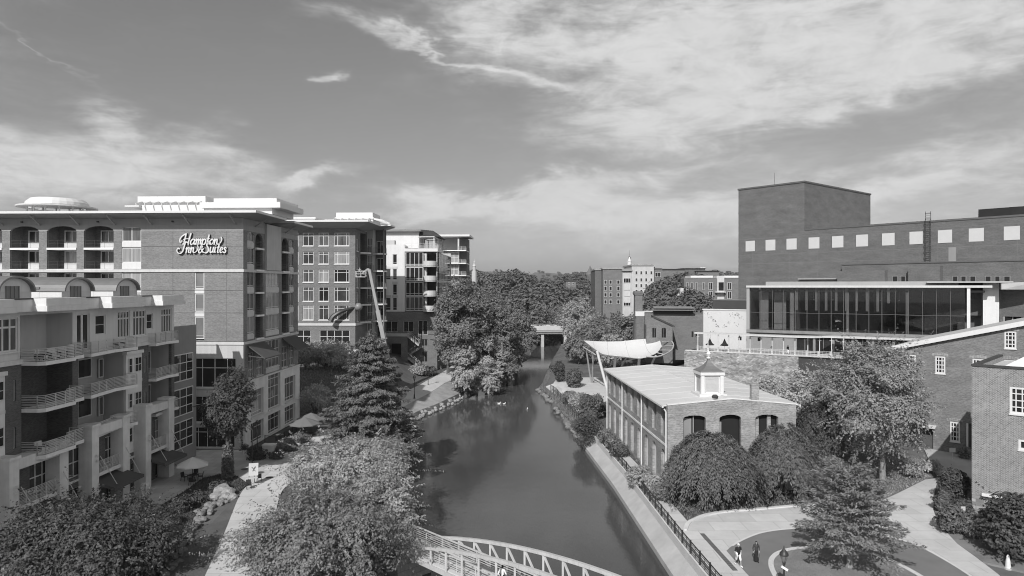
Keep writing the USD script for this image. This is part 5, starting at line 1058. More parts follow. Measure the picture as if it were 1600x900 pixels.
for h in hl:
    window(ml_, f, h[0][0], h[1][0], h[0][1], h[2][1], 3, 4, .1, .17, .11, proud=.06, pane='glass_dark', sill=.12)
    m = M(); c = (h[0][0] + h[1][0]) / 2
    for i in range(7): a = c - .95 + i * .27; f.box(m, a, a + .24, -.02, .1, h[2][1] + .02 + .12 * math.sin(math.pi * (i + .5) / 7), h[2][1] + .40 + .12 * math.sin(math.pi * (i + .5) / 7))
    ml_.part('brick_arch', m, 'brick_pavilion', absz=True)
for h in hd: m = M(); f.box(m, h[0][0], h[1][0], .3, .4, h[0][1], h[2][1]); ml_.part('door', m, 'wood_dark', absz=True)
m = M(); h = hd[0]; q = [f.pt(h[0][0] - 1.2, 0, h[2][1] + .35), f.pt(h[1][0] + .4, 0, h[2][1] + .35), f.pt(h[1][0] + .4, -1.1, h[2][1] + .15), f.pt(h[0][0] - 1.2, -1.1, h[2][1] + .15)]
m.hexa([(x, y, z - .12) for x, y, z in q] + q); ml_.part('door_hood', m, 'white_trim', absz=True)
m = M(); m.bar(f.pt(hd[1][0][0] - .15, -.05, hd[1][0][1]), f.pt(hd[1][0][0] - .15, -.05, hd[1][2][1]), .2); ml_.part('door_frame', m, 'white_frame', absz=True)
m = M(); a, b = f.pt(-.9, -.2, zr0 - .9 * slope + .25), f.pt(S1, -.2, zr0 + slope * S1 + .25); m.bar(a, b, .75, .6); ml_.part('rake_trim', m, 'white_paint', absz=True)
m = M(); m.hexa([(-.9, .2, zr0 - .9 * slope + .1), (S1, .2, zr0 + slope * S1 + .1), (S1, 30, zr0 + slope * S1 + .1), (-.9, 30, zr0 - .9 * slope + .1), (-.9, .2, zr0 - .9 * slope + .4), (S1, .2, zr0 + slope * S1 + .4), (S1, 30, zr0 + slope * S1 + .4), (-.9, 30, zr0 - .9 * slope + .4)]); ml_.part('roof', m, 'roof_grey', absz=True)
m = M(); f.box(m, 0, .4, .51, 30, 3.3, zr0 - .1); ml_.part('side_wall', m, 'brick_mill', absz=True)
nd_ = np.array([.71, -.70])
nb_ = Thing('near_brick_house', 'near brick house with stone base and large white sash windows at the right edge', 'house', (46.6, 69.4, 2.3), math.degrees(math.atan2(nd_[1], nd_[0])))
def nbs(u): k = (u - 800) / FPX; return (k * 69.4 - 46.6) / (.71 + .70 * k)
def nbz(u, v): return HC + (HZ - v) / FPX * (69.4 - .70 * nbs(u))
h0 = rect(nbs(1577.5), nbs(1577.5) + 2.5, nbz(1590, 647), nbz(1590, 605)); h1_ = rect(nbs(1591), nbs(1591) + 1.6, nbz(1596, 703), nbz(1596, 687))
nb_.part('front_wall', f.slab(rect(0, 14, 4.5, 17.4), [h0, h1_], 0, .5), 'brick_near', absz=True)
window(nb_, f, h0[0][0], h0[1][0], h0[0][1], h0[2][1], 5, 4, .12, .2, .1, proud=.05, sill=.12, panes=True)
window(nb_, f, h1_[0][0], h1_[1][0], h1_[0][1], h1_[2][1], 1, 1, .12, .2, .1, proud=.05, sill=.1)
m = M(); f.box(m, .0, 14, -.0, .5, 2.3, 4.497); nb_.part('stone_base', m, 'stone_base', absz=True)
m = M(); f.box(m, .9, 14, -.35, -.003, 4.5, 4.75); nb_.part('ledge', m, 'stone', absz=True)
m = M(); f.box(m, -.05, 14, -.1, .55, 17.403, 17.6); f.box(m, -.05, .4, .555, 14, 17.403, 17.6); nb_.part('coping', m, 'roof_dark', absz=True)
m = M(); f.box(m, 0, .4, .51, 14, 2.3, 17.4); nb_.part('side_wall', m, 'brick_near', absz=True)
m = M(); f.box(m, .41, 14, .51, 14, 16.6, 16.9); nb_.part('roof', m, 'roof_grey', absz=True)
m = M(); m.hexa([(1.6, 3, 16.9), (12, 3, 16.9), (12, 12, 16.9), (1.6, 12, 16.9), (4.6, 5, 18.9), (9, 5, 18.9), (9, 10, 18.9), (4.6, 10, 18.9)]); nb_.part('skylight', m, 'white_roof', absz=True)
# ------------------------------------------------------------------ left bank: plaza, path, planting
plaza_edge = GL((150, 905), (205, 838), (240, 808), (250, 791), (290, 767), (317, 748), (349, 740), (372, 745), (388, 757))
path_l = GL((300, 945), (322, 897), (350, 835), (375, 774), (392, 755), (415, 738), (440, 715), (465, 694), (500, 677), (545, 663))
path_l = smooth_line(path_l, 6)
pr_ = np.column_stack([path_l[:, 0] + 4.4, path_l[:, 1] - .6])
obj('plaza', flat(plaza_edge + [tuple(q) for q in GL((415, 738), (440, 715), (400, 704))] + [(-36.8, 92.7), (-43.0, 92.7), (-43.2, 50)], ZL + .03), 'plaza_paving', kind='structure')
obj('promenade', flat([tuple(q) for q in path_l] + [tuple(q) for q in pr_[::-1]], ZL + .06), 'paving', kind='structure')
pen_path = smooth_line([path_l[-1] + (1.8, 0), (-24.5, 122), (-23.5, 132), (-21.6, 141), (-19.4, 152), (-17.6, 164), (-15.8, 176), (-14.5, 190)], 6)
obj('footpath', drape(LineString(pen_path).buffer(1.9, cap_style=2), .08), 'concrete_light', kind='structure')
rock_line = smooth_line(GL((352, 782), (335, 790), (317, 803), (305, 821), (292, 842), (277, 866), (262, 884), (240, 912)), 8)
obj('planting_bed', flat([tuple(p) for p in plaza_edge] + [tuple(q) for q in rock_line], ZL + .05), 'mulch', kind='structure')
pl_near = [tuple(p) for p in path_l if p[1] < 74]
obj('lawn', flat([tuple(q) for q in rock_line[::-1]] + [(-31.5, 47), (-29, 47)] + pl_near, ZL + .045), 'lawn', kind='structure')
yy = np.linspace(119, 166, 30)
obj('lawn', drape([(xl(y) - 1.0, y) for y in yy] + [(xl(y) - np.interp(y, [119, 130, 166], [7, 9, 7.5]), y) for y in yy[::-1]], .03), 'lawn_pale', kind='structure')
def rock_mesh(r, seed, flat_=.7):
    s = trimesh.creation.icosphere(2, 1.0); v = np.array(s.vertices); n = meshkit.fbm(v * 1.3 + seed * 3.7, 3, seed)
    v = v * (0.62 + .75 * n)[:, None]; q = np.random.RandomState(seed); R = trimesh.transformations.random_rotation_matrix(q.rand(3))[:3, :3]
    v = np.round((v @ R.T) * 5) / 5 * .55 + (v @ R.T) * .45
    return v * np.array([r, r * q.uniform(.7, 1.1), r * flat_]), np.array(s.faces)
ROCKS = [rock_mesh(1.0, 20 + i) for i in range(6)]
def rocks(name, pts, rs, mt, label, group, seed):
    q = random.Random(seed)
    for (x, y, z), r in zip(pts, rs):
        v, fc = ROCKS[q.randrange(6)]; a = q.uniform(0, 6.28); c, s = math.cos(a), math.sin(a)
        v = np.column_stack([v[:, 0] * c - v[:, 1] * s, v[:, 0] * s + v[:, 1] * c, v[:, 2]]) * r
        t = obj(name, (v, fc), mt, label=label, cat='rock', group=group); UsdGeom.Xformable(t).AddTranslateOp().Set(Gf.Vec3d(x, y, z + r * .2))
q = random.Random(3)
pts, rs = [], []
for i, p in enumerate(rock_line[3::1]):
    for k in range(2 if i % 2 else 1): pts.append((p[0] + q.gauss(0, .35), p[1] + q.gauss(0, .3), ZL + .05)); rs.append(q.uniform(.2, .42))
rocks('boulder', pts, rs, 'rock_dark', 'grey boulder in the row edging the shaded planting bed', 'boulders edging the planting bed', 4)  # row given darker rock to paint in the shade over the bed
pts, rs = [], []
for u, v, r in ((347, 771, 1.15), (357, 773, .95), (337, 780, .8), (352, 779, .7), (363, 779, .6)): x, y = gp(u, v, ZL); pts.append((x, y, ZL)); rs.append(r)
for i, lab in enumerate(('largest pale boulder at the head of the planting bed', 'pale boulder right of the largest one at the head of the bed', 'pale boulder left of the largest one at the head of the bed', 'pale boulder on the near side of the heap at the head of the bed', 'smallest boulder at the right end of the heap by the promenade')):
    rocks('large_boulder', pts[i:i + 1], rs[i:i + 1], 'rock', lab, None, 5 + i)
pts, rs = [], []
for y in np.arange(116, 165, .62):
    for k in range(2): pts.append((xl(y) - .2 - k * .75 + q.gauss(0, .3), y + q.gauss(0, .3), .15 + .35 * k)); rs.append(q.uniform(.3, .66))
rocks('bank_rock', pts, rs, 'rock', 'pale rock in the rubble lining the grassy point of the left bank', 'rubble along the left bank', 6)
pts, rs = [], []
for y in np.arange(112, 175, 1.5): pts.append((xr(y) + .1 + q.gauss(0, .3), y, .2)); rs.append(q.uniform(.3, .7))
rocks('shore_rock', pts, rs, 'rock_dark', 'low rock at the water line of the right bank', 'rocks along the right bank', 7)
# ------------------------------------------------------------------ right bank
ys = np.arange(30, 116.1, 2.0)
def strip(a0, a1, z0, z1, drop):
    m = M(); V = []
    for y in ys: V += [(xr(y) + a0, y, z0 - drop), (xr(y) + a0, y, z0), (xr(y) + a1, y, z1), (xr(y) + a1, y, z1 - drop)]
    n = len(ys); F = [[4 * i + j, 4 * i + 4 + j, 4 * i + 5 + j, 4 * i + 1 + j] for i in range(n - 1) for j in range(3)]
    m.add(V, np.flip(np.array(F), 1)); m.add(V[:4], [[0, 1, 2, 3]]); m.add(V[-4:], [[3, 2, 1, 0]]); return m
obj('river_ledge', strip(-.05, 1.55, .55, 1.75, 1.8), 'concrete', kind='structure')
obj('ledge_curb', strip(1.3, 1.62, ZR + .08, ZR + .08, 1.0), 'curb', kind='structure')
walk = [(xr(y) + 1.63, y) for y in np.arange(30, 166, 3)] + [(xr(y) + 3.7, y) for y in np.arange(30, 166, 3)[::-1]]
obj('walkway', drape(walk, .06), 'paving', kind='structure')
cw = smooth_line(GR((1071, 829), (1075, 820), (1082, 815), (1098, 808), (1115, 804), (1145, 800), (1176, 798), (1242, 792), (1310, 788)), 5)
court = [tuple(p) for p in cw] + GR((1380, 782), (1402, 772), (1430, 758), (1446, 750), (1466, 748), (1460, 770), (1458, 797), (1464, 812), (1469, 822), (1482, 836), (1496, 851), (1525, 872), (1559, 898), (1600, 935), (1250, 950), (1120, 925)) + [(xr(50) + 1.65, 52.5), (xr(60) + 1.65, 60)]
obj('forecourt', flat(court, ZR + .075), 'paving', kind='structure')
ao = smooth_line(GR((1135, 862), (1143, 855), (1154, 848), (1172, 839.5), (1192, 833), (1222, 828.5), (1256, 827), (1330, 830), (1393, 841), (1434, 854), (1471, 873), (1513, 899), (1550, 928)), 5)
asph = [tuple(p) for p in ao] + GR((1500, 950), (1230, 950), (1190, 922), (1166, 897))
isl = smooth_line(GR((1260, 960), (1222, 925), (1203.5, 895), (1200.5, 880), (1205, 871), (1214.5, 864.5), (1234, 859), (1264, 856), (1300, 856.5), (1330, 860), (1362, 867), (1390.5, 876), (1432, 897), (1475, 925), (1510, 955)), 6)
IS = Polygon(isl).buffer(0)
obj('asphalt_drive', M().poly(Polygon(asph).buffer(0).difference(IS), ZR - .2, ZR + .083), 'asphalt', kind='structure')
obj('island_curb', M().poly(IS.difference(IS.buffer(-.42)), ZR - .2, ZR + .19), 'curb', kind='structure')
obj('lawn', M().poly(IS.buffer(-.425), ZR - .2, ZR + .16), 'lawn_dry', kind='structure')
obj('kerb_line', M().poly(LineString(ao[6:]).buffer(.11), ZR - .1, ZR + .10), 'curb', kind='structure')
obj('planting_curb', M().poly(LineString(cw).buffer(.2), ZR - .2, ZR + .2), 'curb', kind='structure')
obj('planting_bed', flat([(xr(y) + 3.75, y) for y in np.arange(64, 112, 4)] + [(16.8, 112), (17.2, 76.6), (33, 78)] + [tuple(p) for p in cw[::-1]], ZR + .05), 'mulch', kind='structure')
a, b = gp(1097, 835, ZR), gp(1149, 893, ZR)
dg = Thing('drain_channel', 'long dark drain grating set in the pale forecourt', 'drain', ((a[0] + b[0]) / 2, (a[1] + b[1]) / 2, ZR + .076))
m = M(); O = np.array([(a[0] + b[0]) / 2, (a[1] + b[1]) / 2, 0]); m.bar(np.array([*a, .004]) - O, np.array([*b, .004]) - O, .42, .02); dg.part('channel', m, 'drain')
m = M()
for i in range(60): p = np.array([a[0] + (b[0] - a[0]) * i / 60, a[1] + (b[1] - a[1]) * i / 60, .016]) - O; m.box(p[0] - .2, p[0] + .2, p[1] - .02, p[1] + .02, .014, .022)
dg.part('grating', m, 'asphalt', kind='stuff')
obj('lawn', drape(GR((1300, 788), (1380, 782), (1430, 758), (1446, 750), (1470, 742), (1440, 722), (1400, 715), (1330, 725), (1290, 745), (1270, 775)), .05), 'lawn_mid', kind='structure')
obj('verge', flat(GR((1461, 800), (1469, 822), (1496, 851), (1535, 879), (1600, 895), (1600, 840), (1540, 815), (1515, 800)), ZR + .09), 'lawn_dry', kind='structure')
obj('mill_path', drape([(52, 84), (66, 78), (66, 92), (56, 93)], .1), 'concrete', kind='structure')
obj('stage_apron', drape([(xr(y) + 3.7, y) for y in np.arange(124, 178, 6)] + [(30, 176), (30, 128)], .05), 'concrete_light', kind='structure')
# riverside fence
fy = np.arange(40.0, 160, 2.4)
fe = Thing('riverside_fence', 'dark metal rail fence along the right river walk', 'fence', (xr(40) + 1.48, 40, ZR))
base = np.array(fe.loc)
def fpos(y): return np.array([xr(y) + 1.48, y, float(max(terrain(xr(y) + 1.48, y), 1.6)) if y > 112 else ZR]) - base
for i, y in enumerate(fy):
    p = fpos(y); fe.part('post', M().box(p[0] - .07, p[0] + .07, p[1] - .07, p[1] + .07, p[2] - .3, p[2] + 1.25), 'dark_metal')
    if i + 1 < len(fy):
        n = fpos(fy[i + 1]); m = M()
        for z in (.12, .33, .54, .75, .96): m.bar(p + (0, .05, z), n + (0, -.05, z), .035)
        m.bar(p + (0, .05, 1.14), n + (0, -.05, 1.14), .09, .06); c = (p + n) / 2; m.box(c[0] - .02, c[0] + .02, c[1] - .02, c[1] + .02, c[2] + .1, c[2] + 1.12)
        fe.part('rail', m, 'dark_metal')
# ------------------------------------------------------------------ the footbridge
D, Wv = np.array([.7071, -.7071, 0]), np.array([.7071, .7071, 0])
N0 = np.array([-9.35, 58.5, 0])
br = Thing('footbridge', 'pale steel arched truss footbridge over the river', 'footbridge', (N0[0], N0[1], 2.6))
def bp(t, w, z): return N0 + D * t + Wv * w + np.array([0, 0, z]) - np.array([N0[0], N0[1], 2.6])
hgt = lambda t: 3.25 + 2.6 * (1 - ((t - 20) / 20) ** 2)
m = M(); m.hexa([bp(-5, .12, 2.62), bp(41, .12, 2.62), bp(41, 2.88, 2.62), bp(-5, 2.88, 2.62), bp(-5, .12, 2.85), bp(41, .12, 2.85), bp(41, 2.88, 2.85), bp(-5, 2.88, 2.85)]); br.part('deck', m, 'concrete_light')
for w in (0, 3.0):
    ts = np.linspace(0, 40, 41); m = M()
    for a, b in zip(ts[:-1], ts[1:]): m.bar(bp(a, w, hgt(a)), bp(b + .02, w, hgt(b)), .26, .24)
    br.part('arch_chord', m, 'steel_white'); m = M(); m.bar(bp(-5, w, 2.62), bp(41, w, 2.62), .2, .34); br.part('bottom_chord', m, 'steel_white')
    for i in range(1, 21):
        t = i * 1.93; br.part('upright', M().bar(bp(t, w, 2.8), bp(t, w, hgt(t) - .1), .15), 'steel_white')
        if w == 0: continue
        if t < 19: br.part('diagonal', M().bar(bp(t + .05, w, hgt(t) - .12), bp(t + 1.85, w, 2.82), .13), 'steel_white')
        else: br.part('diagonal', M().bar(bp(t + 1.85, w, hgt(min(t + 1.93, 39.9)) - .12), bp(t + .05, w, 2.82), .13), 'steel_white')
for w in (.45, 2.55):
    m = M()
    for z in (.18, .36, .54, .72, .9): m.bar(bp(-4.5, w, 2.85 + z), bp(40, w, 2.85 + z), .04)
    m.bar(bp(-4.5, w, 2.85 + 1.12), bp(40, w, 2.85 + 1.12), .13, .09); br.part('handrail', m, 'steel_white')
    for i in range(20): t = -4.4 + i * 2.2; br.part('rail_post', M().bar(bp(t, w, 2.86), bp(t, w, 3.93), .06), 'steel_white')
m = M(); m.box(*(np.array([-4.6, 2.2]) - 1.2), -1.2, 4.6, -4.0, -.05)
br.part('abutment', M().hexa([bp(-5.5, -.3, -.8), bp(-.3, -.3, -.8), bp(-.3, 3.3, -.8), bp(-5.5, 3.3, -.8), bp(-5.5, -.3, 2.60), bp(-.3, -.3, 2.60), bp(-.3, 3.3, 2.60), bp(-5.5, 3.3, 2.60)]), 'stone_block')
# ------------------------------------------------------------------ the road bridge upstream
rb = Thing('road_bridge', 'low concrete road bridge with parapet crossing the river upstream', 'bridge', (xx(850, 285), 285, 0.0))
zb = zz(515, 285)
m = M(); m.box(-30, 26, 0, 9, zb - .9, zb - .02); rb.part('deck', m, 'concrete')
for y in (-.25, 9.0): rb.part('parapet', M().box(-30, 26, y, y + .25, zb - .3, zb + 1.5), 'stucco')
for x in (xx(848, 285) - xx(850, 285), 9, -11): rb.part('pier', M().box(x - .6, x + .6, 1, 8, -1.5, zb - .9), 'concrete')
m = M(); m.box(-30, 26, .5, 8.5, zb - 1.9, zb - .91); rb.part('girder', m, 'concrete_dark')
car = Thing('parked_car', 'small dark car crossing the road bridge upstream', 'car', (xx(864, 287), 289, zb))
m = M(); m.poly([(-2.1, 0), (2.1, 0), (2.1, 1.7), (-2.1, 1.7)], .35, .85); car.part('body', m, 'cloth_dark'); car.part('cabin', M().hexa([(-1.4, .1, .85), (1.2, .1, .85), (1.2, 1.6, .85), (-1.4, 1.6, .85), (-.9, .25, 1.4), (.7, .25, 1.4), (.7, 1.45, 1.4), (-.9, 1.45, 1.4)]), 'glass_dark')
for x in (-1.3, 1.3):
    for y in (0, 1.7): car.part('wheel', M().tube([(x, y - .1, .33), (x, y + .1, .33)], .33, 12), 'cloth_black')
# ------------------------------------------------------------------ trees and shrubs
def leaf_quads(c, size, rs, up=.4, along=None, aspect=.55, out=None):
    n = len(c); nrm = rs.normal(size=(n, 3)) * (1.0 if out is None else .62); nrm[:, 2] = np.abs(nrm[:, 2]) * (1 if out is None else .6) + up
    if out is not None: nrm = nrm + out * 1.0          # leaves turn their faces outwards
    nrm /= np.linalg.norm(nrm, axis=1, keepdims=True)
    a = rs.normal(size=(n, 3)) if along is None else along + rs.normal(size=(n, 3)) * .35
    a -= (a * nrm).sum(1, keepdims=True) * nrm; a /= np.linalg.norm(a, axis=1, keepdims=True) + 1e-9
    b = np.cross(nrm, a); s = (size * rs.uniform(.6, 1.35, n))[:, None]
    v = np.stack([c - a * s, c + b * s * aspect, c + a * s, c - b * s * aspect], 1).reshape(-1, 3)
    k = np.arange(n)[:, None] * 4
    return v, np.vstack([k + [0, 1, 2], k + [0, 2, 3]])
def lobe_points(lobes, n, rs, gap=.42, seed=0, inner=.74):
    L = np.array(lobes, float); w = (L[:, 3] * L[:, 4] + L[:, 4] * L[:, 5]); w /= w.sum()
    i = rs.choice(len(L), n, p=w); d = rs.normal(size=(n, 3)); d[:, 2] = d[:, 2] + .25; d /= np.linalg.norm(d, axis=1, keepdims=True)
    rad = rs.uniform(inner, 1.02, n) + (meshkit.fbm(d * 2.3 + i[:, None] * 3.1, 2, seed) - .5) * .62
    spr = rs.uniform(0, 1, n) < .16
    rad = np.where(spr, rad + rs.uniform(0, .42, n) * (meshkit.noise(d * 5 + i[:, None] * 1.7, seed) > .58), rad)
    p = L[i, :3] + d * L[i, 3:6] * rad[:, None]
    q = meshkit.fbm(p * .8 + seed, 2, seed)
    ok = q > gap - .12 + rs.uniform(-.08, .08, len(p))
    return p[ok], d[ok]
def blob_lobes(rs, H, w, z0, k, r=(.16, .27), egg=0.0):
    out = []; zc, hz = (z0 + H) / 2, (H - z0) / 2
    for _ in range(k):
        d = rs.normal(size=3); d /= np.linalg.norm(d); q = rs.uniform(.45, .82)
        R = w * rs.uniform(*r); z = zc + d[2] * hz * q; sh = 1 - egg * (z - z0) / (H - z0)
        out.append((d[0] * (w / 2 - R * .6) * q * sh * 1.25, d[1] * (w / 2 - R * .6) * q * sh * 1.25, min(z, H - R * .8), R, R, R * rs.uniform(.65, .95)))
    return out
def trunk_mesh(rs, H, r, tops, spread_=.5, lean=(0, 0), fork=.35):
    m = M(); zf_ = H * fork; p = [(0, 0, -.3), (lean[0] * .2, lean[1] * .2, zf_ * .5), (lean[0] * .5, lean[1] * .5, zf_)]
    m.tube(smooth_line(p, 4), np.linspace(r * 1.15, r * .8, 9), 8)
    for t in tops:
        a = np.array(p[-1]) * rs.uniform(.75, 1.0); t = np.array(t[:3]); mid = (a + t) / 2 + np.array([0, 0, -.08 * np.linalg.norm(t - a)]) + rs.normal(size=3) * .15
        m.tube(smooth_line([a, mid, t], 4), np.linspace(r * .55, r * .10, 9), 5, cap=False)
    return m
def tree(name, label, cat, base, H, w, z0, leaf, size, n, seed, lobes=30, r=.25, bark='bark', egg=.0, gap=.42, group=None, lr=(.16, .27), fork=.35, extra=None, squash=(1, 1), shift=(0, 0), sprigs=None):
    rs = np.random.RandomState(seed); t = Thing(name, label, cat, base, 0, group)
    L = blob_lobes(rs, H, w, z0, lobes, lr, egg) if extra is None else extra(rs)
    L = [(a * squash[0] + shift[0] * min(1, c / H), b * squash[1] + shift[1] * min(1, c / H), c, d, e, f_) for a, b, c, d, e, f_ in L]
    p, dd = lobe_points(L, n, rs, gap, seed)
    ok = p[:, 2] > .15; p, dd = p[ok], dd[ok]; cc = np.array([0, 0, (z0 + H) / 2]); g = p - cc; g /= np.linalg.norm(g, axis=1, keepdims=True) + 1e-9; dd = dd * .7 + g * .5
    ns = int(n / 95) if sprigs is None else sprigs; ii = rs.permutation(len(p))[:ns]; k = 26; u = rs.uniform(0, 1, (ns, k, 1)); ln = rs.uniform(.05, .18, (ns, 1, 1)) * w; dr = (g[ii] + rs.normal(size=(ns, 3)) * .45 + [0, 0, .25])[:, None]
    sp = (p[ii][:, None] + dr * ln * u + np.array([0, 0, -.35]) * ln * u ** 2 + rs.normal(size=(ns, k, 3)) * .045 * w * .25 * (1.1 - u)).reshape(-1, 3)
    p = np.vstack([p, sp]); dd = np.vstack([dd, np.repeat(dd[ii], k, 0)])
    t.part('trunk', trunk_mesh(rs, max(z0 * 1.6, H * .3), r, [L[i] for i in rs.permutation(len(L))[:14]], fork=fork if z0 > 1 else .6), bark)
    t.part('crown', leaf_quads(p, size, rs, .35, out=dd), leaf, label=None)
    return t
def on(u, v, z): x, y = gp(u, v, z); return (x, y, z)
def at(u, Y, z=None): x = (u - 800) / FPX * Y; return (x, Y, float(terrain(x, Y)) if z is None else z)
# left foreground
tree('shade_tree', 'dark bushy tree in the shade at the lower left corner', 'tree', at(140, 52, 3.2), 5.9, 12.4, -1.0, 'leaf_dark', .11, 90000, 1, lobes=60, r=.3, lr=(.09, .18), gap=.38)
tree('river_tree', 'large pale leaved tree between the promenade and the river', 'tree', (-16.2, 70.5, 2.6), 7.2, 13.2, .6, 'leaf_light', .115, 90000, 2, lobes=90, r=.26, lr=(.07, .14), gap=.44)
tree('bank_tree', 'mid grey bushy tree spilling over the bank at the bridge end', 'tree', (-15.1, 54.8, 2.2), 6.2, 13.8, -1.0, 'leaf_mid', .11, 90000, 3, lobes=90, r=.26, lr=(.07, .14), gap=.44)
tree('river_tree', 'smaller pale tree filling the gap between the two big trees by the footbridge', 'tree', (-13.2, 63.0, 2.0), 6.0, 9.0, .2, 'leaf_light', .115, 34000, 37, lobes=46, r=.18, lr=(.09, .16), gap=.44)
tree('young_tree', 'slender dark young tree before the ground floor windows of the hotel', 'tree', on(356, 746, ZL), 12.7, 6.4, 4.0, 'leaf_dark', .12, 28000, 4, lobes=26, r=.2, lr=(.14, .24), egg=.25, fork=.8)  # leaf colour darkened in place of the apartment house shadow
t5 = on(356, 746, ZL)
rs = np.random.RandomState(40); zc = rs.uniform(0, 3.8, 2600); an = rs.uniform(0, 6.28, 2600); rr = .75 * np.sqrt(rs.uniform(.3, 1, 2600)) * (1 - .08 * zc)
iv = Thing('ivy_column', 'ivy covered lower stems of the slender tree in front of the hotel', 'ivy', t5); iv.part('foliage', leaf_quads(np.column_stack([rr * np.cos(an), rr * np.sin(an), zc]), .14, rs), 'leaf_mid')
def conifer(name, label, base, H, w, leaf, seed, tiers=30, n=340, size=.2):
    rs = np.random.RandomState(seed); t = Thing(name, label, 'tree', base); P_, A_ = [], []; m = M()
    m.tube([(0, 0, -.3), (0, 0, H * .5), (0, 0, H * .97)], [w * .035, w * .022, .03], 8)
    for i in range(tiers):
        f_ = i / (tiers - 1); z = H * (.05 + .93 * f_); R = w / 2 * ((1 - f_) ** .56) * rs.uniform(.85, 1.1) + .12
        nb = int(7 + 7 * (1 - f_)); zt_ = z
        for b in range(nb):
            z = zt_ + rs.uniform(-.035, .035) * H * (1 - .7 * f_)
            a = 6.28 * (b + rs.uniform(-.35, .35)) / nb + i * 2.4; L = R * rs.uniform(.72, 1.14)
            tip = np.array([math.cos(a) * L, math.sin(a) * L, z + L * rs.uniform(-.16, .12)]); root = np.array([0, 0, z])
            if f_ < .9: m.tube([root, (root + tip) / 2 + (0, 0, -.05 * L), tip * .92 + root * .08], [.05, .035, .012], 4, cap=False)
            k = int(n * (L / w) * 1.1) + 12; u = rs.uniform(.18, 1, k) ** .75
            side = np.array([-math.sin(a), math.cos(a), 0]); wd = .5 * L * (1 - u) ** .6 + .14
            s_ = rs.uniform(-1, 1, k)
            p = root + (tip - root) * u[:, None] + side * (s_ * wd * .62)[:, None] + np.array([0, 0, 1]) * (rs.normal(size=k) * .10 - .16 * np.abs(s_) * wd)[:, None]
            P_.append(p); A_.append((tip - root) / (L + .01) + side * (s_[:, None] * .9) + np.array([0, 0, -.15]))
    c = np.vstack(P_); al = np.vstack(A_)
    t.part('trunk', m, 'bark'); t.part('crown', leaf_quads(c, size, rs, up=.6, along=al, aspect=.28, out=np.column_stack([c[:, 0], c[:, 1], np.zeros(len(c))]) / (np.hypot(c[:, 0], c[:, 1])[:, None] + .3) * .7), leaf); return t
conifer('conifer', 'tall broad dark conifer standing on the left bank beside the river', (-18.4, 89, 3.0), 16.9, 13.6, 'leaf_conifer', 5, tiers=38, n=560, size=.22)
for i, (u, Y, H, w, lab) in enumerate(((478, 143, 5.8, 7.4, 'feathery pale small tree just right of the hotel corner'), (507, 144, 6.4, 8.2, 'feathery pale small tree between the hotel and the conifer'), (534, 141, 6.0, 7.6, 'feathery pale small tree touching the left side of the conifer'), (492, 116, 5.5, 5, 'low feathery shrub tree in the garden by the hotel'))):
    tree('garden_tree', lab, 'tree', at(u, Y), H, w, 1.2, 'leaf_light' if i < 2 else 'leaf_pale', .17, 7000, 60 + i, lobes=22, r=.12, gap=.5, group=None)
# the wooded left bank in the middle distance
mids_ = [(712, 166, 28.0, 13.5, 1, 'leaf_mid', 'tallest dark leafy tree on the left bank right of the modern building'), (745, 172, 26.0, 12.5, 2, 'leaf_mid', 'tall leafy tree standing second along the wooded left bank'),
         (772, 178, 25.0, 12, 2, 'leaf_mid', 'tall leafy tree at the middle of the wooded left bank'), (806, 200, 21, 13, 2, 'leaf_mid', 'broad leafy tree behind the bend of the left bank'),
         (728, 156, 12.0, 9.0, .6, 'leaf_light', 'lower pale tree in front of the tall trees on the left bank'), (770, 171, 14.0, 10, .5, 'leaf_light', 'pale tree leaning to the water on the left bank'),
         (700, 172, 20, 8, 1, 'leaf_mid', 'dark tree against the wall of the modern building'), (760, 160, 6.0, 7.5, .1, 'leaf_light', 'low pale shrub tree overhanging the water at the left bank'),
         (792, 186, 16, 10, .3, 'leaf_mid', 'rounded tree overhanging the narrowing river'), (806, 226, 17, 11, 1, 'leaf_mid', 'rounded tree left of the road bridge'),
         (787, 175, 9, 9, .1, 'leaf_mid', 'low dark tree at the water below the wooded bank')]
for i, (u, Y, H, w, z0, lf_, lab) in enumerate(mids_):
    tree('bank_tree', lab, 'tree', at(u, Y, max(float(terrain((u - 800) / FPX * Y, Y)), .4)), H, w, z0, lf_, .26, 20000 if H > 15 else 11000, 80 + i, lobes=46 if H > 15 else 26, r=.35, gap=.44, lr=(.12, .2), egg=.3)
# trees on the far side of the bridge and behind the canopy
back = [(905, 262, 19.5, 16, 'leaf_light', 'round pale tree right of the road bridge'), (861, 330, 18, 17, 'leaf_mid', 'tree behind the left end of the road bridge'), (838, 300, 17, 15, 'leaf_mid', 'tree behind the road bridge parapet at its left'),
        (908, 205, 8.5, 11, 'leaf_mid', 'low spreading tree between the road bridge and the tensile canopy'), (945, 225, 14.5, 13, 'leaf_mid', 'leafy tree behind the left mast of the tensile canopy'), (972, 212, 15.5, 12, 'leaf_mid', 'dark leafy tree beside the brick chimney'),
        (958, 195, 10, 9.5, 'leaf_light', 'paler tree directly behind the tensile canopy'), (1000, 196, 11.5, 9, 'leaf_mid', 'tree between the chimney and the gabled house'), (878, 300, 14, 14, 'leaf_mid', 'tree behind the right end of the road bridge'), (926, 240, 11, 11, 'leaf_mid', 'tree at the right bank before the tall apartment houses')]
for i, (u, Y, H, w, lf_, lab) in enumerate(back):
    tree('park_tree', lab, 'tree', at(u, Y), H, w, 1.0, lf_, .30, 12000, 120 + i, lobes=34, r=.35, gap=.44, lr=(.13, .21))
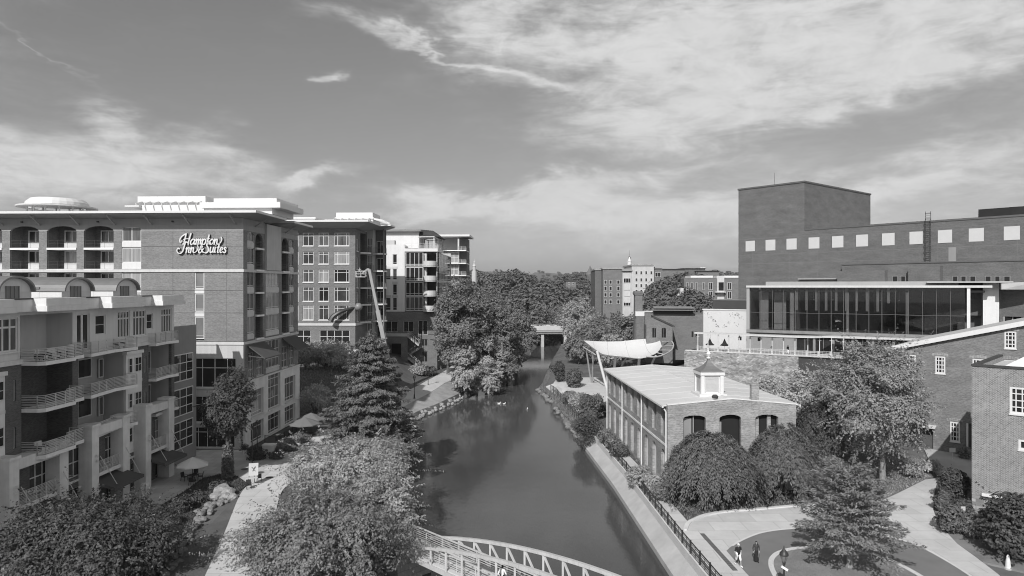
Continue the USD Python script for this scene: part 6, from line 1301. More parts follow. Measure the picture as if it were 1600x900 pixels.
# right bank
def weeping(name, label, base, H, w, leaf, seed, K=420, per=62):
    rs = np.random.RandomState(seed); t = Thing(name, label, 'tree', base); c, al = [], []
    for k in range(K):
        a = rs.uniform(0, 6.28); q = rs.uniform(0, 1) ** .55; r0 = w / 2 * q * (1 + .17 * math.sin(3 * a + seed) + .10 * math.sin(7 * a))
        zt = H * (1 - .42 * q ** 2.4) * rs.uniform(.9, 1.02) * (1 + .05 * math.sin(5 * a)); dr = rs.uniform(.8, 2.6) * (.6 + .8 * q)
        s = rs.uniform(0, 1, per); ox = r0 * math.cos(a), r0 * math.sin(a)
        out = .55 * (1 - (1 - s) ** 2)
        p = np.column_stack([ox[0] + math.cos(a) * out + rs.normal(size=per) * .17, ox[1] + math.sin(a) * out + rs.normal(size=per) * .17, zt - dr * s ** 1.3 * (.75 if q < .8 else 1.15) + rs.normal(size=per) * .06])
        c.append(p); al.append(np.column_stack([np.full(per, math.cos(a) * .5), np.full(per, math.sin(a) * .5), -.4 - s]))
    c, al = np.vstack(c), np.vstack(al); ok = c[:, 2] > .7; m = M()
    for j in range(4): a = j * 1.7 + seed; m.tube(smooth_line([(.12 * math.cos(a), .12 * math.sin(a), -.2), (.35 * math.cos(a), .35 * math.sin(a), H * .25), (w * .2 * math.cos(a), w * .2 * math.sin(a), H * .6), (w * .36 * math.cos(a), w * .36 * math.sin(a), H * .72)], 4), np.linspace(.17, .04, 13), 6, cap=False)
    t.part('trunk', m, 'bark'); t.part('crown', leaf_quads(c[ok], .15, rs, up=.3, along=al[ok], aspect=.36, out=np.column_stack([c[ok][:, 0] / (w / 2), c[ok][:, 1] / (w / 2), np.full(ok.sum(), .35)])), leaf); return t
weeping('weeping_tree', 'dark domed weeping tree nearer the river in front of the brick pavilion', (21.1, 73.2, ZR), 7.3, 9.0, 'leaf_weep', 3, K=760, per=70)
weeping('weeping_tree', 'dark domed weeping tree at the right corner of the brick pavilion', (29.6, 74.6, ZR), 7.7, 7.4, 'leaf_weep', 8, K=560, per=70)
weeping('weeping_tree', 'small very dark drooping tree behind the stone steps', at(1283, 83.5), 9.3, 5.8, 'leaf_dark', 14, K=300)
tree('broad_tree', 'tall full leaved tree left of the brick mill with a pale trunk', 'tree', on(1379, 752, 2.6), 17.6, 13.8, 2.2, 'leaf_bright', .12, 105000, 9, shift=(-1.6, 0), lobes=110, r=.32, bark='bark_light', lr=(.07, .15), gap=.44, egg=.25, fork=.9)
tree('broad_tree', 'leafy tree forming the left shoulder of the tall tree by the mill', 'tree', at(1317, 93), 13.6, 8.4, 3.4, 'leaf_bright', .13, 36000, 10, lobes=60, r=.25, lr=(.08, .16))
for i, (u, Y, H, w) in enumerate(((1232, 96, 11.4, 8.8), (1266, 99, 11.8, 8.4), (1206, 107, 9.6, 7.6))):
    tree('pale_tree', ['pale feathery tree just right of the pavilion chimney', 'pale feathery tree below the glazed lobby canopy', 'low pale shrub tree at the foot of the terrace wall'][i], 'tree', at(u, Y), H, w, .8, 'leaf_pale', .18, 9000, 140 + i, lobes=26, r=.14, gap=.46)
def spreading(name, label, base, H, w, leaf, seed, nb=95, per=240):
    rs = np.random.RandomState(seed); t = Thing(name, label, 'tree', base); c, al = [], []; m = M()
    m.tube([(0, 0, -.2), (.05, 0, H * .25), (0, .05, H * .6), (0, 0, H * .9)], [.24, .19, .11, .02], 8); m.lathe([(.34, -.15), (.24, .25)], n=8)
    for b in range(nb):
        f_ = (b + .5) / nb; z0 = H * (.19 + .62 * f_); a = b * 2.399 + rs.uniform(-.3, .3); L = w / 2 * (1.12 - .72 * f_ ** 1.4) * rs.uniform(.75, 1.12); rise = L * (.10 + .75 * f_) + rs.uniform(-.2, .3)
        s = np.linspace(0, 1, 6); ln = np.column_stack([math.cos(a) * L * s, math.sin(a) * L * s, z0 + rise * s ** 1.1 - .10 * L * s ** 3])
        m.tube(ln, np.linspace(.055, .012, 6), 4, cap=False)
        k = int(per * L / (w / 2)); u = rs.uniform(.22, 1.02, k); p = np.column_stack([np.interp(u, s, ln[:, j]) for j in range(3)])
        side = np.array([-math.sin(a), math.cos(a), 0]); wd = .22 * L * (1.08 - u) + .12; sg = rs.uniform(-1, 1, k)
        p = p + side * (sg * wd)[:, None] * 1.5 + np.array([0, 0, 1]) * (rs.normal(size=k) * .09 - .06 * np.abs(sg))[:, None]
        c.append(p); al.append(np.tile(np.array([math.cos(a), math.sin(a), .35]), (k, 1)) + side * sg[:, None] * .8)
    c, al = np.vstack(c), np.vstack(al)
    t.part('trunk', m, 'bark_light'); t.part('crown', leaf_quads(c, .15, rs, up=.8, along=al, aspect=.36, out=np.column_stack([c[:, 0], c[:, 1], np.zeros(len(c))]) / w), leaf); return t
spreading('lawn_tree', 'spreading tree with fanned branches on the round lawn island', on(1327, 886, ZR + .15), 9.4, 8.7, 'leaf_mid', 21)
tree('corner_tree', 'dark leafy tree at the lower right corner of the picture', 'tree', on(1592, 872, ZR), 5.6, 6.4, .4, 'leaf_dark', .15, 13000, 30, lobes=30, r=.12)
tree('corner_tree', 'smaller dark bush left of the lower right corner tree', 'shrub', on(1562, 850, ZR), 3.0, 3.4, .2, 'leaf_dark', .14, 5000, 31, lobes=16, r=.08)
def shrub(label, base, H, w, leaf, seed, n=2600, size=.13, name='shrub', lobes=12, group=None):
    rs = np.random.RandomState(seed); L = blob_lobes(rs, H, w, -.1, lobes, (.2, .32)); L.append((0, 0, H * .4, w * .36, w * .36, H * .42))
    p, dd = lobe_points(L, n, rs, .36, seed, .78); ok = p[:, 2] > .02; p, dd = p[ok], dd[ok]
    t = Thing(name, label, 'shrub', base, group=group); t.part('foliage', leaf_quads(p, size, rs, .35, out=dd), leaf)
    m = M()
    for a in (0, 2.1, 4.2): m.tube([(0, 0, -.1), (.2 * w * math.cos(a), .2 * w * math.sin(a), H * .6)], [.05, .02], 5)
    t.part('stem', m, 'bark'); return t
sh = [('tall dark hedge clump against the shaded end of the near brick house', on(1492, 786, ZR), 3.6, 3.2, 'leaf_dark', 7000), ('rounded hedge at the bend of the drive below the near brick house', on(1484, 832, ZR), 2.8, 3.0, 'leaf_weep', 6000), ('rounded hedge beside the dark utility post', on(1520, 838, ZR), 2.2, 2.4, 'leaf_mid', 4500), ('small hedge lump left of the tall hedge clump', on(1476, 800, ZR), 2.2, 1.8, 'leaf_weep', 3000), ('low hedge behind the utility post', on(1503, 818, ZR), 2.4, 2.2, 'leaf_dark', 3500),
      ('columnar dark shrub highest on the right bank by the canopy', at(874, 166), 6.2, 3.6, 'leaf_dark', 4500), ('clipped round dark bush beside the columnar shrub', at(899, 157), 4.4, 4.2, 'leaf_weep', 4500), ('bush on the grassy bank below the columnar shrub', at(889, 140), 2.8, 3.4, 'leaf_mid', 3000), ('pale bush on the right bank below the round bush', at(903, 133), 2.8, 3.4, 'leaf_light', 3000),
      ('dark leafy tree-like bush overhanging the fence of the river walk', at(920, 107), 6.4, 5.2, 'leaf_dark', 8000), ('upper part of the dark bushes along the fence', at(921, 119), 5.5, 4.6, 'leaf_weep', 6000), ('dark bush against the river wall of the pavilion', at(938, 122), 3.2, 3.2, 'leaf_dark', 2600),
      ('rounded shrub farthest along the pavilion bed', at(947, 101), 2.0, 2.6, 'leaf_mid', 2200), ('rounded shrub second in the pavilion bed', at(957, 97), 2.0, 2.6, 'leaf_mid', 2200), ('rounded shrub third in the pavilion bed', at(969, 93), 1.9, 2.6, 'leaf_weep', 2200),
      ('pale spiky shrub at the near end of the pavilion bed', at(998, 80.5), 2.2, 3.0, 'leaf_light', 3200), ('pale shrub by the corner of the pavilion bed', at(1019, 77), 2.1, 2.8, 'leaf_light', 3200), ('shrub nearest the weeping tree in the pavilion bed', at(1035, 74), 1.8, 2.6, 'leaf_mid', 2600),
      ('low pale bush at the foot of the first terrace bed', on(1180, 783, ZR), 1.2, 2.4, 'leaf_mid', 1800), ('low bush between the two weeping trees', on(1215, 780, ZR), 1.3, 2.6, 'leaf_weep', 1800), ('pale bush under the tall tree by the mill', on(1425, 742, 2.6), 1.5, 3.0, 'leaf_light', 2400), ('pale tuft at the edge of the mill path', on(1455, 735, 2.8), 1.2, 2.6, 'leaf_pale', 2000), ('bush at the foot of the mill wall right of the path', on(1508, 716, 3.0), 1.5, 1.6, 'leaf_mid', 1400),
      ('clipped dark hedge block beside the hotel corner', on(408, 716, ZL), 1.5, 3.4, 'leaf_dark', 3500), ('dark bush right of the pale box by the promenade', on(434, 716, ZL), 1.4, 2.2, 'leaf_weep', 2400), ('leafy bush in the bed at the bend of the promenade', on(450, 706, ZL), 1.9, 3.0, 'leaf_mid', 3200), ('leafy bush near the grey parasol of the hotel terrace', on(470, 697, ZL), 1.9, 3.0, 'leaf_mid', 3000), ('pale flowering shrub farther up the promenade bed', on(458, 694, ZL), 1.2, 1.8, 'leaf_pale', 1500),
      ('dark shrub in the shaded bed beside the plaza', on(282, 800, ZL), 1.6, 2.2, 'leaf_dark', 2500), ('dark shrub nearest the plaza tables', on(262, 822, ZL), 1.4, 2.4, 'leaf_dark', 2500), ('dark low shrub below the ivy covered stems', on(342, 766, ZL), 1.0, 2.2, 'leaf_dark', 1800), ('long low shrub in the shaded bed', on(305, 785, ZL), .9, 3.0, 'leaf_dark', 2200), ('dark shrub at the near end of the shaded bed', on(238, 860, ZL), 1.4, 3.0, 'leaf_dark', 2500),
      ('bush beside the path on the grassy point', at(735, 160, 1.4), 2.6, 5.0, 'leaf_weep', 3200), ('low bush at the tip of the grassy point', at(722, 157, 1.4), 1.8, 4.0, 'leaf_mid', 2400), ('bush at the foot of the stairs of the modern building', at(652, 168), 2.4, 5, 'leaf_light', 2400), ('dark bush against the modern building wall', at(668, 170), 2.2, 5, 'leaf_weep', 2400),
      ('low shrub under the tensile canopy', at(1000, 172), 3.4, 7, 'leaf_mid', 2400), ('dark shrub at the right of the tensile canopy masts', at(1027, 170), 5.6, 5, 'leaf_dark', 2600), ('dark shrub under the canopy fabric', at(965, 175), 4.0, 6, 'leaf_weep', 2400), ('long low hedge behind the pavilion roof', at(1070, 150), 2.6, 8, 'leaf_weep', 2600), ('dark hedge right of the cupola', at(1150, 132), 2.4, 5, 'leaf_weep', 2200)]
for i, (lab, base, H, w, lf_, n) in enumerate(sh): shrub(lab, base, H, w, lf_, 200 + i, n, .13 if base[1] < 110 else .2)
# tufts of grass and ground cover
def tufts(name, pts, leaf, size, seed, label):
    rs = np.random.RandomState(seed); n = len(pts); al = np.column_stack([rs.normal(size=n) * .4, rs.normal(size=n) * .4, np.ones(n)])
    c = np.asarray(pts, float) + np.array([0, 0, size * .6]); nr = rs.normal(size=(n, 3)); nr[:, 2] *= .2; nr /= np.linalg.norm(nr, axis=1, keepdims=True)
    al /= np.linalg.norm(al, axis=1, keepdims=True); b = np.cross(nr, al); s = (size * rs.uniform(.5, 1.3, n))[:, None]
    v = np.stack([c - al * s + b * s * .5, c - al * s - b * s * .5, c + al * s], 1).reshape(-1, 3)
    obj(name, (v, np.arange(3 * n).reshape(-1, 3)), leaf, label=label, cat='ground cover', kind='stuff')
rs = np.random.RandomState(77)
def scatter(poly, n):
    pg = Polygon(poly).buffer(0); x0, y0, x1, y1 = pg.bounds; out = []
    from shapely import contains_xy
    q = rs.uniform(0, 1, (n * 3, 2)) * [x1 - x0, y1 - y0] + [x0, y0]; q = q[contains_xy(pg, q[:, 0], q[:, 1])][:n]
    return np.column_stack([q, terrain(q[:, 0], q[:, 1])])
p1 = scatter([tuple(p) for p in plaza_edge] + [tuple(q) for q in rock_line], 9000); tufts('ground_cover', p1, 'leaf_dark', .16, 1, 'low dark ground cover in the shaded bed beside the plaza')  # dark leaf colour paints in shade where sun reaches the bed
p2 = scatter([(xl(y) - .3, y) for y in np.arange(44, 118, 4)] + [(xl(y) - 7.0, y) for y in np.arange(44, 118, 4)[::-1]], 16000); tufts('bank_growth', p2, 'leaf_mid', .28, 2, 'rough growth covering the left river bank')
p3 = scatter([(xr(y) + .2, y) for y in np.arange(114, 200, 4)] + [(xr(y) + 1.4, y) for y in np.arange(114, 200, 4)[::-1]], 4000); tufts('bank_growth', p3, 'grass_tuft', .25, 3, 'grassy growth on the sloping right bank')
p4 = scatter([(xr(y) + 3.8, y) for y in np.arange(66, 112, 4)] + [(16.4, 112), (17.0, 78), (33, 77)] + [tuple(p) for p in cw[::-1]], 9000); tufts('ground_cover', p4, 'leaf_mid', .17, 4, 'low planting in the bed around the brick pavilion')
p5 = scatter([(-46, 113), (-24, 113), (-22, 128), (-28, 146), (-46, 148)], 9000); tufts('ground_cover', p5, 'leaf_mid', .22, 5, 'loose planting on the garden slope beyond the hotel')
p6 = scatter(GR((1300, 786), (1380, 780), (1430, 757), (1446, 749), (1470, 741), (1440, 722), (1400, 715), (1330, 725), (1290, 745)), 6000); tufts('ground_cover', p6, 'leaf_light', .13, 6, 'rough grass under the tall tree by the mill')
p7 = scatter([(24, 98), (52, 98), (60, 130), (30, 140)], 9000); tufts('ground_cover', p7, 'leaf_mid', .25, 7, 'rough planting on the slope behind the pavilion')
p8 = scatter([tuple(q) for q in isl], 9000); p8[:, 2] = ZR + .15; tufts('lawn_grass', p8, 'grass_tuft', .05, 8, 'short grass blades on the round lawn island')
# far trees: a few kinds, each built once and repeated
def far_tree(i, name, label, loc, group):
    H, w = ((13, 12), (16, 12), (12, 14), (10, 10))[i]; rs_ = np.random.RandomState(300 + i); t = Thing(name, label, 'tree', loc, 0, group)
    L = blob_lobes(rs_, H, w, 1.2, 26, (.14, .24), .2); p, dd = lobe_points(L, 4200, rs_, .42, i); ok = p[:, 2] > .2; p, dd = p[ok], dd[ok]
    t.part('trunk', trunk_mesh(rs_, 5, .35, L[:6]), 'bark'); t.part('crown', leaf_quads(p, .55, rs_, .35, out=dd), ('leaf_far', 'leaf_far', 'leaf_weep', 'leaf_mid')[i]); return t
protos = {}
def far(i, label, loc, rot, sc, group):
    if i not in protos: protos[i] = far_tree(i, 'far_tree', label, loc, group); return
    copy_of(protos[i], 'far_tree', loc, rot, label, 'tree', group, scale=sc)
q = random.Random(9)
def fl_at(u, vtop, Y, i, label, group, hmul=1.0):
    H = (13, 16, 12, 10)[i]; x = (u - 800) / FPX * Y; zt = HC + (HZ - vtop) / FPX * Y; zg = float(terrain(x, Y)); s = min(max((zt - zg) / H, .7), 2.0)
    far(i, label, (x, Y, zt - H * s), q.uniform(0, 360), s, group)
ORD = ['leftmost', 'second', 'third', 'fourth', 'fifth', 'sixth', 'seventh', 'eighth', 'ninth', 'tenth', 'eleventh', 'twelfth', 'thirteenth', 'fourteenth', 'fifteenth', 'sixteenth', 'seventeenth', 'eighteenth', 'nineteenth', 'twentieth', 'twenty-first', 'twenty-second', 'twenty-third', 'twenty-fourth', 'rightmost']
for k, (u, v, Y) in enumerate(sorted([(755, 436, 420), (775, 430, 430), (790, 424, 440), (803, 421, 455), (817, 424, 450), (832, 430, 470), (850, 434, 480), (868, 437, 470), (886, 431, 520), (905, 430, 540), (915, 436, 500), (842, 447, 360), (872, 451, 350), (893, 449, 360), (914, 441, 400), (860, 462, 350), (815, 440, 330), (785, 441, 340), (760, 446, 330), (825, 455, 300), (930, 440, 480), (845, 440, 430), (878, 444, 430), (900, 442, 450), (770, 455, 290)])):
    fl_at(u, v, Y, k % 3, (ORD[k] + (' from the left' if 0 < k < 24 else '')) + ' of the dark rounded trees under the skyline', 'far trees under the skyline')
for k, (u, v, Y) in enumerate(sorted([(1038, 436, 300), (1052, 431, 310), (1066, 424, 330), (1080, 424, 345), (1030, 452, 270), (1048, 450, 265), (1062, 445, 280), (1035, 468, 240), (1055, 470, 235), (1072, 468, 225), (1088, 459, 232), (1100, 466, 228), (1112, 470, 220), (1018, 474, 230), (1090, 430, 360), (1062, 462, 240)])):
    fl_at(u, v, Y, 2 if k % 2 else 0, (ORD[k] + (' from the left' if k else '') if k < 15 else 'rightmost') + ' of the dark trees in the grove left of the hall', 'trees in the grove left of the hall')
# the wooded hills beyond read as one mass
proto = UsdGeom.Xform.Define(stage, '/World/far_woods/kind')
wp = UsdGeom.PointInstancer.Define(stage, '/World/far_woods'); tag(wp.GetPrim(), 'wooded hills along the whole skyline', 'woods', kind='stuff')
rs_ = np.random.RandomState(400); L = blob_lobes(rs_, 13, 14, .2, 16, (.2, .3)); p, dd = lobe_points(L, 700, rs_, .38, 3); ok = p[:, 2] > .2; p, dd = p[ok], dd[ok]
usdkit.mesh(stage, '/World/far_woods/kind/crown', leaf_quads(p, 1.5, rs_, .35, out=dd), MAT['leaf_far'])
qx, qy = [], []
for k in range(2600):
    Y = 520 * math.exp(rs_.uniform(0, 2.1)); u = rs_.uniform(-300, 1900); qx.append((u - 800) / FPX * Y); qy.append(Y)
qx, qy = np.array(qx), np.array(qy); ix = np.clip(np.searchsorted(gx, qx) - 1, 0, nx_ - 2); iy = np.clip(np.searchsorted(gy, qy) - 1, 0, ny_ - 2)
qz = (GZ[iy, ix] + GZ[iy + 1, ix + 1]) / 2
wp.CreatePositionsAttr(Vt.Vec3fArray.FromNumpy(np.column_stack([qx, qy, qz - 2]).astype(np.float32))); wp.CreateProtoIndicesAttr(Vt.IntArray([0] * len(qx)))
sc = np.repeat(rs_.uniform(.8, 1.5, (len(qx), 1)), 3, 1); sc[:, 2] *= .85
wp.CreateScalesAttr(Vt.Vec3fArray.FromNumpy(sc.astype(np.float32))); wp.CreatePrototypesRel().AddTarget('/World/far_woods/kind')
# ------------------------------------------------------------------ distant buildings
def far_window_grid(t, fr, ss_, zs_, w, h, frame='white_frame', pane='glass_dark', d=-.09, nx=1):
    for s in ss_:
        for z in zs_: window(t, fr, s - w / 2, s + w / 2, z, z + h, nx, 1, d, .14, .12, frame=frame, pane=pane)
Y = 330.0
fa = Thing('city_apartments', 'tall pale and brick apartment house with many small windows beyond the trees', 'apartment building', (xx(942, Y), Y, 10.0), -2)
f = FRONT(); k = Y / FPX; X = lambda u: (u - 942) * k; Z = lambda v: HC + (HZ - v) * k
m = M(); m.box(X(942), X(972), 0, 30, 10, Z(421)); fa.part('brick_wall', m, 'brick_far', absz=True)
m = M(); m.box(X(932), X(942) - .02, 8, 34, 10, Z(422)); fa.part('brick_wing', m, 'brick_dark', absz=True)
m = M(); m.box(X(972), X(986), -1.5, 28, 10, Z(424)); fa.part('bay_tower', m, 'stucco', absz=True)
m = M(); m.box(X(986) + .02, X(1020), -2.2, 28, 10, Z(416)); fa.part('pale_wall', m, 'stucco', absz=True)
m = M(); m.box(X(1020) + .02, X(1034), -.5, 28, 10, Z(420)); fa.part('brick_wing', m, 'brick_far', absz=True)
for u0, u1, y, v in ((941, 973, -.4, 420.5), (971, 987, -2.6, 423.5), (985, 1021, -2.6, 415.5), (1019, 1035, -1.2, 419.5), (931, 942, 7.6, 421.5)): m = M(); m.box(X(u0) + .03, X(u1) - .03, y, 30, Z(v) + .0, Z(v) + .7); fa.part('parapet', m, 'cornice', absz=True)
far_window_grid(fa, f, [X(u) for u in (946, 954, 966)], [Z(v) for v in (444, 454, 464, 475)], 1.4, 2.0, pane='glass_dark')
far_window_grid(fa, Fr((0, -1.5), (1, 0), (0, 1)), [X(979)], [Z(v) for v in (442, 478)], 3.4, 2.3, pane='glass_dark', nx=3)
for v0, v1 in ((444, 453), (455, 463), (465, 473)): m = M(); m.box(X(974.5), X(983.5), -1.75, -1.5, Z(v1), Z(v0)); fa.part('white_panel', m, 'white_trim', absz=True)
far_window_grid(fa, Fr((0, -2.2), (1, 0), (0, 1)), [X(u) for u in (993, 1000.5, 1008, 1016)], [Z(v) for v in (429, 440, 449, 458, 468)], 1.1, 1.7, pane='glass_shade')
far_window_grid(fa, Fr((0, -.5), (1, 0), (0, 1)), [X(1027)], [Z(v) for v in (433, 452, 470)], 2.8, 2.2, pane='glass_dark', nx=2)
m = M(); m.box(X(1003), X(1009), -2.0, 4, Z(416) + .8, Z(413)); fa.part('roof_room', m, 'stucco_dark', absz=True)
Y2 = 300.0; k2 = Y2 / FPX
fb = Thing('flat_roof_apartments', 'three storey brick apartments with white flat roof and a balcony left of the hall', 'apartment building', (xx(1069, Y2), Y2, 8.0), -2)
X2 = lambda u: (u - 1069) * k2; Z2 = lambda v: HC + (HZ - v) * k2
m = M(); m.box(0, X2(1120), 0, 22, 8, Z2(435)); m.box(X2(1132), X2(1175), .0, 22, 8, Z2(435.5)); fb.part('brick_wall', m, 'brick_far', absz=True)
m = M(); m.box(X2(1120) + .02, X2(1132) - .02, .8, 22, 8, Z2(431)); fb.part('white_bay', m, 'white_trim', absz=True)
for u0, u1 in ((1070, 1119), (1133, 1174)): m = M(); m.box(X2(u0), X2(u1), -.25, 21, Z2(435) + .01, Z2(433.8)); fb.part('coping', m, 'cornice', absz=True)
m = M(); m.box(X2(1084), X2(1119), 6, 18, Z2(434), Z2(430.5)); m.box(X2(1136), X2(1170), 6, 18, Z2(434), Z2(430.5)); fb.part('white_roof', m, 'white_roof', absz=True)
far_window_grid(fb, f, [X2(u) for u in (1074, 1081, 1088, 1099)], [Z2(453)], 1.1, 3.3, pane='glass_mid', frame='stucco'); far_window_grid(fb, f, [X2(u) for u in (1110, 1139)], [Z2(453), Z2(467)], 1.7, 3.3, pane='glass_dark', frame='white_frame', nx=2)
far_window_grid(fb, f, [X2(1099)], [Z2(467)], 1.1, 2.6, pane='glass_dark', frame='stucco')
m = M(); m.box(X2(1116), X2(1132), -1.6, .79, Z2(457), Z2(455.5)); bb = fb.part('balcony', m, 'white_trim', absz=True); m = M(); m.box(X2(1123), X2(1131), .7, .79, Z2(454), Z2(441)); fb.part('dark_window', m, 'glass_dark', absz=True)
Y3 = 420.0; k3 = Y3 / FPX
fc = Thing('terraced_block', 'long low dark block with stepped flat roofs on the skyline', 'building', (xx(1034, Y3), Y3, 12.0), 0)
X3 = lambda u: (u - 1034) * k3; Z3 = lambda v: HC + (HZ - v) * k3
for u0, u1, v0, y, mt in ((1034, 1070, 421, 0, 'brick_far'), (1070, 1104, 419.5, 3, 'brick_dark'), (1088, 1121, 424, -3, 'brick_far')): m = M(); m.box(X3(u0) + .02, X3(u1) - .02, y, y + 20, 12, Z3(v0)); fc.part('wall', m, mt, absz=True); m = M(); m.box(X3(u0) - .4, X3(u1) + .4, y - .8, y + 20.5, Z3(v0) + .01, Z3(v0 - .8)); fc.part('roof_edge', m, 'roof_dark', absz=True)
m = M(); m.box(X3(1097), X3(1105), 4, 12, Z3(420), Z3(417.5)); fc.part('roof_room', m, 'white_roof', absz=True)
wh = Thing('white_gable_house', 'little white gabled house in front of the flat roofed apartments', 'house', (xx(1057, 262), 262, 8.0)); k4 = 262 / FPX
m = M(); g = [(0, 8), (11 * k4, 8), (11 * k4, HC - 3 * k4), (6.5 * k4, HC - 3.2 * k4), (5.5 * k4, HC - 11 * k4), (0, HC - 15 * k4)]
wh.part('wall', f.slab(g, [], 0, 6), 'white_trim', absz=True); window(wh, f, 7.6 * k4, 9.2 * k4, HC - 13 * k4, HC - 9 * k4, 1, 1, -.07, .08, pane='glass_dark')
Y5 = 640.0; k5 = Y5 / FPX
ct = Thing('domed_tower', 'white domed clock tower with flagpole rising behind the tall apartment house', 'tower', (xx(983.5, Y5), Y5, 20.0))
z0 = HC + 12 * k5 - 20; m = M(); m.box(-4.5 * k5, 4.5 * k5, -4.5 * k5, 4.5 * k5, 0, z0 + 18 * k5); ct.part('base', m, 'stucco_light')
m = M(); m.lathe([(4.2 * k5, z0 + 18 * k5), (4.2 * k5, z0 + 19 * k5), (3.2 * k5, z0 + 19 * k5), (3.2 * k5, z0 + 26 * k5), (3.8 * k5, z0 + 26 * k5), (3.8 * k5, z0 + 27 * k5), (2.4 * k5, z0 + 27.4 * k5), (2.2 * k5, z0 + 31 * k5), (2.6 * k5, z0 + 31.2 * k5)], n=12); ct.part('drum', m, 'stucco_light')
m = M(); m.lathe([(2.6 * k5, z0 + 31.2 * k5), (2.0 * k5, z0 + 33 * k5), (.8 * k5, z0 + 34.4 * k5), (.3 * k5, z0 + 35 * k5), (.15 * k5, z0 + 44 * k5), (0, z0 + 44.5 * k5)], n=12); ct.part('dome', m, 'roof_metal')
cs = Thing('church_spire', 'pointed brick church spire standing among the far trees', 'church', (xx(922, 560), 560, 20.0)); k6 = 560 / FPX
m = M(); zb_ = HC + 18 * k6 - 20; m.box(-5 * k6, 5 * k6, -5 * k6, 5 * k6, 0, zb_); cs.part('tower', m, 'brick_dark'); m = M(); m.lathe([(6.6 * k6, zb_ + .01), (0, zb_ + 14.5 * k6)], n=4); cs.part('spire', m, 'roof_metal')
m = M(); m.hexa([(-18, -8, 0), (30, -8, 0), (30, 8, 0), (-18, 8, 0), (-18, -8, zb_ - 12), (30, -8, zb_ - 12), (30, 8, zb_ - 12), (-18, 8, zb_ - 12)]); cs.part('nave', m, 'brick_dark')
bh = Thing('hillside_house', 'low brick house showing between the far trees under the skyline', 'house', (xx(884, 430), 430, 18.0)); k7 = 430 / FPX
m = M(); m.box(0, 16 * k7, 0, 12, 0, HC + 8 * k7 - 18); bh.part('wall', m, 'brick_far'); m = M(); m.box(-.5, 16 * k7 + .5, -.6, 12.5, HC + 8 * k7 - 18 + .01, HC + 10 * k7 - 18); bh.part('roof', m, 'roof_dark'); far_window_grid(bh, f, [2, 4.6], [HC + 2 * k7], 1.2, 1.6)
wt = Thing('white_lantern_tower', 'small white lantern tower peeping over the trees beside the balcony tower', 'tower', (xx(741, 600), 600, 20.0)); k8 = 600 / FPX; z0 = HC + 14 * k8 - 20
m = M(); m.lathe([(4 * k8, 0), (4 * k8, z0 + 9 * k8), (2.6 * k8, z0 + 9.2 * k8), (2.6 * k8, z0 + 17 * k8), (3.2 * k8, z0 + 17.2 * k8), (1.4 * k8, z0 + 20 * k8), (1.2 * k8, z0 + 24 * k8), (0, z0 + 26 * k8)], n=10); wt.part('lantern', m, 'stucco'); m = M(); m.lathe([(.5, z0 + 26 * k8), (0, z0 + 29 * k8)], n=6); wt.part('finial', m, 'roof_metal')
lp = Thing('flagpole', 'thin white flagpole before the tall pale apartment house', 'flagpole', (xx(1023.5, 250), 250, float(terrain(xx(1023.5, 250), 250)))); lp.part('pole', M().lathe([(.14, 0), (.08, 14.5), (0, 14.6)], n=6), 'white_paint'); lp.part('base', M().lathe([(.4, -.2), (.4, .3), (0, .3)], n=8), 'concrete')
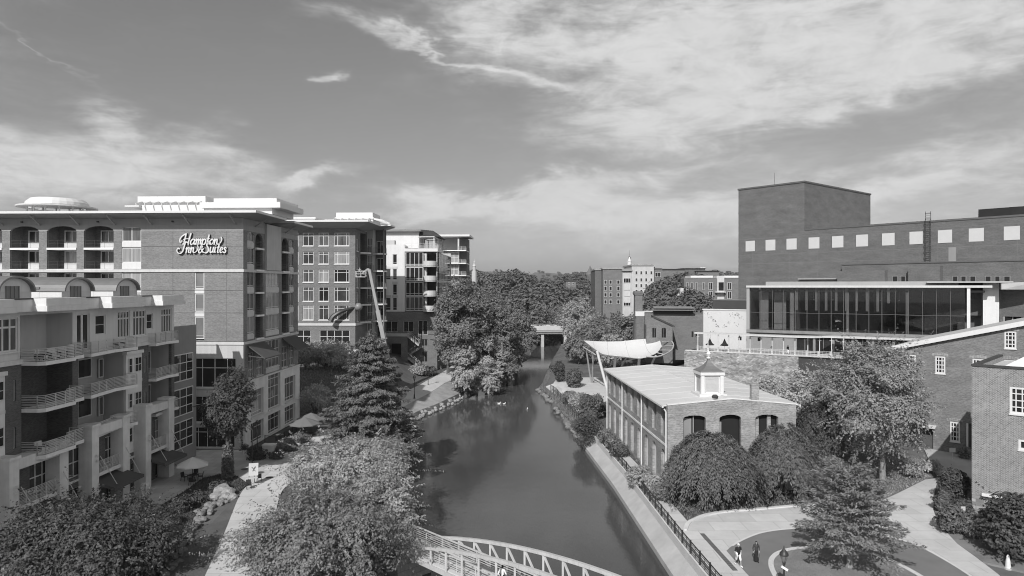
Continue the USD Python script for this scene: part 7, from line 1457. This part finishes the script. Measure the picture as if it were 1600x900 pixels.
# ------------------------------------------------------------------ people
def cap_(a, ra, b, rb, n=14):
    s = lambda p, r: Manifold.sphere(r, n).translate([float(x) for x in p]); return Manifold.batch_hull([s(a, ra), s(b, rb)])
def smooth_m(bones, L=.035, it=8):
    m = Manifold.batch_boolean(bones, manifold3d.OpType.Add).refine_to_length(L).to_mesh(); t = trimesh.Trimesh(np.array(m.vert_properties[:, :3]), np.array(m.tri_verts), process=True)
    trimesh.smoothing.filter_taubin(t, iterations=it); return t
def person(label, base, rot, H=1.75, stride=.2, arms=.12, top='cloth_dark', bottom='cloth_white', bottom_to=.48, hair='hair_dark', long_hair=False, skirt=False, cap=False, sleeve=.5, bend=0.0, group=None, twist=0.0):
    t = Thing('person', label, 'person', base, rot, group); k = H / 1.75; J = lambda *p: np.array(p) * k
    b = bend
    hip = {s: J(s * .095, 0, .93) for s in (-1, 1)}; knee = {s: J(s * .10, -s * stride * .55 - .04, .50) for s in (-1, 1)}; ank = {s: J(s * .10, -s * stride + (.10 if -s * stride > 0 else 0), .09 + (.05 if -s * stride > 0 else 0)) for s in (-1, 1)}
    toe = {s: ank[s] + J(s * .03, -.17, -.05) for s in (-1, 1)}
    pel, wai, che, nek = J(0, 0, .97), J(0, -.02 - b * .1, 1.12), J(0, -.02 - b * .3, 1.34), J(0, -.02 - b * .5, 1.49); hd = J(0, -.05 - b * .6, 1.635)
    sho = {s: J(s * .185, -.01 - b * .4, 1.41) for s in (-1, 1)}; elb = {s: J(s * (.235 + arms * .2), s * stride * .5 + .03, 1.14) for s in (-1, 1)}; wri = {s: J(s * (.22 + arms * .2), s * stride * .9 - .10, .92) for s in (-1, 1)}
    K = lambda a, ra, c, rc: cap_(a, ra * k, c, rc * k)
    def hand(s):
        w = wri[s]; dn = wri[s] - elb[s]; dn /= np.linalg.norm(dn); fw = np.array([0, -1, 0.]); pal = w + dn * .085 * k; out = [K(w, .026, pal, .036)]
        for i, (o, L) in enumerate(((-.03, .068), (-.01, .08), (.01, .075), (.03, .058))): a = pal + fw * o * k; m1 = a + dn * L * .55 * k; out += [K(a, .011, m1, .0095), K(m1, .0095, m1 + (dn * .8 - np.array([s * .5, 0, 0])) * L * .5 * k, .008)]
        out.append(K(w + dn * .03 * k, .014, w + dn * .065 * k + fw * .055 * k, .010)); return out
    skin = [K(nek - J(0, 0, .03), .055, hd - J(0, 0, .06), .052), K(hd + J(0, .01, .02), .088, hd + J(0, -.022, -.065), .058), K(hd + J(0, -.088, -.01), .013, hd + J(0, -.102, -.03), .016), K(hd + J(0, -.075, -.062), .022, hd + J(0, -.07, -.07), .022)]
    for s in (-1, 1):
        skin += [K(sho[s], .05, elb[s], .040), K(elb[s], .040, wri[s], .027), K(hip[s], .085, knee[s], .056), K(knee[s], .056, ank[s], .036), K(hd + J(s * .092, .01, .0), .012, hd + J(s * .094, .015, -.03), .012)] + hand(s)
    skin += [K(pel, .12, che, .13)]
    t.part('body', smooth_m(skin, .03, 6), 'skin', smooth=True)
    for s in (-1, 1): m = M(); m.mesh(trimesh.creation.icosphere(1, .012 * k)); m.v[0] = m.v[0] + hd + J(s * .034, -.087, .005); t.part('eye', m, 'cloth_black')
    m = M().box(hd[0] - .025, hd[0] + .025, hd[1] - .098, hd[1] - .088, hd[2] - .064, hd[2] - .056); t.part('mouth', m, 'cloth_dark')
    sh = [K(pel + J(0, 0, .0), .145, wai, .135), K(wai, .135, che, .155), K(sho[-1], .075, sho[1], .075), K(che, .15, (sho[-1] + sho[1]) / 2, .10)]
    for s in (-1, 1): sh.append(K(sho[s], .07, sho[s] + (elb[s] - sho[s]) * min(sleeve * 2, 1), .058)); sh += [K(elb[s], .055, elb[s] + (wri[s] - elb[s]) * (sleeve * 2 - 1), .045)] if sleeve > .5 else []
    t.part('top', smooth_m(sh, .035, 6), top, smooth=True)
    if skirt: lo_ = [K(pel + J(0, 0, .02), .15, J(0, .0, .45), .20), K(J(0, 0, .45), .20, J(0, .02, .16), .23)]
    else:
        lo_ = [K(hip[-1] + J(0, 0, .05), .115, hip[1] + J(0, 0, .05), .115)]
        for s in (-1, 1):
            lo_.append(K(hip[s], .105, knee[s] + (hip[s] - knee[s]) * max(0, (bottom_to - .5) / .45), .085))
            if bottom_to < .4: lo_.append(K(knee[s], .082, ank[s] + J(0, 0, .03), .06))
    t.part('skirt' if skirt else ('trousers' if bottom_to < .4 else 'shorts'), smooth_m(lo_, .035, 5), bottom, smooth=True)
    for s in (-1, 1): t.part('shoe', smooth_m([K(ank[s] - J(0, -.03, .03), .05, toe[s], .04), K(ank[s] - J(0, -.03, .04), .048, toe[s] - J(0, 0, .0), .042)], .03, 3), 'cloth_black' if not cap else 'cloth_white', smooth=True)
    hr = [K(hd + J(0, .02, .045), .092, hd + J(0, .035, -.02), .085)]
    if long_hair: hr += [K(hd + J(0, .06, -.02), .085, nek + J(0, .09, -.16), .08), K(hd + J(.07, .02, .0), .04, sho[1] + J(-.08, -.05, -.06), .035), K(hd + J(-.07, .02, .0), .04, sho[-1] + J(.08, -.05, -.06), .035)]
    t.part('cap' if cap else 'hair', smooth_m(hr + ([K(hd + J(0, -.05, .065), .05, hd + J(0, -.15, .045), .03)] if cap else []), .03, 4), hair, smooth=True)
    return t
person('person in dark shirt, white cap and white shorts walking on the dark drive', on(1153.5, 884, ZR + .083), 12, 1.86, .24, .5, 'cloth_black', 'cloth_white', .52, 'hair_white', cap=True, sleeve=.35)
person('person with long dark hair in long dark clothes walking on the dark drive', on(1181.5, 877.5, ZR + .083), -6, 1.72, .12, .2, 'cloth_dark', 'cloth_black', .1, 'hair_dark', long_hair=True, skirt=True, sleeve=.9)
bpos = N0 + D * 11.2 + Wv * 1.0
person('person with dark hair in a pale top crossing the footbridge', (bpos[0], bpos[1], 2.855), 150, 1.72, .22, .2, 'cloth_white', 'cloth_black', .1, 'hair_dark', sleeve=.7)
person('person in a pale jacket and helmet standing in the boom lift basket', tuple(LIFT_FEET), 20, 1.8, .05, .3, 'cloth_grey', 'cloth_dark', .1, 'hair_white', cap=True, sleeve=.95)
person('person in a pale top standing at the river side of the brick pavilion', at(1027, 77.5, ZR + .1), 60, 1.7, .06, .2, 'cloth_white', 'cloth_dark', .1, 'hair_dark', sleeve=.6)
for i, (u, z_) in enumerate(((1203, 12.0), (1216, 12.0))):
    a_ = tpt([5.2, 8.2][i], -4.6, 12.0); person(['person in dark top on the hall terrace under the canopy', 'person in white trousers on the hall terrace near the lobby glass'][i], a_, 20, 1.75, .1, .2, ['cloth_black', 'cloth_dark'][i], ['cloth_grey', 'cloth_white'][i], .1, 'hair_dark', sleeve=.6)
# ------------------------------------------------------------------ lamps, furniture, small things
def lamp_mesh(t, h, s=1.0):
    t.part('base', M().lathe([(.0, 0), (.22 * s, 0), (.22 * s, .12), (.15 * s, .25), (.12 * s, .8), (.08 * s, .95)], n=12), 'dark_metal')
    t.part('pole', M().lathe([(.075 * s, .9), (.06 * s, h - .95), (.1 * s, h - .9), (.12 * s, h - .8), (.08 * s, h - .75)], n=10), 'dark_metal')
    g = t.part('lantern_glass', M().lathe([(.11 * s, h - .74), (.2 * s, h - .55), (.26 * s, h - .28), (.25 * s, h - .22)], n=14), 'glass_blind', smooth=40)
    t.part('cage', M().lathe([(.13 * s, h - .77), (.13 * s, h - .72)], n=10).bar((.12 * s, 0, h - .74), (.27 * s, 0, h - .25), .025).bar((-.12 * s, 0, h - .74), (-.27 * s, 0, h - .25), .025).bar((0, .12 * s, h - .74), (0, .27 * s, h - .25), .025).bar((0, -.12 * s, h - .74), (0, -.27 * s, h - .25), .025), 'dark_metal', g)
    t.part('lantern_cap', M().lathe([(.27 * s, h - .24), (.33 * s, h - .2), (.3 * s, h - .05), (.17 * s, h + .1), (.1 * s, h + .2), (.05 * s, h + .25), (.03 * s, h + .42), (0, h + .5)], n=14), 'dark_metal', smooth=40)
Yl = 23.2 * FPX / (955 - 447) ; lampz = ZR + .16
la = Thing('street_lamp', 'black lantern street lamp with white ribbon at the island kerb', 'street lamp', (xx(1225, 50.2), 50.2, lampz)); lamp_mesh(la, HC + (HZ - 868) / FPX * 50.2 - lampz + .25, 1.0)
la.part('ribbon', M().bar((-.22, -.1, HC + (HZ - 884) / FPX * 50.2 - lampz), (.22, -.12, HC + (HZ - 890) / FPX * 50.2 - lampz), .1, .16), 'cloth_white')
for i, (u, vb, vt, z) in enumerate(((647.5, 622, 584, 2.6), (669, 605, 571, 2.4), (689, 592, 570, 2.0))):
    Yq = (HC - z) * FPX / (vb - HZ); h = (vb - vt) / FPX * Yq; x = (u - 800) / FPX * Yq
    t = Thing('path_lamp', ['tall lamp nearest on the path over the grassy point', 'second lamp along the path over the grassy point', 'farthest lamp on the path before the tall trees'][i], 'street lamp', (x, Yq, z - .1)); lamp_mesh(t, h - .4, 1.0)
Yq = 66.0; t = Thing('path_lamp', 'lamp with bright white lantern among the leaves by the footbridge', 'street lamp', (xx(608, Yq), Yq, ZL)); lamp_mesh(t, HC + (HZ - 806) / FPX * Yq - ZL + .3, 1.15)
for i, (u, v) in enumerate(((394, 727), (402, 715))):
    t = Thing('slim_lamp', ['slim dark lamp post by the hotel corner planting', 'slim dark lamp post by the podium windows of the hotel'][i], 'street lamp', on(u, v, ZL)); t.part('pole', M().lathe([(.07, 0), (.05, 4.2), (.05, 4.4)], n=8), 'dark_metal'); t.part('head', M().lathe([(.05, 4.4), (.2, 4.6), (.2, 4.75), (0, 4.9)], n=10), 'dark_metal')
def parasol(name, label, loc, r, h, mt, n=8, drop=.75):
    t = Thing(name, label, 'parasol', loc); t.part('pole', M().lathe([(.04, 0), (.04, h)], n=8), 'dark_metal'); t.part('foot', M().lathe([(0, 0), (.35, 0), (.35, .08), (.06, .12)], n=12), 'dark_metal')
    m = M(); m.lathe([(r, h - drop - .12), (r, h - drop), (r * .5, h - drop * .46), (.02, h + .02)], n=n); m.lathe([(.02, h - .03), (r * .98, h - drop - .03), (r * .98, h - drop - .12)], n=n)
    t.part('canopy', m, mt)
    for i in range(n): a = i * 2 * math.pi / n; t.part('rib', M().bar((0, 0, h - .08), (r * .97 * math.cos(a), r * .97 * math.sin(a), h - drop - .08), .03), 'mid_metal')
    return t
c = on(301, 752, ZL + .03)
parasol('parasol', 'open white parasol over the plaza table in front of the apartments', c, 1.75, 2.75, 'umbrella_white', 8, .85)
t = Thing('plaza_table', 'dark round table under the white parasol', 'table', c); t.part('tabletop', M().lathe([(.06, .70), (.55, .70), (.55, .74), (.06, .74)], n=18), 'dark_metal')
for i in range(4): a = i * math.pi / 2; t.part('leg', M().bar((.1 * math.cos(a), .1 * math.sin(a), .70), (.42 * math.cos(a), .42 * math.sin(a), 0), .04), 'dark_metal')
def chair(label, loc, rot, group):
    t = Thing('plaza_chair', label, 'chair', loc, rot, group); t.part('seat', M().box(-.25, .25, -.25, .25, .42, .46), 'dark_metal')
    m = M(); m.hexa([(-.25, .22, .47), (.25, .22, .47), (.25, .26, .47), (-.25, .26, .47), (-.25, .32, .95), (.25, .32, .95), (.25, .36, .95), (-.25, .36, .95)]); t.part('backrest', m, 'dark_metal')
    for x in (-.23, .23):
        for y in (-.23, .23): t.part('leg', M().bar((x, y, .43), (x * 1.1, y * 1.15, 0), .04), 'dark_metal')
        t.part('armrest', M().bar((x, -.22, .66), (x, .26, .68), .05, .03).bar((x, -.22, .44), (x, -.22, .66), .035), 'dark_metal')
G = 'chairs round the parasol table'
for u, v, r, lab in ((288, 751, 70, 'dark chair left of the parasol table'), (313, 750, -75, 'dark chair right of the parasol table'), (300, 758, 180, 'dark chair on the near side of the parasol table'), (305, 745, 5, 'dark chair on the far side of the parasol table')): chair(lab, on(u, v, ZL + .03), r, G)
for u, v, r, lab in ((232, 796, 20, 'dark chair by itself at the near end of the plaza'), (226, 803, 120, 'dark low chair nearest the shade tree on the plaza')): chair(lab, on(u, v, ZL + .03), r, None)
def pot(label, loc, r, h, leaf, seed, fol=.5):
    t = Thing('planter', label, 'planter', loc); t.part('pot', M().lathe([(0, 0), (r * .75, 0), (r, h), (r * .85, h), (r * .8, h - .06), (0, h - .06)], n=14), 'stone')
    rs = np.random.RandomState(seed); p = rs.normal(size=(500, 3)) * [r * .6, r * .6, fol * .45] + [0, 0, h + fol * .5]; t.part('plant', leaf_quads(p[p[:, 2] > h - .05], .1, rs), leaf, kind='stuff')
for u, v, lab in ((266, 735, 'pale planter by the entrance nearest the hotel'), (258, 738, 'planter with dark leafy plant beside the farthest portal'), (250, 741, 'leafy planter left of the farthest portal canopy'), (382, 709, 'small pale pot at the hotel corner'), (391, 714, 'rounded planter beside the small pale pot'), (398, 711, 'dark leafy planter right of the hotel corner')): pot(lab, on(u, v, ZL + .03), .38, .55, 'leaf_weep', int(u))
t = Thing('flower_stand', 'slender white flowering stand on the plaza beside the shade tree', 'flower stand', on(227, 797, ZL + .03)); t.part('pole', M().lathe([(.1, 0), (.05, .3), (.05, 2.6)], n=8), 'mid_metal')
rs = np.random.RandomState(9); zq = rs.uniform(.7, 2.7, 380); p = np.column_stack([rs.normal(size=380) * .17, rs.normal(size=380) * .17, zq]); t.part('flowers', leaf_quads(p, .07, rs), 'cloth_white')
e = on(396, 757, ZL + .06)
t = Thing('sign_easel', 'white sign board with dark slanting mark on a stand by the promenade', 'sign', e, 12); t.part('board', M().hexa([(-.5, -.05, 1.0), (.5, -.05, 1.0), (.5, .0, 1.0), (-.5, .0, 1.0), (-.5, .12, 2.35), (.5, .12, 2.35), (.5, .17, 2.35), (-.5, .17, 2.35)]), 'panel_white')
t.part('mark', M().bar((-.18, .02, 1.95), (.2, -.02, 1.5), .12, .02).bar((.2, .03, 2.0), (.0, .0, 1.72), .10, .02).bar((-.1, -.01, 1.5), (.02, .0, 1.68), .1, .02), 'cloth_black')
t.part('tray', M().box(-.5, .5, -.4, .1, .78, .84), 'panel_white')
for a_, b_ in (((-.45, 0, 1.0), (-.55, -.3, 0)), ((.45, 0, 1.0), (.55, -.3, 0)), ((0, .15, 2.0), (0, .8, 0))): t.part('leg', M().bar(a_, b_, .06), 'dark_metal')
chair('dark folding chair beside the white sign board', on(389, 764, ZL + .06), 30, None); chair('dark chair right of the white sign board', on(405, 752, ZL + .06), 200, None)
t = Thing('utility_box', 'plain pale utility box beside the promenade hedge', 'utility box', on(421, 716, ZL)); t.part('cabinet', M().box(-.75, .75, -.5, .5, 0, 1.75), 'stucco'); t.part('lid', M().box(-.8, .8, -.55, .55, 1.753, 1.85), 'stucco_light'); t.part('plinth', M().box(-.85, .85, -.6, .6, -.2, .12), 'concrete')
for i, (u, v) in enumerate(((346, 733), (407, 738), (421, 746))):
    t = Thing('manhole_cover', ['dark manhole cover left of the sign board', 'dark manhole cover in the shade of the promenade', 'dark manhole cover near the sunlit edge of the promenade'][i], 'manhole cover', on(u + 36 if i == 0 else u, v, ZL + .065)); t.part('cover', M().lathe([(.0, .012), (.38, .012), (.38, 0)], n=18), 'drain'); t.part('rim', M().lathe([(.39, .0), (.39, .014), (.45, .014), (.45, 0)], n=18), 'concrete_dark')
# hotel terrace: grey parasols, railing, tables
for i, (u, v, r) in enumerate(((476, 684, 2.3), (486, 676, 2.2))): x, y = gp(u, v, ZL); parasol('terrace_parasol', ['wide grey parasol on the hotel terrace nearer the promenade', 'dark grey parasol behind the wide one on the hotel terrace'][i], (x, y, ZL), r, 3.0, 'umbrella_grey', 8, .9)
t = Thing('terrace_railing', 'dark metal railing around the hotel terrace', 'railing', (-35.0, 97, ZL)); pts_ = [(0, 0), (1.9, -1), (2.2, 9), (4.8, 12.5), (8, 12.0), (8.6, 16)]
for a_, b_ in zip(pts_[:-1], pts_[1:]):
    a_, b_ = np.array(a_, float), np.array(b_, float); n = max(1, int(np.linalg.norm(b_ - a_) / 1.6)); m = M()
    for z in (.15, 1.05): m.bar((*a_, z), (*b_, z), .05)
    for i in range(n * 10): p_ = a_ + (b_ - a_) * i / (n * 10); m.box(p_[0] - .012, p_[0] + .012, p_[1] - .012, p_[1] + .012, .15, 1.05)
    t.part('panel', m, 'dark_metal')
    for i in range(n + 1): p_ = a_ + (b_ - a_) * i / n; t.part('post', M().box(p_[0] - .04, p_[0] + .04, p_[1] - .04, p_[1] + .04, 0, 1.12), 'dark_metal')
for i, (x, y) in enumerate(((-33.6, 99), (-32.0, 105.5), (-30.2, 107))):
    t = Thing('terrace_table', ['small white clothed table by the hotel podium', 'small pale table under the grey parasol', 'small pale table at the corner of the hotel terrace'][i], 'table', (x, y, ZL)); t.part('tabletop', M().lathe([(0, .72), (.55, .72), (.55, .76), (0, .76)], n=14), 'cloth_white'); t.part('pedestal', M().lathe([(.3, 0), (.3, .04), (.05, .08), (.05, .72)], n=10), 'dark_metal')
# garden beyond the hotel: retaining wall, winding rill
gw = Thing('garden_wall', 'pale stone retaining wall in the garden beyond the hotel', 'wall', (-34.4, 119, 3.0), -8)
m = M(); m.hexa([(-.2, 0, 0), (5.2, 0, 0), (5.2, .5, 0), (-.2, .5, 0), (-.2, 0, 2.6), (5.2, 0, 2.2), (5.2, .5, 2.2), (-.2, .5, 2.6)]); gw.part('front_wall', m, 'stone_block'); m = M(); m.hexa([(4.7, .503, 0), (5.2, .503, 0), (5.2, 9, 0), (4.7, 9, 0), (4.7, .503, 2.2), (5.2, .503, 2.2), (5.2, 9, 3.4), (4.7, 9, 3.4)]); gw.part('side_wall', m, 'stone_block')
rl = smooth_line([(-33.0, 126), (-31.4, 124.5), (-31.8, 122.5), (-30.2, 120.2), (-29.4, 118.4), (-31.5, 116.2), (-33.5, 115.2)], 6); m = M()
V = [(x, y, float(terrain(x, y)) + .3) for x, y in rl]; m.tube(V, .32, 6); rt = Thing('winding_edge', 'dark winding low edge snaking down the garden slope', 'garden edge', tuple(V[18])); m2 = M(); m2.tube(np.array(V) - V[18], .34, 6); rt.part('edge', m2, 'panel_dark'); m2 = M(); m2.tube(np.array(V) - V[18] + (.45, -.1, .12), .12, 5); rt.part('coping', m2, 'stucco')
# right side: posts, sign, hydrant, steps
t = Thing('utility_post', 'dark square post with a white notice beside the hedge', 'post', on(1503, 834, ZR + .09)); t.part('post', M().box(-.14, .14, -.14, .14, 0, 2.55), 'dark_metal'); t.part('notice', M().box(-.2, .2, -.2, -.145, 1.95, 2.6), 'panel_white'); t.part('cap', M().box(-.17, .17, -.14, .17, 2.553, 2.6), 'dark_metal')
t = Thing('marker_post', 'small white tapered marker post at the lower right corner', 'bollard', on(1575, 888, ZR)); t.part('body', M().lathe([(0, 0), (.22, 0), (.17, .6), (.12, .85), (.13, .95), (.06, 1.1), (0, 1.12)], n=12), 'white_paint'); t.part('base', M().lathe([(0, -.1), (.3, -.1), (.3, .05), (0, .05)], n=12), 'concrete')
t = Thing('sign_post', 'thin post with small grey sign in front of the left weeping tree', 'sign', on(1102, 802, ZR + .1)); t.part('pole', M().lathe([(.04, 0), (.04, 2.3)], n=6), 'mid_metal'); t.part('plate', M().box(-.14, .14, -.06, -.03, 1.85, 2.3), 'cornice')
t = Thing('white_sign', 'small white sign on a post before the mill wall', 'sign', on(1488, 717, 3.2)); t.part('pole', M().lathe([(.04, 0), (.04, 1.3)], n=6), 'white_paint'); t.part('plate', M().box(-.4, .4, -.05, -.02, .85, 1.4), 'panel_white')
st = Thing('stone_steps', 'flight of pale stone steps with a handrail under the tall tree', 'steps', on(1330, 742, 2.4), 28)
for i in range(10): st.part('step', M().box(-1.8, 1.8, i * .42, i * .42 + .46, i * .16 - .25, .16 + i * .16), 'stone')
st.part('cheek_wall', M().hexa([(-2.2, -.2, -.3), (-1.81, -.2, -.3), (-1.81, 4.6, -.3), (-2.2, 4.6, -.3), (-2.2, -.2, .5), (-1.81, -.2, .5), (-1.81, 4.6, 2.2), (-2.2, 4.6, 2.2)]), 'stone_block'); st.part('handrail', M().bar((-1.95, -.1, 1.2), (-1.95, 4.5, 2.9), .07).bar((-1.95, -.1, .4), (-1.95, -.1, 1.2), .06).bar((-1.95, 4.4, 2), (-1.95, 4.4, 2.9), .06), 'stucco_light')
sw = Thing('bed_wall', 'low pale curved wall edging the planting by the stone steps', 'wall', on(1292, 756, 2.4), 0); sw.part('wall', M().hexa([(-3.5, 0, -.3), (2.6, 1.6, -.3), (2.5, 2.0, -.3), (-3.6, .4, -.3), (-3.5, 0, .6), (2.6, 1.6, .9), (2.5, 2.0, .9), (-3.6, .4, .6)]), 'stone_block'); sw.part('coping', M().hexa([(-3.55, -.05, .603), (2.65, 1.55, .903), (2.5, 2.05, .903), (-3.65, .45, .603), (-3.55, -.05, .7), (2.65, 1.55, 1.0), (2.5, 2.05, 1.0), (-3.65, .45, .7)]), 'stone')
# low stepped stone seats of the lawn theatre behind the pavilion
for i in range(4):
    x, y = 34 + i * 2.2, 112 + i * 4.5; t = Thing('seat_wall', ['lowest curved stone seat wall behind the pavilion roof', 'second stone seat wall behind the pavilion roof', 'third stone seat wall behind the pavilion roof', 'topmost stone seat wall below the terrace wall'][i], 'seat wall', (x, y, float(terrain(x, y))))
    cvp = smooth_line([(-13, -3), (-6, .6), (2, 1.4), (10, .2), (17, -3.4)], 5); g = LineString(cvp).buffer(.35, cap_style=2); m = M()
    m.poly(g, -.8, .5); t.part('wall', m, 'stone_block'); t.part('coping', M().poly(g.buffer(.05), .503, .62), 'stone')
# ducks on the water
for i, (u, v) in enumerate(((780, 631), (788, 631.5), (824, 640))):
    x, y = gp(u, v, 0); t = Thing('duck', ['left white duck of the pair on the river', 'right white duck of the pair on the river', 'lone pale duck nearer the middle of the river'][i], 'duck', (x, y, 0), 40 * i)
    bm = smooth_m([cap_((-.22, 0, .1), .12, (.16, 0, .1), .14), cap_((-.22, 0, .12), .1, (-.42, 0, .2), .03), cap_((.2, 0, .14), .08, (.27, 0, .36), .055), cap_((.27, 0, .38), .07, (.3, 0, .38), .065)], .06, 5); t.part('body', bm, 'feather', smooth=True); t.part('beak', M().hexa([(.35, -.03, .35), (.46, -.02, .35), (.46, .02, .35), (.35, .03, .35), (.35, -.02, .39), (.45, -.015, .37), (.45, .015, .37), (.35, .02, .39)]), 'cornice')

# ------------------------------------------------------------------ thin summer haze
MAT['haze'] = usdkit.material(stage, '/World/Looks/haze', {'v': ('principled_volume', {'color': (0.9, 0.9, 0.9), 'density': 0.00009, 'anisotropy': 0.3})}, [], volume='v.volume')
obj('haze', M().box(-9600, 9600, -900, 12600, -3.0, 260), 'haze', label='thin pale haze over the whole town', cat='haze', kind='stuff')
